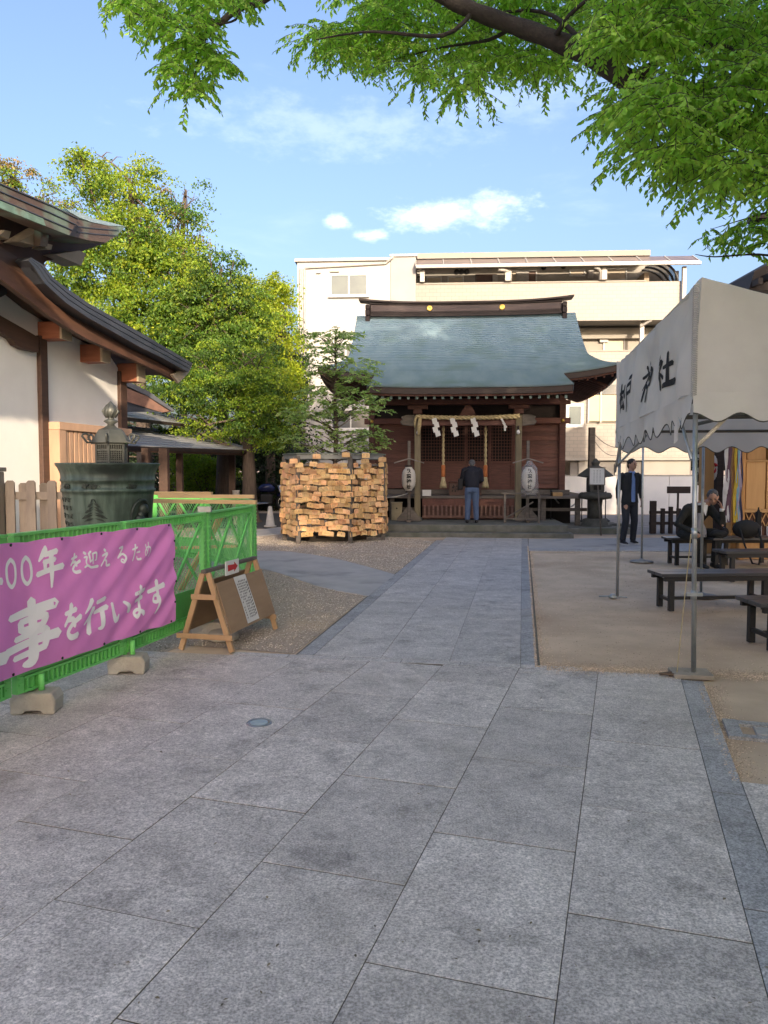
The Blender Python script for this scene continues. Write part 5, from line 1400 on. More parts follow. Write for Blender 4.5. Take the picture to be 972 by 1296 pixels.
co = b.build('cloth', M_ban, BAN, recalc=False)
def on_ban(u, v):
    r = ray(u, v); n = BN; o = Vector((0, 0, CAM_H)); q = B0 + BN * BOff
    t = (q - o).dot(n) / r.dot(n); p = o + r * t; return (p - q).dot(BD), p.z
M_let = mat('banner_white', (.86, .85, .87), (.83, .82, .84), scale=6, rough=.6)
b = MB()
def glyph(key, u0, v0, u1, v1, wt=1.0):
    um, vm = (u0 + u1) / 2, (v0 + v1) / 2
    s0, _ = on_ban(u0, vm); s1, _ = on_ban(u1, vm); _, z1 = on_ban(um, v0); _, z0 = on_ban(um, v1)
    bb_ = MB(); brush(bb_, GL[key], lambda x, y, d: ban(x, y, .0022 + d), s0, z0, s1 - s0, z1 - z0, wt * 1.22); bb_.build('letter', M_let, BAN, recalc=False)
glyph('0', 5.5, 707, 20, 744, 1.15); glyph('0', 24.5, 704, 40.5, 740, 1.15); glyph('nen', 45, 691, 77, 742, 1.4)
glyph('wo', 87, 701, 101, 725, 1.4); glyph('mukae', 104.5, 697, 121.5, 719, 1.2); glyph('e', 126, 695, 139, 717, 1.3); glyph('ru', 147.5, 692, 159, 713, 1.25)
glyph('ta', 165, 689, 176, 710, 1.15); glyph('me', 180, 686, 189, 705, 1.05)
glyph('koto', 6, 760, 69, 838, 1.35); glyph('wo', 77, 765, 100, 808, 1.5); glyph('i_gyo', 104, 757, 134, 798, 1.35); glyph('i', 138, 757, 163, 785, 1.05)
glyph('ma', 166, 742, 182, 780, 1.35); glyph('su', 186, 735, 206, 774, 1.25)
s0, z0 = on_ban(2.5, 735); brush(b, GL['4'], lambda x, y, d: ban(x, y, .0022 + d), s0 - .13, z0 - .10, .125, .30, 1.2)
s0, z0 = on_ban(6, 832); brush(b, GL['kou'], lambda x, y, d: ban(x, y, .0022 + d), s0 - .42, z0 - .05, .42, .42, 1.1)
b.build('letter', mat('banner_white', (.86, .85, .87), (.83, .82, .84), scale=6, rough=.6), BAN, recalc=False)
eb = MB(); eb.lathe([(.008, 0), (.010, .004), (.004, .006)], 10); e0 = None
M_tie = mat('cable_tie', (.02, .02, .02), scale=9, rough=.5)
k = 0
for z in (ZTP - .015, ZB + .015):
    for i in range(8):
        s = .05 + i * .425
        if s > BLn - .01: s = BLn - .02
        p = ban(s, z, .002)
        if e0 is None: e0 = eb.build('tie', M_tie, BAN); e0.rotation_euler = (0, math.pi / 2, 0); e0.location = p
        else: inst(e0, BAN, p)
for z in (.45, .62, .80, .95): inst(e0, BAN, ban(BLn - .015, z, .002))

# ================================================================== A-frame sign
SG = thing('a_frame_sign', 'plywood A-frame sign with white paper notice beside the green barricade', 'sign', (-1.50, 6.42, 0), 14.0)
M_ply = mat('plywood', (.30, .205, .125), (.235, .155, .092), scale=2.2, rough=.8, stretch=(1, .6, 3), col3=(.09, .05, .032), scale3=3.0, c3=(.64, .78))
M_leg = mat('pine_leg', (.46, .30, .165), (.38, .24, .13), scale=4, rough=.75, stretch=(3, 3, .4), rnd=.1, col3=(.24, .15, .09), scale3=5, c3=(.6, .75))
SL = .97; HZ = .66; SPR = .235
for y in (0, SL):
    for s in (-1, 1):
        b = MB(); b.bar((s * SPR, y, 0), (s * .018, y + (.012 if s > 0 else -.012), HZ), .045, .03, up=(0, 1, 0)); b.build('leg', M_leg, SG, bevel=.003)
    b = MB(); b.b2((-SPR - .02, y - .032 - .012, .105), (SPR + .02, y - .034, .15)); b.build('cross_bar', M_leg, SG, bevel=.003)
    b = MB(); b.b2((-.115, y - .045, .44), (.115, y - .034, .485)); b.build('cross_bar', M_leg, SG, bevel=.003)
b = MB(); b.b2((-.022, -.04, HZ - .0), (.022, SL + .06, HZ + .03)); b.build('ridge_bar', M_greywood, SG, bevel=.003)
def sgp(s, y, f, off=0.0):      # on the sloping face, f = 0 foot .. 1 ridge
    return Vector((s * (SPR + (.018 - SPR) * f) + s * (.018 + off), y, f * HZ + off * .3))
for s in (1, -1):
    b = MB(); q = [sgp(s, .035, .22), sgp(s, SL + .03, .22), sgp(s, SL + .03, .86), sgp(s, .035, .86)]; b.prism(q, (s * .012, 0, .004)); b.build('board', M_ply, SG, bevel=.001)
b = MB(); y0, y1 = .37, .62; rw = []
for j in range(5):
    rw.append([sgp(1, y0 + (y1 - y0) * i / 4, .25 + .615 * j / 4, .016 + .003 * math.sin(i * 1.7 + j)) for i in range(5)])
b.grid(rw); pp = b.build('paper_notice', M_paper, SG, recalc=False)
b = MB(); rr_ = random.Random(3)
for c in range(7):
    y = y1 - .035 - c * .031; f = .80 if c == 0 else .83; n = 15 if c else 11
    if c == 5: n = 8
    for k in range(n):
        if c and rr_.random() < .1: continue
        ff = f - (k + 1) * (.034 if c else .042)
        sz = .0085 if c else .013
        a = sgp(1, y, ff, .0205)
        b.bar(a - Vector((0, sz, 0)), a + Vector((0, sz, 0)), .001, sz * .5); b.bar(a - Vector((0, 0, sz)) + Vector((0, .002, 0)), a + Vector((0, .002, sz)), .001, sz * .45); b.bar(a + Vector((0, -sz * .8, -sz * .7)), a + Vector((0, sz * .9, -sz * .7)), .001, sz * .4)
b.build('printed_lines', mat('print_grey', (.10, .10, .11), scale=9, rough=.8), SG)
b = MB(); b.box((.045, .42, HZ + .0), (.008, .27, .125)); ar = b.build('arrow_card', M_paper, SG)
b = MB(); x = .0498
for poly in ([(.325, -.028), (.46, -.022), (.46, .022), (.325, .028)],): b.prism([(x, y, HZ + z) for y, z in poly], (.001, 0, 0))
b.prism([(x, .455, HZ - .045), (x, .525, HZ + .0), (x, .455, HZ + .045)], (.001, 0, 0)); b.build('red_arrow', mat('red_print', (.50, .025, .03), scale=5, rough=.6), SG)
b = MB(); b.lathe([(.14, 0), (.15, .04), (.12, .08), (.05, .09)], 9, smooth=True); o = tag(b.build('weight_stone', M_blk, bevel=.01), 'rough stone weight under the A-frame sign', 'stone'); o.location = (-1.45, 6.85, 0)

# bollard and parked motorcycle in the background
b = MB(); b.lathe([(.17, 0), (.17, .04), (.125, .05), (.06, .50), (.045, .545), (.001, .56)], 20); o = tag(b.build('bollard', mat('bollard_stone', (.50, .47, .42), (.42, .40, .36), scale=12, rough=.85)), 'small pale conical bollard left of the plaque rack', 'bollard'); o.location = gp(342, 667)
MC = thing('motorcycle', 'dark blue motorcycle parked in the shade under the trees', 'motorcycle', (-4.35, 28.2, 0), 78)
M_tyre = mat('tyre', (.015, .015, .016), scale=9, rough=.8); M_blue = mat('bike_blue', (.02, .03, .12), scale=3, rough=.25, spec=.6); M_chr = mat('chrome', (.5, .5, .52), scale=9, rough=.2, metal=.9)
for y in (-.68, .68):
    w = thing('wheel', None, None, (0, y, .31)); w.parent = MC
    b = MB(); b.tube([(0, .28 * math.cos(k * math.tau / 20), .28 * math.sin(k * math.tau / 20)) for k in range(21)], .055, 8, cap=False); b.build('tyre', M_tyre, w)
    b = MB(); b.tube([(0, .215 * math.cos(k * math.tau / 20), .215 * math.sin(k * math.tau / 20)) for k in range(21)], .02, 6, cap=False)
    for k in range(5): b.bar((0, 0, 0), (0, .21 * math.cos(k * 1.257), .21 * math.sin(k * 1.257)), .02, .03)
    b.build('rim', M_chr, w)
b = MB(); b.tube([(0, -.25, .78), (0, -.1, .84), (0, .12, .86), (0, .32, .80)], [.09, .15, .16, .10], 12); b.build('fuel_tank', M_blue, MC)
b = MB(); b.tube([(0, -.75, .82), (0, -.5, .76), (0, -.2, .76)], [.07, .12, .10], 10); b.build('seat', M_tyre, MC)
b = MB(); b.b2((-.14, -.2, .25), (.14, .25, .62)); b.build('engine', M_iron, MC, bevel=.04)
for x in (-.09, .09):
    b = MB(); b.tube([(x, .68, .31), (x, .45, .95)], .025, 8); b.build('fork', M_chr, MC)
b = MB(); b.tube([(-.38, .28, 1.0), (-.2, .40, .98), (.2, .40, .98), (.38, .28, 1.0)], .018, 8); b.build('handlebar', M_iron, MC)
b = MB(); blob(b, (0, .52, .88), (.1, .09, .1)); b.build('headlight', M_chr, MC)
for x in (-.34, .34):
    b = MB(); b.tube([(x, .3, 1.0), (x * 1.1, .3, 1.14)], .01, 6); blob(b, (x * 1.12, .3, 1.17), (.06, .02, .04)); b.build('mirror', M_iron, MC)
b = MB(); b.tube([(0, -.68, .31), (-.1, -.1, .35), (0, .1, .5)], .04, 8); b.tube([(.13, .1, .3), (.14, -.3, .28), (.16, -.8, .38)], [.03, .04, .05], 8); b.build('exhaust', M_chr, MC)
b = MB(); b.tube([(0, .98, .42), (0, .85, .62), (0, .62, .66), (0, .42, .56)], [.05, .07, .07, .05], 8); b.build('mudguard', M_blue, MC)
b = MB(); b.lathe([(.1, 0), (.1, .9), (.11, .95)], 10); o = tag(b.build('gate_post', M_blk), 'short grey stone post in the shade behind the barricade', 'post'); o.location = (-4.1, 21.3, 0)
# ================================================================== PLAQUE RACK WITH SMALL TREE
EC = Vector((-1.215, 17.02, 0)); ER = 1.02 / (2 * math.sin(math.pi / 8)); EA = 0.0
OCT = [(-1.77, 15.86), (-.70, 15.93), (-.02, 16.60), (-.02, 17.55), (-.70, 18.22), (-1.60, 18.22), (-2.14, 17.5), (-2.14, 16.55)]
def ecorner(k): p = OCT[k % 8]; return Vector((p[0] - EC.x, p[1] - EC.y, 0))
RK = thing('plaque_rack', 'octagonal wooden rack fully hung with votive plaques around a young tree', 'rack', EC, 0)
for k in range(8):
    p = ecorner(k); b = MB(); b.b2((p.x - .045, p.y - .045, 0), (p.x + .045, p.y + .045, 1.80)); b.build('post', M_greywood, RK, bevel=.005)
    q = ecorner(k + 1)
    b = MB(); b.bar(p + Vector((0, 0, 1.79)), q + Vector((0, 0, 1.79)), .05, .09); b.build('top_rail', mat('rail_paint', (.20, .21, .20), (.16, .17, .165), scale=6, rough=.6), RK)
    b = MB(); c0, c1 = p * 1.05, q * 1.05; b.prism([c0 + Vector((0, 0, 1.84)), c1 + Vector((0, 0, 1.84)), q * .9 + Vector((0, 0, 1.855)), p * .9 + Vector((0, 0, 1.855))], (0, 0, .02)); b.build('rain_cap', mat('cap_copper', (.13, .15, .12), (.10, .11, .09), scale=4, rough=.6), RK)
    for z in (.35, .62, .89, 1.16, 1.43, 1.62):
        b = MB(); b.bar(p + Vector((0, 0, z)), q + Vector((0, 0, z)), .03, .04); b.build('rail', M_greywood, RK)
b = MB(); rim_ = [ecorner(k) * .86 for k in range(8)]; b.prism([Vector((p.x * .8, p.y * .8, .0)) for p in rim_], (0, 0, .12)); b.build('soil_bed', mat('dark_soil', (.06, .05, .04), scale=8, rough=1, bump=.5), RK)
M_ema = mat('plaque_wood', (.78, .53, .27), (.56, .29, .11), scale=3, rough=.7, stretch=(.5, 3, 3), rnd=.36, hue=.014, bump=.1)
M_ema2 = mat('plaque_wood_mixed', (.70, .46, .25), (.56, .33, .16), scale=3, rough=.7, isl=.35, hue=.02)
rng = random.Random(11)
tmpl = [(-.082, -.098), (.082, -.098), (.082, -.02), (.06, .0), (-.06, .0), (-.082, -.02)]
mats_e = MB(); mats_e.prism([(x, 0, z) for x, z in tmpl], (0, .006, 0))
mats_e.tube([(0, .004, -.006), (.0, .012, .03)], .0035, 4, cap=False)
eme = mats_e.mesh('votive_plaque', M_ema)
# a few printed variants: small ink marks on the face
def plaque_mesh(seed):
    m_ = mats_e.mesh('votive_plaque', M_ema); rr = random.Random(seed); k = MB(); k.v = [tuple(v.co) for v in m_.vertices]; k.f = [tuple(p.vertices) for p in m_.polygons]; k.sm = [False] * len(k.f); nf = len(k.f)
    for c in range(rr.randint(2, 5)):
        x = -.055 + rr.random() * .11
        for j in range(rr.randint(2, 5)):
            z = -.025 - j * .013; w = rr.uniform(.002, .005); k.add([(x - w, -.0008, z - w), (x + w, -.0008, z - w * .6), (x + w, -.0008, z + w * .4), (x - w, -.0008, z + w)], [(0, 1, 2, 3)])
    me = k.mesh('votive_plaque', M_ema); me.materials.append(M_ink)
    mi = [0] * nf + [1] * (len(k.f) - nf); me.polygons.foreach_set('material_index', mi); return me
variants = [plaque_mesh(i) for i in range(6)] + [eme]
cand = []
for k in range(8):
    p, q = ecorner(k) + EC, ecorner(k + 1) + EC; n = ((p + q) / 2 - EC).normalized(); d = (q - p).normalized()
    face = {0: 'front', 1: 'right', 7: 'left'}.get(k, None)
    az = math.degrees(math.atan2(-n.x, -n.y))
    for row in range(13):
        for col_ in range(12):
            f = (col_ + .4 + rng.uniform(-.35, .35) + (row % 2) * .4) / 12.2
            z = 1.66 - row * .118 + rng.uniform(-.013, .013) + .02 * math.sin(f * 8 + k * 2 + row * 1.9)
            if rng.random() < (.17 if row < 12 else .4): continue
            if row == 0 and rng.random() < .35: continue
            layer = rng.random()
            off = .04 + .045 * layer
            pos = p.lerp(q, f) + n * off + Vector((0, 0, z))
            cand.append((face, k, pos, az + rng.gauss(0, 8), rng.gauss(0, 5.5), rng.gauss(0, 5) - 3, row))
for (u, v) in ((401, 577), (438, 575), (463, 576), (462, 583), (484, 581), (372, 583)):
    p = at(u, v, 15.82 if u < 445 else 16.1); cand.append(('front', 0, Vector((p.x, p.y - .05, p.z + .04)), 0, 0, 0, -1))
def prio(c): return (-1 if c[6] < 0 else 0 if c[0] == 'front' else 1 if c[0] == 'right' else 2 if c[0] == 'left' else 3)
cand.sort(key=lambda c: (prio(c), rng.random()))
cnt = 0; rest = MB()
lab = {'front': 'small pale wooden votive plaque on the front side of the octagonal rack', 'right': 'small pale wooden votive plaque on the right-hand side of the octagonal rack', 'left': 'small pale wooden votive plaque on the left-hand side of the octagonal rack'}
for (face, k, pos, az, tilt, roll, row) in cand:
    M_ = Matrix.Rotation(-R(az), 4, 'Z') @ Matrix.Rotation(R(roll), 4, 'X') @ Matrix.Rotation(R(tilt), 4, 'Y')
    if cnt < 300 and face:
        o = bpy.data.objects.new('votive_plaque', rng.choice(variants)); C.objects.link(o); o.matrix_world = Matrix.Translation(pos) @ M_
        tag(o, *((lab[face], 'votive plaque', 'votive plaques on the %s side of the rack' % face) if row >= 0 else ('pale votive plaque hung by itself on the top rail of the rack', 'votive plaque', 'votive plaques on the top rail of the rack'))); cnt += 1
    else:
        V = [(Matrix.Translation(pos) @ M_) @ Vector((x, y, z)) for y in (0, .009) for x, z in tmpl]
        rest.add(V, [(0, 1, 2, 3, 4, 5), (11, 10, 9, 8, 7, 6)] + [(i, i + 6, (i + 1) % 6 + 6, (i + 1) % 6) for i in range(6)])
tag(rest.build('votive_plaques', M_ema2), 'remaining wooden votive plaques on the sides and back of the rack', 'votive plaques', kind='stuff')
# ================================================================== TREES
def leaf_arrays(C_, D_, U_, L_, W_):
    """C centre, D direction (tip), U side vector, L length, W half width -> folded 4-vertex leaves (2 triangles)"""
    n = len(C_)
    V = np.zeros((n, 4, 3)); N = np.cross(D_, U_)
    V[:, 0] = C_; V[:, 2] = C_ + D_ * L_[:, None]
    mid = C_ + D_ * (L_ * .45)[:, None]
    V[:, 1] = mid + U_ * W_[:, None] + N * (W_ * .35)[:, None]; V[:, 3] = mid - U_ * W_[:, None] + N * (W_ * .35)[:, None]
    F = np.array([(0, 1, 2), (0, 2, 3)])[None] + (np.arange(n) * 4)[:, None, None]
    return V.reshape(-1, 3), F.reshape(-1, 3)
def unit(a): return a / np.maximum(np.linalg.norm(a, axis=1, keepdims=True), 1e-9)
def crown(parent, blobs, nleaf, size, m, seed, clump=.45, flat=.45, name='crown', droop=.35, mix=None):
    """blobs: (centre, radii, weight). Leaves gather in many flattened clumps spread through and over the blobs"""
    rng = np.random.default_rng(seed)
    CH_ = []; tw = sum(bl[2] * bl[1][0] * bl[1][2] for bl in blobs); Cs = []
    for c, r, w in blobs:
        k = int(nleaf * (w * r[0] * r[2]) / tw); nc = max(6, k // 100)
        d = unit(rng.normal(size=(nc, 3))); rad = rng.uniform(.35, 1.05, (nc, 1)) ** .6
        cc = np.array(c) + d * rad * np.array(r)
        cr = rng.uniform(.55, 1.25, nc) * clump
        per = rng.integers(60, 150, nc); idx = np.repeat(np.arange(nc), per)
        p = rng.normal(size=(len(idx), 3)) * np.array([.58, .58, .58 * flat]); out = d[idx]
        q = cc[idx] + p * cr[idx][:, None]; q[:, 2] -= (np.linalg.norm(p[:, :2], axis=1) ** 2) * cr[idx] * .35
        Cs.append(q); CH_.append(rng.random(nc)[idx])
    P = np.concatenate(Cs); n = len(P)
    D = rng.normal(size=(n, 3)); D[:, 2] -= droop * 2; D = unit(D)
    U = unit(np.cross(D, rng.normal(size=(n, 3)))); Ls = size * rng.uniform(.65, 1.3, n)
    V, F = leaf_arrays(P, D, U, Ls, Ls * .30)
    o = fast_mesh(name, V, F, m, parent=parent)
    if mix:
        for mm in mix[0]: o.data.materials.append(mm)
        w = np.array([1 - sum(mix[1])] + list(mix[1])); ch = np.concatenate(CH_)
        cum = np.cumsum(w); idx_ = np.searchsorted(cum, ch + rng.normal(0, .06, len(ch)))
        idx_ = np.clip(idx_, 0, len(w) - 1).astype(np.int32); o.data.polygons.foreach_set('material_index', np.repeat(idx_, 2)); o.data.update()
    return o
def limbs(parent, trunk, r0, blobs, m, seed, nb=12, name='trunk'):
    rng = random.Random(seed); b = MB(); T = [Vector(p) for p in trunk]; n = len(T)
    pts = cat_rom([(p.x, p.y, p.z) for p in T], 4); K = len(pts)
    b.tube(pts, [r0 * (1.25 if i == 0 else 1) * (1 - .8 * i / (K - 1)) for i in range(K)], 10)
    for (c, r, w) in blobs:
        for j in range(nb // max(1, len(blobs)) + 1):
            i = rng.randint(int(K * .3), K - 1); s = Vector(pts[i]); e = Vector(c) + Vector((rng.uniform(-1, 1) * r[0] * .8, rng.uniform(-1, 1) * r[1] * .8, rng.uniform(-.5, .8) * r[2]))
            mdl = s.lerp(e, .5) + Vector((rng.uniform(-.2, .2), rng.uniform(-.2, .2), (e - s).length * .06))
            q = cat_rom([tuple(s), tuple(mdl), tuple(e)], 5); rr = r0 * .35 * (1 - .5 * i / K)
            b.tube(q, [rr * (1 - .85 * t / (len(q) - 1)) for t in range(len(q))], 6)
            for h in range(3):
                a = Vector(q[rng.randint(3, len(q) - 2)]); e2 = a + Vector((rng.uniform(-1, 1), rng.uniform(-1, 1), rng.uniform(-.3, .8))) * r[0] * .5
                b.tube([a, a.lerp(e2, .5) + Vector((0, 0, .1)), e2], [rr * .4, rr * .25, rr * .08], 5)
    return b.build(name, m, parent, recalc=False)
M_bark = mat('bark', (.12, .09, .07), (.07, .055, .045), scale=9, rough=.95, bump=.9, bscale=30, stretch=(3, 3, .5))
M_barkd = mat('zelkova_bark', (.045, .038, .034), (.028, .024, .022), scale=12, rough=.95, bump=.9, bscale=50)
def leafmat(name, c, c2, isl=.35, trans=.42, hue=.02):
    return mat(name, c, c2, scale=.5, rough=.5, isl=isl, trans=trans, coords='World', hue=hue, spec=.35)
M_l1 = leafmat('leaf_yellowgreen', (.26, .34, .03), (.17, .26, .025))
M_l2 = leafmat('leaf_midgreen', (.13, .22, .032), (.08, .16, .024))
M_l3 = leafmat('leaf_lime', (.32, .38, .025), (.23, .30, .022))
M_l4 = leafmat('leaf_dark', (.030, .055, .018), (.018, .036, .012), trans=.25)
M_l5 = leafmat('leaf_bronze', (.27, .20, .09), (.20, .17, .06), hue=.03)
M_l7 = leafmat('leaf_deepgreen', (.06, .115, .022), (.04, .08, .016))  # deeper leaf green for some of the clumps
M_l6 = leafmat('leaf_young_evergreen', (.40, .52, .20), (.30, .42, .14), hue=.03)
def B_(u, v, Y, ru, rv, ry=None, w=1.0):
    c = at(u, v, Y); k = Y / FPX; return (tuple(c), (ru * k, ry if ry else ru * k * .9, rv * k), w)
def tree(name, label, u, Y, trunk_px, r0, blobs, nleaf, size, m, seed, cat='tree', clump=.6, flat=.45, nb=12, group=None, mix=None):
    base = at(u, 594, Y); base.z = 0
    t = thing(name, label, cat, base, 0, group)
    tr = [Vector((0, 0, -.05))] + [at(a, b_, Y) - base for a, b_ in trunk_px]
    bl = [((Vector(c) - base)[:], r, w) for c, r, w in blobs]
    limbs(t, tr, r0, bl, M_bark, seed, nb)
    crown(t, bl, int(nleaf * .92), size * .66, m, seed, clump * .78, flat, mix=mix)
    return t
G_ = 'trees behind the left hall'
tree('broadleaf_tree', 'tall yellow green broadleaf tree rising above the left hall', 185, 27, [(180, 520), (170, 420), (165, 320), (165, 230)], .30,
     [B_(150, 240, 27, 50, 34, w=.62), B_(105, 222, 27, 42, 24, w=.42), B_(165, 300, 26.5, 62, 40, w=.8), B_(140, 340, 26, 70, 40), B_(215, 330, 26.5, 45, 36, w=.6), B_(190, 400, 26, 85, 45), B_(180, 212, 27.2, 18, 20, w=.35), B_(120, 200, 27.2, 30, 12, w=.3), B_(240, 420, 26, 60, 40)], 52000, .17, M_l1, 21, clump=.62, flat=.32, group=G_, mix=((M_l2, M_l3), (.34, .12)))
tree('thin_crowned_tree', 'thin airy tree with bronze twigs at the top right of the tall yellow green tree', 232, 29, [(232, 480), (228, 380), (232, 300), (235, 240)], .16,
     [B_(232, 245, 29, 30, 28, w=.30), B_(215, 300, 29, 38, 40, w=.5), B_(245, 300, 29, 22, 38, w=.4), B_(225, 350, 29, 45, 35, w=.6)], 8500, .17, M_l5, 22, clump=.6, nb=26, group=G_, mix=((M_l2, M_l1), (.4, .25)))
tree('broadleaf_tree', 'rounded mid green tree right of the thin airy tree, behind the annex', 280, 25.5, [(283, 560), (280, 480), (277, 400), (280, 340)], .26,
     [B_(278, 345, 25.5, 34, 30), B_(262, 385, 25.2, 52, 42), B_(300, 400, 25.5, 45, 40), B_(255, 440, 25, 60, 42), B_(300, 455, 25, 55, 42), B_(232, 410, 26, 35, 40)], 44000, .15, M_l2, 23, clump=.55, flat=.3, group=G_, mix=((M_l1, M_l7), (.22, .3)))
tree('broadleaf_tree', 'bright lime tree touching the left corner of the apartment block', 342, 29, [(342, 560), (344, 480), (343, 420), (345, 370)], .22,
     [B_(340, 378, 29, 36, 36), B_(345, 430, 28.7, 34, 42), B_(335, 480, 28.5, 44, 36), B_(362, 475, 29, 16, 60, w=.6)], 30000, .16, M_l3, 24, clump=.5, flat=.5, group=G_, mix=((M_l1,), (.3,)))
tree('maple_tree', 'layered green maple with a stout trunk right of the annex posts', 318, 22.5, [(316, 640), (315, 590), (312, 545), (300, 500), (292, 470)], .27,
     [B_(255, 500, 22.5, 75, 20), B_(310, 480, 22.3, 60, 22), B_(225, 478, 22.8, 50, 16), B_(330, 515, 22, 42, 18), B_(265, 540, 22.3, 60, 14, w=.8), B_(345, 545, 22, 30, 22, w=.9), B_(290, 450, 23, 50, 20)], 40000, .12, M_l1, 25, clump=.5, flat=.22, nb=20, group=G_, mix=((M_l2, M_l7), (.35, .22)))
tree('bronze_leaved_tree', 'bronze tinted spring tree at the far left above the hall roof', 8, 26, [(5, 480), (6, 380), (8, 290), (8, 240)], .2,
     [B_(0, 222, 26, 26, 22), B_(45, 240, 26.5, 34, 26, w=.35), B_(-25, 270, 26, 40, 40), B_(30, 275, 26, 40, 30, w=.6), B_(80, 262, 27, 34, 22, w=.4)], 13000, .15, M_l5, 26, clump=.5, nb=24, group=G_, mix=((M_l2, M_l1), (.2, .15)))
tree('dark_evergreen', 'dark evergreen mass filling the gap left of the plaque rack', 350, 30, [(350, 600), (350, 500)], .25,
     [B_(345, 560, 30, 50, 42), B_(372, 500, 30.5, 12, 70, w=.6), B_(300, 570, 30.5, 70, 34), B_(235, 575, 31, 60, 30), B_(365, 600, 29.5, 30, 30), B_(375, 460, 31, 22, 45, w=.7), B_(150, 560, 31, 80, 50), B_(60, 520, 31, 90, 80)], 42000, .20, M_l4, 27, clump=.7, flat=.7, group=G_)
tree('clipped_shrub', 'sunlit yellow green shrub between the annex posts', 262, 26.5, [(262, 610)], .07,
     [B_(258, 600, 26.5, 40, 22), B_(240, 585, 26.5, 30, 16)], 9000, .13, M_l1, 28, cat='shrub', clump=.4)
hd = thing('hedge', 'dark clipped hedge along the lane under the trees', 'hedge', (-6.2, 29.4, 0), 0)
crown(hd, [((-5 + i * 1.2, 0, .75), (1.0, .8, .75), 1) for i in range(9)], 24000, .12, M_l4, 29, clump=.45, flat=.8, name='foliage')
b = MB(); b.b2((-6, -.2, 0), (5, .3, 1.0)); b.build('branch_core', M_bark, hd)
# young tree inside the plaque rack: thin trunk, open layered crown
YT = thing('young_tree', 'slender young tree growing out of the middle of the plaque rack', 'tree', (EC.x + .22, EC.y, .3), 0)
yb = Vector(YT.location); YY = EC.y
def yp(u, v, dy=0): p = at(u, v, YY + dy); return p - yb
layers = [(430, 420, 10, 5, .5), (425, 432, 26, 12, .9), (400, 424, 14, 5, .8), (440, 424, 16, 5, .6), (412, 444, 26, 12, 1), (444, 462, 30, 13, 1), (403, 462, 14, 8, .6), (448, 478, 30, 10, 1), (405, 473, 14, 5, .8), (415, 495, 34, 9, .9), (452, 500, 28, 12, 1.2), (455, 512, 34, 10, 1.1), (405, 515, 30, 14, 1),
          (390, 528, 28, 14, 1), (372, 522, 14, 8, .8), (442, 521, 28, 8, .9), (392, 545, 28, 10, .5), (450, 552, 34, 11, 1.1), (470, 562, 22, 10, 1.1), (372, 560, 16, 10, .8), (430, 568, 30, 8, .8), (475, 545, 10, 8, .7), (420, 460, 14, 22, .5), (415, 505, 10, 20, .5)]
b = MB(); tp = [yp(425, 640), yp(424, 585), yp(426, 545), yp(424, 505), yp(425, 465), yp(424, 430), yp(427, 414)]
b.tube(tp, [.055, .05, .045, .035, .025, .016, .006], 8)
rg = random.Random(8)
for (u, v, ru, rv, w) in layers:
    for j in range(4):
        vs_ = v + rg.uniform(8, 26); s_ = yp(424.5, min(vs_, 585)); e = yp(u + rg.uniform(-.9, .9) * ru, v + rg.uniform(-.6, .6) * rv, rg.uniform(-.35, .35))
        b.tube([s_, s_.lerp(e, .5) + Vector((0, 0, .03)), e], [.013, .009, .003], 5)
b.build('trunk', M_bark, YT, recalc=False)
def sprays(parent, C_, D_, nl, tw, size, m, seed, wfrac=.28, name='crown', hang=.55, twigm=None):
    """drooping sprays: C start, D direction of each twig; leaves alternate along it and hang"""
    rng = np.random.default_rng(seed); n = len(C_)
    L = tw * rng.uniform(.6, 1.25, n); K = nl
    t = (np.arange(K) + .5)[None, :] / K
    side = unit(np.cross(D_, np.array([0, 0, 1.0]) + 0 * D_) + 1e-6)
    sag = np.array([0, 0, -1.0])
    P = C_[:, None, :] + D_[:, None, :] * (L[:, None] * t)[:, :, None] + sag * ((t ** 2) * (L * .38)[:, None])[:, :, None]
    sg = np.where(np.arange(K) % 2 == 0, 1.0, -1.0)[None, :, None]
    dd = D_[:, None, :] * .55 + side[:, None, :] * sg * .75 + sag * hang + rng.normal(size=(n, K, 3)) * .25
    P = P.reshape(-1, 3); dd = unit(dd.reshape(-1, 3)); U = unit(np.cross(dd, np.tile([0, 0, 1.0], (len(dd), 1)) + rng.normal(size=dd.shape) * .45))
    Ls = size * rng.uniform(.65, 1.25, len(P)); V, F = leaf_arrays(P, dd, U, Ls, Ls * wfrac)
    o = fast_mesh(name, V, F, m, parent=parent)
    if twigm:
        K2 = 4; tt = np.linspace(0, 1, K2)[None, :]
        Q = C_[:, None, :] + D_[:, None, :] * (L[:, None] * tt)[:, :, None] + sag * ((tt ** 2) * (L * .38)[:, None])[:, :, None]
        w = .0028; Vt = np.stack([Q + side[:, None, :] * w, Q - side[:, None, :] * w, Q + np.array([0, 0, w * 1.6])], 2).reshape(-1, 3)
        base = (np.arange(n) * K2 * 3)[:, None, None, None]; seg = (np.arange(K2 - 1) * 3)[None, :, None, None]
        f = np.array([(0, 1, 4, 3), (1, 2, 5, 4), (2, 0, 3, 5)])[None, None]; fast_mesh('twigs', Vt, (base + seg + f).reshape(-1, 4), twigm, parent=parent)['kind'] = 'stuff'
    return o
rng = np.random.default_rng(6); Cc, Dd = [], []
for (u, v, ru, rv, w) in layers:
    k = int(31 * w * ru / 25)
    for j in range(k):
        a = rng.uniform(0, 6.28); f = rng.random() ** .6
        p = yp(u + ru * f * math.cos(a) * .92, v + rv * rng.uniform(-.9, .8), f * math.sin(a) * ru / FPX * YY * .8); Cc.append(p[:])
        Dd.append((math.cos(a), math.sin(a), rng.uniform(-.1, .5)))
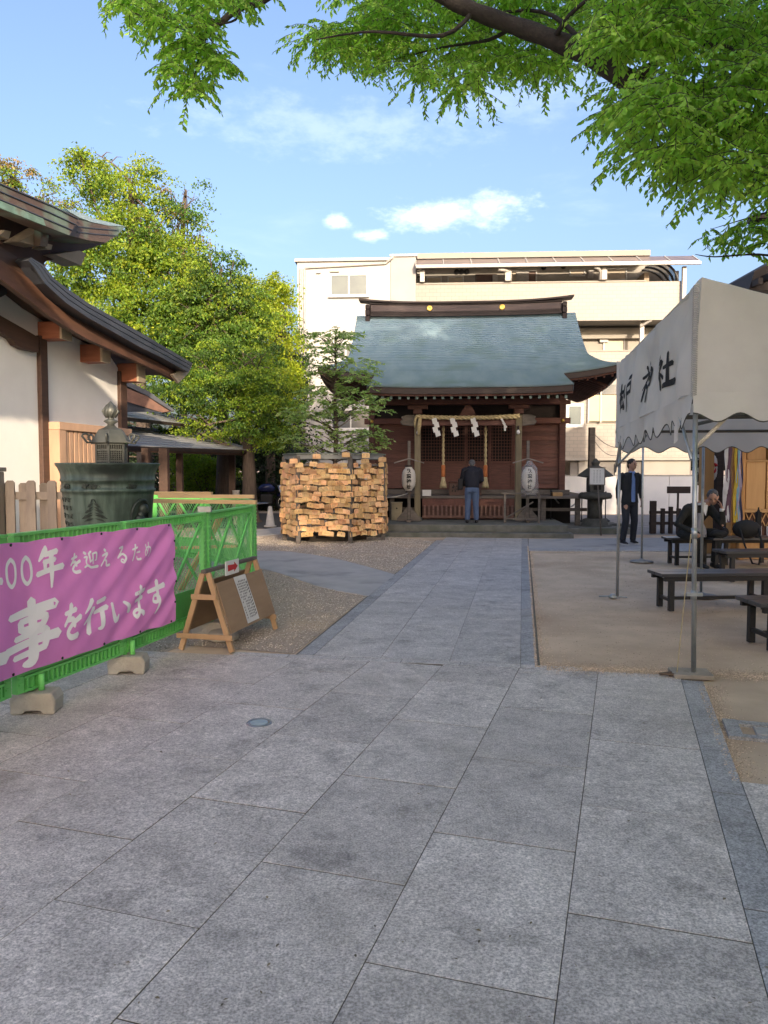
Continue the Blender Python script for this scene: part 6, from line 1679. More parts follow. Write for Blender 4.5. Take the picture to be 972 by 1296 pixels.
Cc, Dd = np.array(Cc), unit(np.array(Dd)); sprays(YT, Cc, Dd, 13, .26, .085, M_l6, 5, .27, hang=.35, twigm=M_bark)

# ------------------------------------------------ the big zelkova whose limb crosses the top of the picture
ZK = thing('zelkova_tree', 'large zelkova whose dark limb and drooping fresh leaves cross the top of the picture', 'tree', (8.6, -1.5, 0), 0)
zb = Vector((8.6, -1.5, 0))
def zp(u, v, Y): return at(u, v, Y) - zb
b = MB()
b.tube([Vector((0, 0, -.1)), Vector((0, 0, .6)), Vector((-.1, .1, 2.5)), Vector((-.2, .4, 4.2)), Vector((.1, .2, 7)), Vector((.3, -.2, 10)), Vector((.2, -.6, 13))], [.62, .46, .42, .40, .30, .2, .06], 14)
main = [Vector((-.2, .4, 4.0)), Vector((-1.2, 3.0, 5.0)), zp(1150, 250, 6.0), zp(1000, 175, 6.3), zp(880, 145, 6.6), zp(800, 105, 6.8), zp(757, 76, 6.9), zp(700, 50, 7.0), zp(650, 32, 7.1), zp(600, 14, 7.1), zp(555, -8, 7.1), zp(490, -45, 7.0), zp(420, -45, 6.9), zp(360, -18, 6.8), zp(329, 2, 6.7), zp(305, 9, 6.7), zp(280, 28, 6.6), zp(262, 44, 6.6), zp(247, 58, 6.5)]
mr_ = [.20, .17, .15, .13, .115, .095, .088, .082, .076, .072, .068, .058, .05, .04, .034, .03, .025, .019, .008]
pts = cat_rom([tuple(p) for p in main], 4); rr = [np.interp(i / (len(pts) - 1) * (len(main) - 1), range(len(main)), mr_) * (1 + .06 * math.sin(i * 1.7)) for i in range(len(pts))]
b.tube(pts, rr, 10)
def br(p, r0): b.tube(cat_rom([tuple(zp(*q)) for q in p], 4), [r0 * (1 - .8 * i / (4 * (len(p) - 1))) for i in range(4 * (len(p) - 1) + 1)], 6)
br([(757, 76, 6.9), (700, 20, 7.4), (640, 15, 7.8), (560, 30, 8)], .03); br([(650, 32, 7.1), (620, 50, 7.3), (560, 60, 7.6), (500, 75, 7.8)], .022)
br([(800, 105, 6.8), (860, 60, 6.4), (920, 60, 6.1), (990, 90, 6)], .045); br([(860, 60, 6.4), (880, 20, 6.2), (900, -40, 6.2)], .03); br([(880, 145, 6.6), (860, 190, 6.2), (830, 215, 6)], .03)
br([(700, 50, 7), (730, 10, 6.6), (790, -30, 6.3)], .03); br([(600, 14, 7.1), (560, 45, 7), (470, 40, 7), (400, 50, 7.1)], .025); br([(305, 9, 6.7), (298, 25, 6.6), (270, 32, 6.5), (230, 35, 6.5)], .013)
br([(280, 28, 6.6), (240, 20, 6.6), (190, 22, 6.5), (150, 8, 6.5)], .013); br([(262, 44, 6.6), (250, 80, 6.5), (243, 120, 6.5)], .01); br([(262, 44, 6.6), (275, 62, 6.5), (290, 85, 6.5)], .008); br([(329, 2, 6.7), (300, -15, 6.7), (270, -30, 6.7)], .014)
br([(1000, 175, 6.3), (960, 230, 6.6), (930, 255, 6.8)], .04); br([(1010, 330, 6), (960, 322, 6.1), (905, 325, 6.2), (880, 322, 6.2)], .012)
br([(1000, 260, 6.1), (900, 290, 6.3)], .01)
for (a, c, r_) in (((-.2, .4, 4.2), (-4, -4, 7.5), .22), ((.1, .2, 6.5), (-4.5, 2, 8.8), .18), ((.1, .2, 6.5), (4, 3, 9), .18), ((.2, 0, 8), (1, 5, 11), .14), ((.2, 0, 8), (-3, -2, 11.5), .14), ((-.2, .4, 5), (4, -5, 8), .18), ((.2, -.3, 10), (2, -3, 13), .1)):
    a, c = Vector(a), Vector(c); q = cat_rom([tuple(a), tuple(a.lerp(c, .5) + Vector((0, 0, .7))), tuple(c)], 6); b.tube(q, [r_ * (1 - .8 * i / (len(q) - 1)) for i in range(len(q))], 8)
b.build('trunk', M_barkd, ZK, recalc=False)
M_z = leafmat('zelkova_leaf', (.34, .54, .12), (.25, .44, .085), isl=.35, trans=.6, hue=.015)
rng = np.random.default_rng(12); Cc, Dd = [], []
def in_poly(x, y, P):
    c = False; j = len(P) - 1
    for i in range(len(P)):
        if (P[i][1] > y) != (P[j][1] > y) and x < (P[j][0] - P[i][0]) * (y - P[i][1]) / (P[j][1] - P[i][1]) + P[i][0]: c = not c
        j = i
    return c
def fill(poly, n, y0, y1, gap=0.0):
    us = [p[0] for p in poly]; vs = [p[1] for p in poly]; k = 0
    cl = [(rng.uniform(min(us), max(us)), rng.uniform(min(vs), max(vs))) for _ in range(max(4, int(n / 11)))]
    while k < n:
        c = cl[rng.integers(len(cl))]; u = c[0] + rng.normal() * 18; v = c[1] + rng.normal() * 9
        if not in_poly(u, v, poly): 
            if rng.random() < .02: cl.append((rng.uniform(min(us), max(us)), rng.uniform(min(vs), max(vs))))
            k += .02; continue
        Y = rng.uniform(y0, y1); p = zp(u, v - (24 if v > 130 and u > 740 else 10), Y); a = rng.uniform(0, math.tau)
        Cc.append(p[:]); Dd.append((math.cos(a), math.sin(a), rng.uniform(-.5, .15))); k += 1
# right mass
fill([(735, 95), (775, 135), (795, 175), (800, 205), (850, 222), (878, 240), (900, 255), (990, 262), (1100, 270), (1100, 60), (990, 0), (860, -30), (760, 20), (740, 60)], 1150, 5.2, 7.8)
fill([(740, -60), (1100, -60), (1100, 40), (900, 60), (780, 60), (730, 30)], 560, 5.0, 8.2)
fill([(600, -60), (760, -60), (790, 60), (750, 70), (700, 60), (640, 45), (600, 20)], 420, 7.5, 9.0)
# hanging curtain left of the limb
fill([(380, 55), (400, 35), (440, 40), (480, 30), (540, 30), (600, 45), (660, 62), (735, 85), (700, 96), (650, 88), (615, 80), (560, 85), (520, 88), (450, 78), (420, 66), (385, 62)], 470, 7.3, 8.8)
fill([(440, -40), (560, -40), (620, 20), (640, 50), (560, 60), (480, 50), (430, 25), (425, 0)], 340, 7.3, 9.0)
fill([(500, 85), (560, 85), (545, 108), (520, 105)], 28, 6.8, 7.6); fill([(575, 80), (625, 80), (605, 118), (575, 125)], 42, 6.8, 7.6)
fill([(755, 110), (790, 170), (775, 200), (750, 150)], 22, 6.0, 7.0); fill([(800, 195), (860, 220), (900, 235), (880, 250), (840, 232), (800, 212)], 60, 6.4, 7.6)
# denser near layer low on the right
fill([(800, 110), (850, 60), (1100, 40), (1100, 268), (960, 262), (880, 245), (815, 205), (790, 160)], 470, 4.7, 6.0)
NL = len(Cc)
# left sprays
for pol, n in (([(135, -10), (200, -10), (195, 25), (165, 32), (140, 12)], 60), ([(190, 5), (260, 25), (290, 45), (265, 62), (215, 55), (190, 35)], 70), ([(230, -20), (330, -20), (355, -5), (350, 12), (320, 8), (300, 25), (250, 22), (230, 5)], 90),
               ([(205, 55), (260, 60), (290, 78), (296, 95), (270, 98), (225, 82)], 60), ([(215, 98), (262, 102), (262, 118), (240, 128), (215, 112)], 34), ([(270, 75), (296, 84), (292, 98), (274, 94)], 20), ([(312, 5), (332, 12), (345, 35), (330, 45), (318, 30)], 0),
               ([(192, 78), (230, 82), (225, 95), (200, 92)], 16), ([(880, 312), (960, 300), (1060, 300), (1060, 345), (930, 330), (880, 328)], 60), ([(935, 325), (1010, 330), (1010, 350), (945, 345)], 10), ([(900, 268), (1000, 268), (1000, 290), (960, 285)], 0)):
    if n: fill(pol, n, 6.0, 7.0)
Cc, Dd = np.array(Cc), unit(np.array(Dd))
sprays(ZK, Cc[:NL], Dd[:NL], 19, .32, .060, M_z, 13, .26, hang=.8, twigm=M_barkd)
sprays(ZK, Cc[NL:], Dd[NL:], 13, .21, .060, M_z, 15, .27, hang=.75, twigm=M_barkd)
# the rest of its crown, above and behind the camera, with clumps added to shade the shrine
zbl = [((-4.2, -3.5, 8.0), (3.2, 3.2, 1.8), 1), ((-4.5, 2.5, 9.6), (3.2, 3, 1.8), 1), ((4, 3, 9.5), (3.2, 3, 2), 1), ((1, 5.5, 11.5), (3, 2.6, 2), 1), ((-2.5, -2, 12), (3.4, 3, 2), 1), ((3.5, -4.5, 8.8), (3.4, 3, 2), 1), ((1.5, -2, 13.4), (3, 3, 1.8), 1), ((-6.6, -.6, 7.6), (2.2, 2.2, 1.2), .8), ((-1.0, 3.5, 7.8), (2.4, 2.0, 1.3), .8), ((.6, .6, 9.8), (2.8, 1.6, 1.5), 1.3), ((-2.8, .3, 9.5), (2.4, 1.6, 1.4), 1.2)]
crown(ZK, zbl, 80000, .17, M_z, 14, clump=.7, flat=.4, name='upper_crown')

# ------------------------------------------------ unseen trees and hall added behind the camera to throw shade
def big_tree(x, y, h, r, label, seed, n=26000, low=.35):
    t = thing('added_shade_tree', label, 'tree', (x, y, 0), 0, 'unseen trees added behind the viewer for shade')
    bl = [((random.Random(seed + i).uniform(-.45, .45) * r, random.Random(seed + 50 + i).uniform(-.4, .4) * r, h * (low + (1 - low) * (i + .5) / 7)), (r * (.95 - .07 * i), r * (.9 - .07 * i), h * .13), 1) for i in range(7)]
    limbs(t, [(0, 0, 0), (.1, 0, h * .3), (0, .1, h * .6), (.1, 0, h * .9)], r * .09, bl, M_bark, seed, 14)
    crown(t, bl, n, .24, M_l2, seed, clump=.85, flat=.55)
    return t
big_tree(8.8, -13.0, 11.6, 3.6, 'tall leafy tree added unseen behind the viewer to the right for shade', 41, 34000, .22)
big_tree(14.5, -14.0, 11.0, 4.2, 'widest leafy tree added unseen far behind the viewer on the right for shade', 42, 36000, .2)
GH = thing('added_shade_hall', 'unseen tiled roof hall added behind the viewer to shade the plaza', 'hall', (6.2, -11.5, 0), 0)
b = MB(); b.b2((-5.8, -2, 0), (10, 2, 4.4)); b.build('wall', M_plaster, GH)
b = MB(); b.prism([(-6.3, -3.2, 4.2), (-6.3, 3.2, 4.2), (-6.3, .0, 7.2)], (17.0, 0, 0)); b.build('roof', mat('roof_tile', (.10, .105, .11), (.07, .075, .08), scale=4, rough=.6), GH)

# unseen roof slab added and shaped to cast the shadow across the plaster gable
def back(y, z, dist):
    w = to_world(PT, XH, y); hd = Vector((math.sin(R(SUN_AZ)), math.cos(R(SUN_AZ)), 0))
    return Vector((w.x, w.y, z)) + hd * dist + Vector((0, 0, dist * math.tan(R(SUN_EL))))
DS = 10.5
q0 = back(8.0, 2.42, DS); OS = Vector((q0.x, q0.y, 0))
PV = thing('added_shadow_roof', 'unseen tiled roof slab on posts added to shade the left gable wall', 'blocker', OS, 0)
hd = Vector((math.sin(R(SUN_AZ)), math.cos(R(SUN_AZ)), 0))
qs = [back(y, z, DS) - OS for y, z in ((6.5, 2.42), (13.55, 2.42), (12.2, 3.02), (10.6, 3.75), (9.9, 4.1), (6.5, 4.4))]
b = MB(); b.prism(qs, hd * .3); b.build('roof', MATS['roof_tile'], PV)
b = MB()
for k in range(19):
    p = qs[0].lerp(qs[1], (k + .5) / 19); b.tube([p + Vector((0, 0, .0)), p + hd * .3 + Vector((0, 0, .0))], .10, 10)
b.build('eave_tiles', MATS['roof_tile'], PV)
for f in (.06, .95):
    p = qs[0].lerp(qs[1], f) + hd * .2; b = MB(); b.b2((p.x - .09, p.y - .09, 0), (p.x + .09, p.y + .09, p.z)); b.build('post', M_hw, PV)
# ================================================================== TENT
M_can = mat('tent_canvas', (.80, .78, .73), (.72, .70, .655), scale=2.2, rough=.85, bump=.2, bscale=160, trans=.36, col3=(.62, .605, .565), scale3=1.1, c3=(.58, .8))
M_canin = M_can
M_alu = mat('tent_pole', (.44, .46, .46), (.34, .36, .36), scale=12, rough=.35, metal=.7)
TN = Vector((2.235, 5.60, 0)); TF = Vector((2.73, 9.10, 0))
taz = math.degrees(math.atan2(TF.x - TN.x, TF.y - TN.y)); TL = (TF - TN).length; TW = 3.6
TENT = thing('event_tent', 'weathered off-white canvas event tent with black brush lettering and scalloped valance', 'tent', TN, taz)
# tent frame: y from the near corner to the far one, x to the right
def tz(x, y):        # roof height, high along the left side and falling to the right
    base = 2.905 - .03 * y
    return base - .30 * min(x, .55) - (x - min(x, .55)) * .19
EZ = 2.085
def eave(x, y): return EZ - .025 * y
def wr(a, c): return .012 * math.sin(a * 5 + c * 3) + .008 * math.sin(a * 11 - c * 7) + .005 * math.sin(a * 23 + c * 13)
b = MB(); rows_ = []
for j in range(27):      # left lettered side: leans out a little from top to eave
    f = j / 26; r_ = []
    for i in range(61):
        y = TL * i / 60; zt_, ze = tz(0, y) - .03 * math.sin(y / TL * math.pi), eave(0, y)
        z = zt_ + (ze - zt_) * f; x = .045 * (1 - f) + .008 * math.sin(f * math.pi) * math.sin(y / TL * math.pi) - wr(y, z) * (1 if 0 < i < 60 else 0) - (.016 * math.sin(z * 7 - y * 6.5) * math.exp(-y * .8) + .009 * math.sin(y * 9 + z * 2) + .010 * math.sin(y * 3.1 - z * 8)) * min(1, i / 5) * min(1, (60 - i) / 8) * min(1, j / 3) - .02 * math.sin(max(0, (z - 2.0)) * 9 + y * 4) * min(1, i / 6) * min(1, (60 - i) / 10) * (1 - f)
        r_.append(Vector((x, y, z)))
    rows_.append(r_)
b.grid(rows_); b.build('side_sheet', M_can, TENT, recalc=False)
left_rows = rows_
def valance(name, P, Q, nsc, drop=.16, deep=.085, out=(0, 0, 0), zfn=None):
    b = MB(); P, Q, out = Vector(P), Vector(Q), Vector(out); N = nsc * 12; top, m1, bot, hem = [], [], [], []
    for i in range(N + 1):
        f = i / N; p = P.lerp(Q, f); ph = (f * nsc) % 1.0
        sc = .5 - .5 * math.cos(f * nsc * math.tau); d = drop + deep * sc
        w = out * (.010 * math.sin(f * 43) + .014 * math.sin(f * 17 + 1))
        top.append(p); m1.append(p + Vector((0, 0, -drop * .5)) + w * .6); bot.append(p + Vector((0, 0, -d)) + w * 1.6); hem.append(p + Vector((0, 0, -d - .009)) + w * 1.65)
    b.grid([top, m1, bot]); o = b.build(name, M_can, TENT, recalc=False)
    h = MB(); h.grid([[q + out * .003 for q in bot], [q + out * .003 for q in hem], [q - out * .003 for q in hem], [q - out * .003 for q in bot]]); h.build('valance_hem', mat('hem', (.10, .10, .085), scale=9, rough=.8), o)
    return o
valance('valance', (0, 0, eave(0, 0)), (0, TL, eave(0, TL)), 11, .145, .10, (-1, 0, 0))
valance('valance', (0, 0, eave(0, 0) - .0), (TW, 0, eave(TW, 0)), 11, .145, .065, (0, -1, 0))
valance('valance', (0, TL, eave(0, TL)), (TW, TL, eave(TW, TL)), 11, .20, .07, (0, 1, 0))
valance('valance', (TW, 0, eave(TW, 0)), (TW, TL, eave(TW, TL)), 11, .165, .075, (1, 0, 0))
b = MB(); rows_ = []     # near end
for j in range(15):
    f = j / 14; rows_.append([Vector((.045 * (1 - f) * (1 - i / 40) + TW * i / 40, -.012 * math.sin(i * .5) * math.sin(f * 3.1) - .02 * math.sin(f * 3.14) * math.sin(i / 40 * 3.14) + .004 * math.sin(i * 2.1 + j), max(tz(TW * i / 40, 0), EZ + .005) * (1 - f) + eave(TW * i / 40, 0) * f)) for i in range(41)])
b.grid(rows_); b.build('end_sheet', M_can, TENT, recalc=False)
b = MB(); rows_ = []     # roof
for j in range(21):
    y = TL * j / 20; rows_.append([Vector((.045 + (TW - .045) * i / 20, y, max(tz(.045 + (TW - .045) * i / 20, y), EZ) - .03 * math.sin(j / 20 * 3.14) * math.sin(i / 20 * 3.14))) for i in range(21)])
b.grid(rows_); b.build('roof_sheet', M_can, TENT, recalc=False)
b = MB(); b.grid([[Vector((TW * i / 20, TL, max(tz(TW * i / 20, TL), EZ))) for i in range(21)], [Vector((TW * i / 20, TL, eave(TW * i / 20, TL))) for i in range(21)]]); b.build('end_sheet', M_can, TENT, recalc=False)
# gathered seam at the near corner
b = MB()
for k in range(62):
    z = EZ - .02 + k * (2.88 - EZ) / 62; b.tube([(-.010, .020, z - .004), (-.008, -.010, z + .002), (.006, -.013, z), (.022, -.014, z + .005)], .0036, 4)
b.build('corner_lacing', mat('lacing', (.52, .50, .47), scale=9, rough=.9), TENT)
# diagonal crease: roof pole showing behind the near end
# lettering on the left side
def side_fn(y, z, d):
    fy = min(max(y / TL, 0), 1) * 60; i = min(int(fy), 59); t = fy - i
    zt_, ze = tz(0, y) - .03 * math.sin(y / TL * math.pi), eave(0, y); ff = min(max((z - zt_) / (ze - zt_), 0), 1) * 26; j = min(int(ff), 25); s = ff - j
    P = left_rows; a = P[j][i].lerp(P[j][i + 1], t); c = P[j + 1][i].lerp(P[j + 1][i + 1], t); p = a.lerp(c, s)
    return Vector((p.x - .004 - d, y, z))
b = MB()
def on_tent(u, v):
    tt = Vector((math.cos(R(taz)), -math.sin(R(taz)), 0)); td = Vector((math.sin(R(taz)), math.cos(R(taz)), 0)); o = Vector((0, 0, CAM_H)); r = ray(u, v)
    t = (TN - o).dot(tt) / r.dot(tt); p = o + r * t; return (p - TN).dot(td), p.z
LETM = mat('tent_ink', (.018, .018, .018), scale=9, rough=.8)
def tg(key, u0, v0, u1, v1, wt):
    um, vm = (u0 + u1) / 2, (v0 + v1) / 2; ya, _ = on_tent(u0, vm); yb_, _ = on_tent(u1, vm); _, z1 = on_tent(um, v0); _, z0 = on_tent(um, v1)
    bb_ = MB(); brush(bb_, GL[key], side_fn, ya, z0, yb_ - ya, z1 - z0, wt); bb_.build('letter', LETM, TENT, recalc=False)
tg('matsu', 781.5, 487, 788, 521, 1.9); tg('to', 791, 477, 800, 518, 1.5); tg('kami', 808, 462, 821, 506, 1.25); tg('yashiro', 831.5, 447, 846, 491, 1.15)
# hanging flap
b = MB(); b.grid([[Vector((-.02 + .01 * math.sin(i), TL * .10 + i * .022, EZ - .17 - j * .028 - .012 * i)) for i in range(5)] for j in range(6)]); b.build('loose_flap', M_can, TENT, recalc=False)
def pole(x, y, z1, r_=.019, lean=(0, 0), base=True, sq=False):
    b = MB(); b.tube([(x + lean[0], y + lean[1], .02), (x, y, z1)], r_, 10); o = b.build('pole', M_alu, TENT)
    return o
po = pole(.025, .03, 2.05, .0175, (.03, 0))
b = MB(); b.tube([(.038, .03, 1.02), (.038, .03, 1.10)], .022, 10); b.build('pole_collar', M_alu, TENT)
b = MB(); b.tube([(.044, .03, .57), (.044, .03, .64)], .022, 10); b.b2((-.01, .0, .60), (.10, .02, .625)); b.build('pole_collar', M_alu, TENT)
b = MB(); b.b2((-.10, -.06, -.005), (.18, .16, .03)); b.build('base_block', mat('base_block', (.36, .31, .25), (.28, .24, .19), scale=9, rough=.95, bump=.4), TENT, bevel=.006)
pole(.05, TL, 1.99, .018); b = MB(); b.tube([(-.16, TL + .02, .012), (0, TL, .02), (.16, TL - .02, .012)], .008, 6); b.lathe([(.05, 0), (.05, .02), (.02, .05)], 10, c=(0, TL, 0)); b.build('base_foot', M_alu, TENT)
pole(TW, 0, 2.05); pole(TW, TL, 2.0)
def disc_pole(p, h, lb, h2=None):
    t = thing('pole_stand', lb, 'pole', p, 0, 'tent pole stands with round bases')
    b = MB(); b.tube([(0, 0, .02), (-.01, 0, h)], .017, 8); b.build('pole', M_alu, t)
    b = MB(); b.lathe([(.19, 0), (.185, .018), (.06, .03), (.02, .06)], 20); b.build('base', mat('base_iron', (.30, .30, .28), (.22, .21, .2), scale=9, rough=.6, metal=.3), t)
disc_pole(gp(812, 711), 2.0, 'thin metal pole on a round base in front of the standing man'); disc_pole(gp(887, 755), 2.0, 'thin metal pole on a round base behind the front tent pole')
for (P, Q, r_) in (((.05, .06, 2.06), (TW, .06, 2.06), .016), ((.07, .05, 2.05), (.07, TL, 1.97), .016), ((0, TL, 1.97), (TW, TL, 1.97), .016), ((TW, 0, 2.03), (TW, TL, 1.95), .016), ((.9, 0, 2.07), (.9, TL, 2.05), .02), ((0, 1.75, 2.02), (TW, 1.75, 2.02), .02)):
    b = MB(); b.tube([P, Q], r_, 8); b.build('frame_tube', mat('frame_dark', (.16, .15, .13), scale=9, rough=.5, metal=.4), TENT)
b = MB(); b.tube([(.01, .04, 1.66), (.34, .10, 1.99)], .015, 8); b.build('corner_brace', mat('brace_tube', (.62, .56, .44), scale=9, rough=.5), TENT)
b = MB(); b.tube([(.01, .04, 1.60), (.02, .50, 1.97)], .013, 8); b.build('corner_brace', M_alu, TENT)
b = MB(); b.tube([(0, TL - .02, 1.55), (.35, TL - .02, 1.93)], .013, 8); b.tube([(0, TL - .02, 1.5), (-.0, TL - .4, 1.9)], .013, 8); b.build('corner_brace', M_alu, TENT)
sag_rope(Vector((2.17, 5.62, .03)), Vector((2.235, 5.58, 1.06)), .01, .0035, M_rope, 'thin guy rope beside the front tent pole', 'guy_rope')
b = MB(); pts = [(.05 * math.cos(k * .9) * (1 + .1 * k % 2), .035 * math.sin(k * .9), .012 + .004 * (k % 4)) for k in range(22)]; b.tube(pts, .008, 5); o = tag(b.build('rope_coil', mat('dirty_rope', (.16, .11, .075), scale=20, rough=.95)), 'small dirty rope coil at the foot of the front tent pole', 'rope'); o.location = (2.17, 5.62, 0)

# ================================================================== BENCHES
M_bench = mat('bench_black', (.010, .010, .011), (.016, .016, .017), scale=5, rough=.5, spec=.5, rnd=.1)
M_btop = mat('bench_top', (.035, .036, .04), (.055, .056, .06), scale=3, rough=.38, spec=.55, stretch=(.4, 4, 4), col3=(.12, .11, .10), scale3=5, c3=(.6, .8))
def bench(p, L_, W_, H_, az, lb, zoff=0):
    t = thing('bench', lb, 'bench', p, az, 'black benches under the tent')
    n = 2
    for i in range(n):
        y0 = W_ * i / n; b = MB(); b.b2((0, y0 + .004, H_ - .035), (L_, y0 + W_ / n - .004, H_)); b.build('seat_board', M_btop, t, bevel=.004)
    b = MB()
    for y in (.02, W_ - .06): b.b2((.04, y, H_ - .085), (L_ - .04, y + .04, H_ - .036))
    b.build('apron', M_bench, t)
    xs_ = [.10, L_ * .5, L_ - .16] if L_ > 1.3 else [.10, L_ - .16]
    for x in xs_:
        for y in (.03, W_ - .085):
            b = MB(); b.b2((x, y, 0), (x + .055, y + .055, H_ - .087)); b.build('leg', M_bench, t, bevel=.003)
    b = MB(); b.b2((xs_[0] + .056, W_ / 2 - .02, .10), (xs_[-1], W_ / 2 + .02, .135)); b.build('stretcher', M_bench, t)
    for x in xs_:
        b = MB(); b.b2((x + .01, .087, .10), (x + .045, W_ - .087, .135)); b.build('cross_stretcher', M_bench, t)
    return t
bench(Vector((2.98, 8.18, 0)), 2.3, .40, .41, -4, 'long black bench nearest the front tent pole')
bench(Vector((4.55, 12.15, 0)), 1.8, .38, .44, -3, 'black bench the seated man in black sits on')
bench(Vector((4.62, 10.35, 0)), 2.0, .38, .42, -4, 'black bench in the middle row with a bag strap hanging near it')
bench(Vector((3.14, 6.35, 0)), 2.0, .45, .41, -2, 'black bench cut by the right picture edge')
def table(p, L_, W_, H_, az, lb):
    t = thing('table', lb, 'table', p, az)
    b = MB(); b.b2((0, 0, H_ - .03), (L_, W_, H_)); b.build('tabletop', M_btop, t, bevel=.004)
    for x in (.06, L_ - .11):
        for y in (.04, W_ - .09): b = MB(); b.b2((x, y, 0), (x + .05, y + .05, H_ - .031)); b.build('leg', M_bench, t)
    b = MB(); b.b2((.12, W_ / 2 - .02, .14), (L_ - .12, W_ / 2 + .02, .18)); b.build('stretcher', M_bench, t)
    return t
table(Vector((5.05, 11.75, 0)), 1.5, .5, .47, -4, 'low black table beside the seated man holding bags')
# bags and things
BG = thing('shoulder_bag', 'rounded black shoulder bag with hanging strap on the low table', 'bag', Vector((5.58, 11.8, .472)), 0)
b = MB(); blob(b, (0, 0, .14), (.22, .12, .145), n=16); b.build('body', M_tyre, BG); b = MB(); b.tube([(-.14, -.08, .16), (-.12, -.22, -.1), (-.02, -.26, -.36), (.08, -.25, -.38), (.14, -.22, -.1), (.15, -.08, .16)], .015, 6); b.build('strap', M_tyre, BG)
b = MB(); blob(b, (0, 0, .06), (.14, .09, .065), n=12); blob(b, (.1, .02, .09), (.06, .05, .07), n=10); o = tag(b.build('small_bag', M_tyre), 'small crumpled black bag on the low table left of the shoulder bag', 'bag'); o.location = (5.18, 11.85, .472)
b = MB(); b.b2((-.035, -.035, 0), (.035, .035, .40)); b.lathe([(.03, .4), (.012, .44), (.012, .47)], 8); o = tag(b.build('tall_bottle', M_tyre, bevel=.008), 'tall dark bottle shaped thing standing right of the shoulder bag', 'bottle'); o.location = (5.83, 11.95, .472)
b = MB(); rows_ = [[Vector(((.10 + .02 * math.sin(j * 1.3)) * (1 - j * .13) * math.cos(k * math.tau / 12) * (1 + .15 * math.sin(k * 3 + j)), .07 * (1 - j * .13) * math.sin(k * math.tau / 12), j * .075)) for k in range(12)] for j in range(6)]
b.grid(rows_, closed=True); o = tag(b.build('plastic_bag', mat('grey_bag', (.32, .31, .33), (.25, .25, .27), scale=6, rough=.5, trans=.2), recalc=False), 'limp grey plastic bag standing behind the seated man', 'bag'); o.location = (4.92, 11.95, .475)
b = MB(); b.b2((-.12, -.09, 0), (.12, .09, .006)); o = tag(b.build('paper_sheet', M_paper), 'white paper sheet lying on the bench beside the seated man', 'paper'); o.location = (4.62, 12.28, .442)

# ================================================================== RIGHT BACKGROUND
M_hinoki = mat('fresh_timber', (.52, .31, .14), (.44, .25, .105), scale=2.5, rough=.65, stretch=(4, 4, .4), rnd=.08)
M_orange = mat('orange_timber', (.48, .25, .09), (.40, .20, .07), scale=2.5, rough=.6, stretch=(4, 4, .4))
HH = thing('timber_hall', 'new pale timber shrine hall at the right edge with lattice below', 'hall', Vector((6.12, 13.0, 0)), 4)
b = MB(); b.b2((-.02, .1, 0), (6, .5, 3.4)); b.build('wall', M_hinoki, HH)
xs_ = [0, .34, .66, 1.0, 1.34, 1.7, 2.1]
for i in range(6):
    b = MB(); b.b2((xs_[i] + .012, .03, .86), (xs_[i + 1] - .012, .098, 1.66)); p_ = b.build('wall_board', M_hinoki, HH, bevel=.004)
    b = MB(); b.b2((xs_[i] + .02, .03, 1.69), (xs_[i + 1] - .02, .098, 2.9)); b.build('wall_board', MATS['barge_red'] if i == 9 else mat('timber_panel', (.40, .23, .10), (.30, .16, .07), scale=2.5, rough=.7, stretch=(4, 4, .5), rnd=.08), HH, bevel=.004)
b = MB(); b.b2((-.05, .0, 1.661), (2.2, .11, 1.688)); b.b2((-.05, -.02, .80), (2.2, .11, .858)); b.build('rail', M_hinoki, HH)
b = MB(); b.b2((-.10, -.03, 0), (-.021, .10, 3.3)); b.build('corner_post', M_orange, HH)
b = MB(); b.b2((-.0, .05, .3), (2.2, .099, .80)); b.build('lattice_backing', mat('lattice_back', (.10, .05, .04), scale=5, rough=.8), HH)
lt = MB(); lt.bar((0, 0, 0), (.10, 0, .22), .014, .014); lt.bar((.10, .015, 0), (0, .015, .22), .014, .014); lo_ = lt.build('lattice_strip', M_hinoki, HH); lo_.location = (.02, .02, .57)
lg = MB(); lg.b2((0, 0, 0), (.03, .02, .27)); lgo = lg.build('grey_picket', mat('greyblue', (.38, .40, .45), scale=6, rough=.7), HH); lgo.location = (.03, .02, .30)
for i in range(1, 19): inst(lo_, HH, (.02 + i * .112, .02, .57)); inst(lgo, HH, (.03 + i * .112, .02, .30))
b = MB(); b.prism([(-.25, -.7, 2.75), (6, -.7, 2.75), (6, .6, 3.15), (-.25, .6, 3.15)], (0, 0, .12)); b.build('roof', M_facia, HH)
# dark roof corner seen above the tent at the right edge
RC = thing('side_hall_roof', 'dark upturned roof corner above the tent at the right edge', 'hall', Vector((9.6, 16.0, 0)), 0)
pr = [at(972 - 24, 366, 16), at(955, 343, 16), at(968, 336, 16), at(1000, 318, 16), at(1100, 262, 16), at(1100, 372, 16)]
b = MB(); b.prism([(p.x - 9.6, 0, p.z) for p in pr], (0, 4, 0)); b.build('roof_edge', M_dark, RC)
for k in range(5):
    p = at(957 + k * 12, 352 - k * 6, 15.9); b = MB(); b.box((p.x - 9.6, -.15, p.z - .1), (.09, .3, .12)); b.build('rafter_end', M_dark, RC)
p = at(966, 268, 15.9); b = MB(); b.b2((p.x - 9.75, -.1, p.z - .12), (p.x - 9.0, .3, p.z - .02)); b.build('ridge_tip', M_dark, RC)
b = MB(); b.b2((.9, .5, 0), (6, 3.5, 3.6)); b.build('wall', M_dark, RC)
b = MB(); p = at(1010, 330, 15.8); b.prism([(p.x - 9.6 - .9, 1.5, p.z - .5), (p.x - 9.6 + 3, 1.5, p.z - .5), (p.x - 9.6 + 3, 1.5, p.z + 1.2)], (0, .5, 0)); b.build('gable', M_dark, RC)
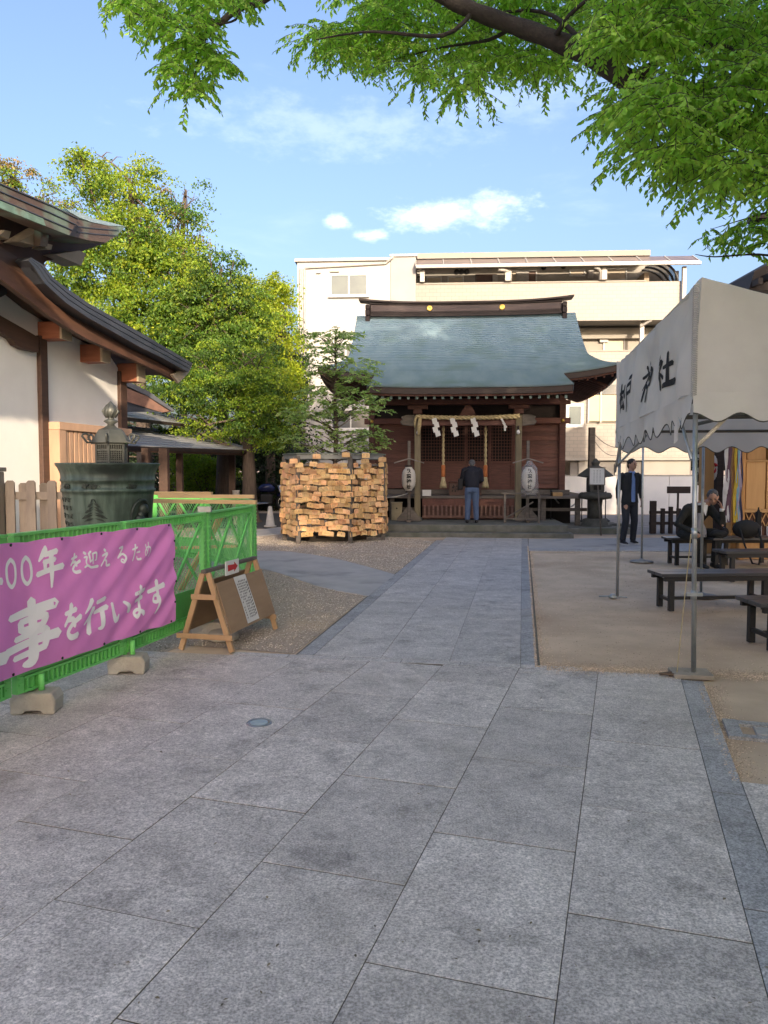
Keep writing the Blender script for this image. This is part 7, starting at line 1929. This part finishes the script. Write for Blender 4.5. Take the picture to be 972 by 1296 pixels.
def post(u0, u1, v0, v1, Y, m, name, lb, cat='post', dep=None):
    a, c = at(u0, v0, Y), at(u1, v1, Y); w = c.x - a.x; b = MB(); b.b2((-w / 2, -w / 2, 0), (w / 2, w / 2, a.z - max(0, c.z)))
    o = tag(b.build(name, m, bevel=.006), lb, cat); o.location = ((a.x + c.x) / 2, Y, max(0, c.z)); return o
post(888.5, 898.5, 535, 700, 14, M_hinoki, 'timber_post', 'pale yellow square timber post behind the front tent pole')
post(925, 934.5, 535, 700, 13.2, M_orange, 'timber_post', 'orange square timber post between the coloured hanging strips')
post(906, 911.5, 535, 700, 16, M_dark, 'dark_post', 'thin dark post with crossbars behind the seated man')
# coloured hanging strips
M_cl = lambda n_, c: mat(n_, c, scale=5, rough=.75, trans=.2)
for (u, w, m, lb) in ((920.5, 3.2, M_cl('cloth_white', (.62, .62, .66)), 'white hanging cloth strip left of the orange post'), (923.8, 3.0, M_cl('cloth_maroon', (.12, .06, .10)), 'dark maroon hanging cloth strip left of the orange post'),
                      (932.5, 2.2, M_cl('cloth_yellow', (.62, .45, .06)), 'yellow hanging cloth strip right of the orange post'), (935.2, 2.0, M_cl('cloth_blue', (.25, .45, .62)), 'light blue hanging cloth strip right of the orange post'), (937.6, 1.8, M_cl('cloth_lilac', (.45, .38, .52)), 'lilac hanging cloth strip nearest the timber wall'), (939.6, 1.5, M_cl('cloth_navy', (.03, .035, .09)), 'navy hanging cloth strip against the timber wall')):
    a = at(u, 560, 12.9); k = 12.9 / FPX; b = MB(); rws = []
    for j in range(14):
        z = -j * 1.34 / 13; rws.append([Vector(((i - 1) * w * k * (.6 + .05 * j) + .012 * math.sin(j * .9 + u), .01 * math.sin(j * 1.1 + i * 2), z)) for i in range(3)])
    b.grid(rws); b.grid([[q + Vector((0, .006, 0)) for q in r_] for r_ in rws]); o = tag(b.build('hanging_strip', m, recalc=False), lb, 'cloth strip', 'coloured strips hanging at the timber hall'); o.location = (a.x, 12.9, a.z)
# two white lanterns with marks
def lantern2(u, v0, v1, w, Y, lb, red):
    c = at(u, (v0 + v1) / 2, Y); k = Y / FPX; hh = (v1 - v0) / 2 * k; r_ = w / 2 * k; t = thing('hanging_lantern', lb, 'lantern', (c.x, Y, c.z), 0)
    b = MB(); b.lathe([(.4 * r_, -hh)] + [(r_ * max(.45, (1 - abs(a) ** 3) ** .5) - (.004 if i % 2 else 0), a * hh * .95) for i, a in enumerate([-1 + i / 10 for i in range(21)])] + [(.4 * r_, hh)], 22); b.build('paper_shade', MATS['lantern_paper'], t)
    b = MB(); b.lathe([(.42 * r_, hh), (.42 * r_, hh + .04)], 14); b.lathe([(.42 * r_, -hh - .03), (.42 * r_, -hh)], 14); b.build('ring', M_dark, t)
    b = MB()
    if red:
        for k_ in range(3):
            a = k_ * 2.094 + .5; pts = [(.55 * r_ * math.cos(a + j * .22) * (1 - j * .04), -r_ * 1.0 * math.sqrt(max(.1, 1 - (.55 * math.cos(a + j * .22)) ** 2)) - .006, .6 * r_ * math.sin(a + j * .22)) for j in range(8)]
            b.tube(pts, [.035 * (1 - j / 9) for j in range(8)], 6)
        b.build('red_crest', MATS['red_print'], t)
    else:
        for i, ch in enumerate('神社'):
            put_text(b, ch, lambda x, y: (x, -math.sqrt(max(.001, r_ * r_ - x * x)) - .006, y), 0, .12 - i * .27, .2, .04)
        b.build('writing', M_ink, t, recalc=False)
lantern2(883.5, 575, 612, 14, 14.6, 'white paper lantern with black writing just behind the front tent pole', False)
lantern2(899, 573, 611, 17, 15.2, 'white paper lantern with red swirl crest behind the yellow post', True)
# low dark fence
DF = thing('low_fence', 'low dark wooden rail fence behind the seated man', 'fence', Vector((6.35, 18.3, 0)), 0)
for i, (x, h) in enumerate(((0, .78), (.26, .60), (.45, .64), (.64, .60), (.9, .60), (1.1, .64), (1.3, .78), (1.6, .72), (1.8, .78), (2.0, .9))):
    b = MB(); b.b2((x, -.05, 0), (x + (.13 if h > .7 else .075), .06, h)); b.build('fence_post', M_dark, DF)
for z in (.50, .24): b = MB(); b.b2((-.02, -.02, z - .03), (2.2, .03, z + .04)); b.build('fence_rail', M_dark, DF)
FB = thing('low_fence', 'taller dark lattice fence at the foot of the thin dark post', 'fence', Vector((7.3, 16.2, 0)), 0)
for i in range(5): b = MB(); b.b2((i * .2, 0, 0), (i * .2 + .07, .06, .98 if i % 2 else 1.15)); b.build('fence_post', M_dark, FB)
for z in (.4, .75, .95, 1.28): b = MB(); b.b2((-.1, .015, z - .04), (.95, .045, z + .04)); b.build('fence_rail', M_dark, FB)
NB = thing('notice_board', 'small brown notice board on a thin post before the white wall', 'sign', Vector((6.9, 18.0, 0)), 0)
b = MB(); b.b2((-.27, -.02, .97), (.27, .02, 1.13)); b.build('board', M_facia, NB); b = MB(); b.b2((-.02, .021, 0), (.02, .05, 1.1)); b.build('post', M_facia, NB)
# stone lantern, round trough, tall post and sign
SL_ = thing('stone_lantern', 'dark weathered stone lantern right of the shrine', 'stone lantern', Vector((5.22, 19.0, 0)), 0)
M_st2 = mat('dark_stone', (.085, .085, .075), (.05, .052, .045), scale=6, rough=.95, bump=.6)
b = MB(); b.lathe([(.48, 0), (.46, .12), (.34, .16), (.30, .30), (.22, .32)], 10); b.build('base', M_st2, SL_)
b = MB(); b.lathe([(.19, .31), (.17, .6), (.19, .78)], 12); b.build('shaft', M_st2, SL_)
b = MB(); b.lathe([(.2, .78), (.40, .82), (.42, .88), (.38, .95), (.22, .97)], 12); b.build('middle_table', M_st2, SL_)
b = MB(); b.b2((-.18, -.18, .97), (.18, .18, 1.32)); b.build('firebox', M_st2, SL_, bevel=.02); b = MB(); b.b2((-.09, -.19, 1.03), (.09, -.181, 1.26)); b.build('fire_opening', M_void, SL_)
b = MB(); b.lathe([(.20, 1.32), (.46, 1.36), (.40, 1.42), (.18, 1.58), (.08, 1.62), (.11, 1.70), (.02, 1.80)], 6, smooth=False); b.build('cap', M_st2, SL_)
post(745.5, 751, 541, 660, 20.6, M_oldwood if False else M_greywood, 'utility_post', 'tall grey wooden post rising behind the stone lantern')
sag_rope(at(751, 548, 20.6), at(800, 560, 22), .25, .008, M_iron, 'thin black wire hanging from the tall grey post', 'wire')
sag_rope(at(751, 556, 20.6), at(800, 558, 24), .45, .006, M_iron, 'lower slack wire from the tall grey post', 'wire')
WS = thing('white_sign', 'framed white notice on a thin grey leg in front of the stone lantern', 'sign', Vector((4.95, 17.9, 0)), 0)
b = MB(); b.b2((-.17, -.02, 1.18), (.17, .0, 1.56)); b.build('panel', M_paper, WS)
b = MB()
for (a, c) in (((-.19, 1.16), (.19, 1.179)), ((-.19, 1.561), (.19, 1.58)), ((-.19, 1.18), (-.171, 1.56)), ((.171, 1.18), (.19, 1.56))): b.b2((a[0], -.03, a[1]), (c[0], .01, c[1]))
b.build('frame', M_greywood, WS); b = MB(); b.tube([(.03, .02, 1.2), (.08, -.15, .0)], .016, 8); b.build('leg', M_greywood, WS)
b = MB()
for c_ in range(3):
    for k in range(9): b.box((-.07 + c_ * .07, -.0215, 1.50 - k * .033), (.012, .001, .016))
b.build('printed_lines', MATS['print_grey'], WS)
b = MB(); b.lathe([(.19, 0), (.23, .06), (.21, .14), (.12, .17)], 9); o = tag(b.build('boulder', M_st2), 'low rounded stone beside the stone lantern base', 'stone'); o.location = (5.95, 19.2, 0); o.scale = (1.5, 1, 1)
# ================================================================== PEOPLE
M_skin = mat('skin', (.42, .245, .17), (.38, .21, .15), scale=6, rough=.55)
M_hairb = mat('black_hair', (.012, .011, .011), (.02, .018, .016), scale=20, rough=.55)
M_hairg = mat('grey_hair', (.10, .10, .10), (.05, .05, .052), scale=25, rough=.6)
M_jack = mat('black_jacket', (.016, .018, .022), (.022, .024, .028), scale=5, rough=.85)
M_navy = mat('navy_jacket', (.006, .007, .014), (.009, .011, .02), scale=5, rough=.8)
M_jean = mat('jeans', (.055, .085, .16), (.085, .125, .21), scale=4, rough=.9, bump=.2)
M_trou = mat('dark_trousers', (.018, .021, .030), (.024, .027, .036), scale=5, rough=.85)
M_suit = mat('black_suit', (.012, .013, .012), (.018, .019, .018), scale=5, rough=.8)
M_shirt = mat('blue_shirt', (.17, .27, .52), (.14, .23, .47), scale=5, rough=.8)
M_wshirt = mat('white_shirt', (.72, .72, .72), scale=5, rough=.8)
M_shoe = mat('shoe_black', (.015, .015, .016), scale=8, rough=.5); M_sole = mat('sole_white', (.6, .6, .6), scale=8, rough=.7)
def remesh(b, name, m, parent, vox=.012, smooth=2):
    o = b.build(name, m, parent)
    r = o.modifiers.new('remesh', 'REMESH'); r.mode = 'VOXEL'; r.voxel_size = vox; r.use_smooth_shade = True
    s = o.modifiers.new('smooth', 'SMOOTH'); s.iterations = smooth; s.factor = .5
    return o
def ell(b, c, r, n=14, rows=9, M=None):
    rs = []
    for i in range(rows + 1):
        a = -math.pi / 2 + math.pi * i / rows; a = max(-1.52, min(1.52, a))
        row = [Vector((r[0] * math.cos(a) * math.cos(t * math.tau / n), r[1] * math.cos(a) * math.sin(t * math.tau / n), r[2] * math.sin(a))) for t in range(n)]
        if M: row = [M @ p for p in row]
        rs.append([p + Vector(c) for p in row])
    o = len(b.v); b.grid(rs, closed=True); b.f.append(tuple(o + k for k in reversed(range(n)))); b.sm.append(True); b.f.append(tuple(o + rows * n + k for k in range(n))); b.sm.append(True)
def loft(b, secs, n=16):
    """secs: (centre, rx, ry, yawdir) closed tube of ellipses; x axis given by side vector"""
    rs = []
    for c, rx, ry, side, fwd in secs:
        rs.append([Vector(c) + Vector(side) * rx * math.cos(t * math.tau / n) + Vector(fwd) * ry * math.sin(t * math.tau / n) for t in range(n)])
    o = len(b.v); b.grid(rs, closed=True); b.f.append(tuple(o + k for k in reversed(range(n)))); b.sm.append(True); L_ = len(rs) - 1; b.f.append(tuple(o + L_ * n + k for k in range(n))); b.sm.append(True)
def hand(b, wrist, d, palmn, s=1.0, curl=.5):
    """palm, four unequal fingers bent by curl, and a thumb from the side of the palm"""
    d = Vector(d).normalized(); pn = Vector(palmn).normalized(); sd = d.cross(pn).normalized(); w = Vector(wrist)
    loft(b, [(w, .026 * s, .018 * s, sd, pn), (w + d * .045 * s, .040 * s, .014 * s, sd, pn), (w + d * .09 * s, .040 * s, .012 * s, sd, pn)], 10)
    for i, (o_, l_) in enumerate(((-.028, .066), (-.0095, .078), (.0095, .074), (.028, .058))):
        k = w + d * .085 * s + sd * o_ * s; a = k + (d * math.cos(curl * .5) + pn * math.sin(curl * .5)) * l_ * .5 * s; c = a + (d * math.cos(curl * 1.2) + pn * math.sin(curl * 1.2)) * l_ * .5 * s
        b.tube([k - d * .01, k, a, c], [.0088 * s, .0088 * s, .0082 * s, .0066 * s], 7)
    k = w + d * .022 * s + sd * -.030 * s; b.tube([k, k + (d * .6 - sd * .7 + pn * .2) * .035 * s, k + (d * .9 - sd * .75 + pn * .45) * .06 * s], [.012 * s, .010 * s, .008 * s], 7)
def head(bb, par, c, fwd, up, s, hair, hm, bald=0):
    """face features on the body mesh bb; hair, eyes etc as children"""
    f = Vector(fwd).normalized(); u = Vector(up).normalized(); sd = f.cross(u).normalized(); u = sd.cross(f).normalized(); M = Matrix((sd, f, u)).transposed(); c = Vector(c)
    W = lambda x, y, z: c + M @ (Vector((x, y, z)) * s)
    ell(bb, c, (.074 * s, .092 * s, .108 * s), 18, 12, M); ell(bb, W(0, .022, -.055), (.055 * s, .066 * s, .062 * s), 14, 9, M)
    bb.tube([W(0, .088, .015), W(0, .102, -.012), W(0, .108, -.024)], [.007 * s, .010 * s, .013 * s], 8)
    for q in (-1, 1):
        ell(bb, W(q * .074, -.008, -.01), (.010 * s, .020 * s, .030 * s), 8, 6, M)
    bb.tube([W(-.022, .082, -.056), W(0, .092, -.056), W(.022, .082, -.056)], .006 * s, 6)
    for q in (-1, 1):
        e = MB(); ell(e, W(q * .029, .080, .008), (.013 * s, .009 * s, .008 * s), 8, 6, M); e.build('eye', M_hairb, par)
        e = MB(); e.tube([W(q * .014, .090, .026), W(q * .03, .090, .031), W(q * .046, .078, .026)], .0035 * s, 5); e.build('eyebrow', hm, par)
    h = MB()
    rng_ = random.Random(hair)
    ell(h, W(0, -.018, .026), (.082 * s, .088 * s, .094 * s), 16, 10, M)
    ell(h, W(0, -.045, -.02), (.072 * s, .060 * s, .085 * s), 14, 9, M)
    for k in range(46):
        a = rng_.uniform(0, math.tau); e_ = rng_.uniform(.15, 1.4)
        x, y, z = .080 * math.cos(a) * math.cos(e_), -.018 + .086 * math.sin(a) * math.cos(e_), .03 + .092 * math.sin(e_)
        if y > .05 and z < .07: continue
        h.tube([W(x, y, z), W(x * 1.05, y * 1.05 + .006, z * 1.02 - .012), W(x * 1.06, y * 1.06 + .012, z - .035)], [.010 * s, .009 * s, .003 * s], 5)
    remesh(h, 'hair', hm, par, .007, 1)
X, Yv, Z = Vector((1, 0, 0)), Vector((0, 1, 0)), Vector((0, 0, 1))
def limb(b, pts, rr, n=12): b.tube(pts, rr, n)

# --- man in open black jacket, walking towards the camera under the tent edge (local: faces -y)
P1 = thing('person', 'man in open black jacket and blue shirt standing under the tent edge', 'person', gp(796, 688), -8)
hN, hL, hR = Vector((.02, -.01, 1.60)), Vector((.17, 0, 1.42)), Vector((-.17, 0, 1.42))
body = MB(); head(body, P1, (.03, -.02, 1.63), (.45, -.9, -.05), (0, 0, 1), 1.02, 3, M_hairb)
body.tube([(.005, 0, 1.40), (.02, -.01, 1.55)], [.062, .056], 12)
loft(body, [((0, 0, .86), .145, .10, X, Yv), ((0, 0, 1.1), .13, .09, X, Yv), ((0, 0, 1.38), .17, .09, X, Yv), ((0, 0, 1.45), .07, .06, X, Yv)])
aL = [(.19, .0, 1.40), (.235, .03, 1.13), (.245, -.03, .90)]; aR = [(-.19, .0, 1.40), (-.24, .04, 1.13), (-.255, 0, .90)]
for a in (aL, aR): limb(body, a, [.048, .040, .028])
hand(body, aL[2], (.02, -.12, -1), (-1, 0, 0), 1, .6); hand(body, aR[2], (-.02, -.02, -1), (1, 0, 0), 1, .6)
legs = [[(.085, 0, .88), (.095, -.03, .48), (.10, .04, .10)], [(-.085, 0, .88), (-.12, -.09, .48), (-.17, -.06, .10)]]
for l in legs: limb(body, l, [.075, .052, .038])
remesh(body, 'body', M_skin, P1, .0085, 1)
j = MB()
loft(j, [((0, .0, .84), .185, .125, X, Yv), ((0, .0, 1.05), .165, .115, X, Yv), ((0, 0, 1.30), .19, .12, X, Yv), ((0, .0, 1.41), .175, .10, X, Yv), ((0, .015, 1.47), .085, .075, X, Yv)])
for a in (aL, aR): limb(j, [Vector(a[0]) - Vector((math.copysign(.05, a[0][0]), 0, -.02)), a[0], Vector(a[1]), Vector(a[2]) + Vector((0, 0, .03))], [.06, .066, .056, .044])
remesh(j, 'jacket', M_jack, P1, .013, 2)
s_ = MB(); loft(s_, [((.02, -.075, .86), .062, .062, X, Yv), ((.02, -.07, 1.1), .060, .062, X, Yv), ((.02, -.07, 1.33), .056, .064, X, Yv), ((.012, -.035, 1.44), .05, .062, X, Yv), ((.012, -.015, 1.485), .06, .062, X, Yv)]); remesh(s_, 'shirt', M_shirt, P1, .011, 2)
for q in (-1, 1):
    l_ = MB(); l_.prism([(.015 + q * .03, -.115, 1.47), (.015 + q * .075, -.10, 1.46), (.015 + q * .10, -.135, 1.26), (.015 + q * .065, -.142, 1.02)], (0, -.012, 0)); l_.build('lapel', M_jack, P1, bevel=.003)
    c_ = MB(); c_.prism([(.012, -.085, 1.475), (.012 + q * .05, -.07, 1.50), (.012 + q * .055, -.095, 1.455), (.012 + q * .02, -.11, 1.44)], (0, -.006, 0)); c_.build('collar', M_shirt, P1)
t_ = MB(); loft(t_, [((0, 0, .80), .15, .11, X, Yv), ((0, 0, .95), .14, .10, X, Yv)])
for l in legs: limb(t_, [Vector(l[0]) + Vector((0, 0, .02)), Vector(l[0]) - Vector((0, 0, .12)), Vector(l[1]), Vector(l[2]) - Vector((0, 0, .03))], [.09, .092, .072, .062])
remesh(t_, 'trousers', M_trou, P1, .013, 2)
for (x, y) in ((.10, .03), (-.17, -.07)):
    f = MB(); loft(f, [((x, y + .06, .045), .034, .035, X, Z), ((x, y, .05), .042, .045, X, Z), ((x, y - .10, .035), .046, .03, X, Z), ((x, y - .18, .028), .036, .022, X, Z)]); so = f.build('shoe', M_shoe, P1, recalc=True)
    q = MB(); q.prism([(x - .04, y + .07, 0), (x + .04, y + .07, 0), (x + .046, y - .1, 0), (x + .03, y - .195, 0), (x - .03, y - .195, 0), (x - .046, y - .1, 0)], (0, 0, .018)); q.build('sole', M_sole, so)

# --- man praying at the offertory box, seen from the back (local: faces +y)
pw = S(.08, .86, .262)
P2 = thing('person', 'grey haired man in navy jacket and blue jeans bowing at the shrine, seen from behind', 'person', pw, SA)
sc = .925; P2.scale = (sc, sc, sc)
body = MB(); head(body, P2, (.0, .16, 1.50), (0, .75, -.66), (0, .66, .75), 1.02, 5, M_hairg)
body.tube([(0, .05, 1.36), (0, .12, 1.46)], [.062, .056], 12)
loft(body, [((0, 0, .88), .15, .10, X, Yv), ((0, .0, 1.1), .14, .09, X, Yv), ((0, .04, 1.34), .17, .09, X, Yv), ((0, .06, 1.42), .07, .06, X, Yv)])
aL = [(-.195, .04, 1.35), (-.26, .06, 1.08), (-.20, .24, .96)]; aR = [(.195, .04, 1.35), (.25, .08, 1.09), (.16, .27, 1.02)]
for a in (aL, aR): limb(body, a, [.048, .042, .028])
hand(body, aL[2], (.3, .7, .2), (0, 0, 1), 1, .5); hand(body, aR[2], (-.4, .7, .2), (0, 0, 1), 1, .5)
legs = [[(.09, 0, .9), (.10, .01, .48), (.115, -.02, .08)], [(-.09, 0, .9), (-.10, .01, .48), (-.115, -.02, .08)]]
for l in legs: limb(body, l, [.08, .054, .04])
remesh(body, 'body', M_skin, P2, .0085, 1)
j = MB(); loft(j, [((0, .0, .90), .165, .125, X, Yv), ((0, .0, .95), .185, .135, X, Yv), ((0, .01, 1.12), .19, .13, X, Yv), ((0, .03, 1.30), .205, .13, X, Yv), ((0, .05, 1.40), .175, .10, X, Yv), ((0, .08, 1.455), .085, .075, X, Yv)])
for a in (aL, aR): limb(j, [Vector(a[0]) - Vector((math.copysign(.05, a[0][0]), 0, -.02)), a[0], a[1], a[2]], [.07, .074, .064, .046])
remesh(j, 'jacket', M_navy, P2, .013, 2)
t_ = MB(); loft(t_, [((0, 0, .78), .155, .12, X, Yv), ((0, -.01, .86), .162, .13, X, Yv), ((0, 0, .97), .15, .11, X, Yv)])
for l in legs: limb(t_, [Vector(l[0]), Vector(l[0]) - Vector((0, 0, .14)), Vector(l[1]), Vector(l[2])], [.09, .098, .078, .068])
remesh(t_, 'jeans', M_jean, P2, .013, 2)
for q in (-1, 1):
    k = MB(); k.b2((q * .085 - .05, -.148, .80), (q * .085 + .05, -.14, .90)); k.build('back_pocket', M_jean, P2, bevel=.004)
for x in (.118, -.118):
    f = MB(); loft(f, [((x, -.09, .045), .036, .04, X, Z), ((x, -.02, .05), .042, .048, X, Z), ((x, .09, .035), .046, .03, X, Z), ((x, .17, .028), .036, .022, X, Z)]); f.build('shoe', M_shoe, P2)
bg = thing('shoulder_bag', 'small black bag hanging at the left hip of the praying man', 'bag', S(-.19, .90, 1.18), SA)
b = MB(); b.box((0, 0, 0), (.12, .22, .26)); b.build('pouch', M_tyre, bg, bevel=.03); b = MB(); b.tube([(0, -.1, .12), (.06, -.13, .3), (.19, -.06, .38)], .012, 6); b.build('strap', M_tyre, bg)

# --- seated man, leaning his head on one hand (local: faces -y towards the camera, twisted)
sp = Vector((4.90, 12.18, 0))
P3 = thing('person', 'man in black suit seated on a bench with his head resting on his hand', 'person', sp, -12)
hip = Vector((0, .12, .50))
body = MB(); hc = Vector((.17, -.26, 1.10)); head(body, P3, hc, (-.45, -.72, -.52), (-.35, -.25, .9), 1.02, 9, M_hairg)
sh = Vector((.03, -.10, .95)); body.tube([sh, hc + Vector((-.03, .05, -.08))], [.062, .054], 12)
fw = Vector((0, -1, .35)).normalized()
loft(body, [(hip, .15, .11, X, Yv), (hip + Vector((0, -.08, .22)), .14, .10, X, Yv), (sh, .17, .10, X, Vector((0, .8, .5))), (sh + Vector((.02, -.03, .07)), .07, .06, X, Yv)])
aR = [sh + Vector((-.19, .0, -.03)), Vector((-.30, -.06, .66)), Vector((-.16, -.26, .56))]      # picture left arm resting on thigh
aL = [sh + Vector((.19, .0, -.03)), Vector((.30, -.34, .68)), Vector((.26, -.36, .93))]          # elbow on knee, hand at cheek
for a in (aL, aR): limb(body, a, [.048, .042, .028])
hand(body, aL[2], (-.30, .10, 1), (-.8, .4, 0), 1, .7); hand(body, aR[2], (.5, -.6, -.3), (0, 0, -1), 1, .6)
legs = [[(.10, .08, .50), (.17, -.40, .54), (.16, -.36, .09)], [(-.10, .08, .50), (.06, -.40, .60), (.27, -.46, .30)]]
legs = [[(.10, .08, .50), (.19, -.38, .53), (.17, -.34, .09)], [(-.10, .08, .50), (-.14, -.36, .50), (-.04, -.28, .09)]]
for l in legs: limb(body, l, [.08, .056, .04])
remesh(body, 'body', M_skin, P3, .0085, 1)
j = MB(); loft(j, [(hip + Vector((0, 0, -.04)), .185, .15, X, Yv), (hip + Vector((0, -.05, .16)), .18, .14, X, Yv), (sh + Vector((0, .03, -.14)), .20, .13, X, Yv), (sh, .185, .11, X, Vector((0, .8, .5))), (sh + Vector((.02, -.03, .06)), .09, .075, X, Yv)])
for a in (aL, aR): limb(j, [Vector(a[0]) - Vector((math.copysign(.05, a[0].x), 0, -.02)), a[0], a[1], Vector(a[2]).lerp(Vector(a[1]), .12)], [.07, .074, .066, .046])
remesh(j, 'suit_jacket', M_suit, P3, .013, 2)
t_ = MB()
for l in legs: limb(t_, [Vector(l[0]), Vector(l[1]) + Vector((0, .06, 0)), Vector(l[1]) + Vector((0, 0, -.03)), Vector(l[2])], [.10, .085, .08, .062])
ell(t_, hip + Vector((0, 0, -.02)), (.17, .14, .10)); remesh(t_, 'trousers', M_suit, P3, .013, 2)
for l in legs:
    x, y = l[2][0], l[2][1]; f = MB(); loft(f, [((x, y + .07, .045), .034, .04, X, Z), ((x, y, .05), .042, .048, X, Z), ((x, y - .11, .035), .046, .03, X, Z), ((x, y - .19, .028), .034, .022, X, Z)]); f.build('shoe', M_shoe, P3)
c_ = MB(); c_.tube([sh + Vector((-.06, -.07, .03)), sh + Vector((.0, -.115, .045)), sh + Vector((.09, -.10, .05)), sh + Vector((.10, -.03, .06))], .018, 8); c_.build('collar', M_wshirt, P3)
c_ = MB(); c_.prism([tuple(sh + Vector((-.03, -.10, .03))), tuple(sh + Vector((.08, -.12, .03))), tuple(sh + Vector((.02, -.155, -.14)))], (0, -.01, 0)); c_.build('shirt_front', M_wshirt, P3)
c_ = MB(); c_.tube([aL[2] + Vector((.0, 0, -.05)), aL[2] + Vector((0, 0, -.005))], .036, 10); c_.build('cuff', M_wshirt, P3)
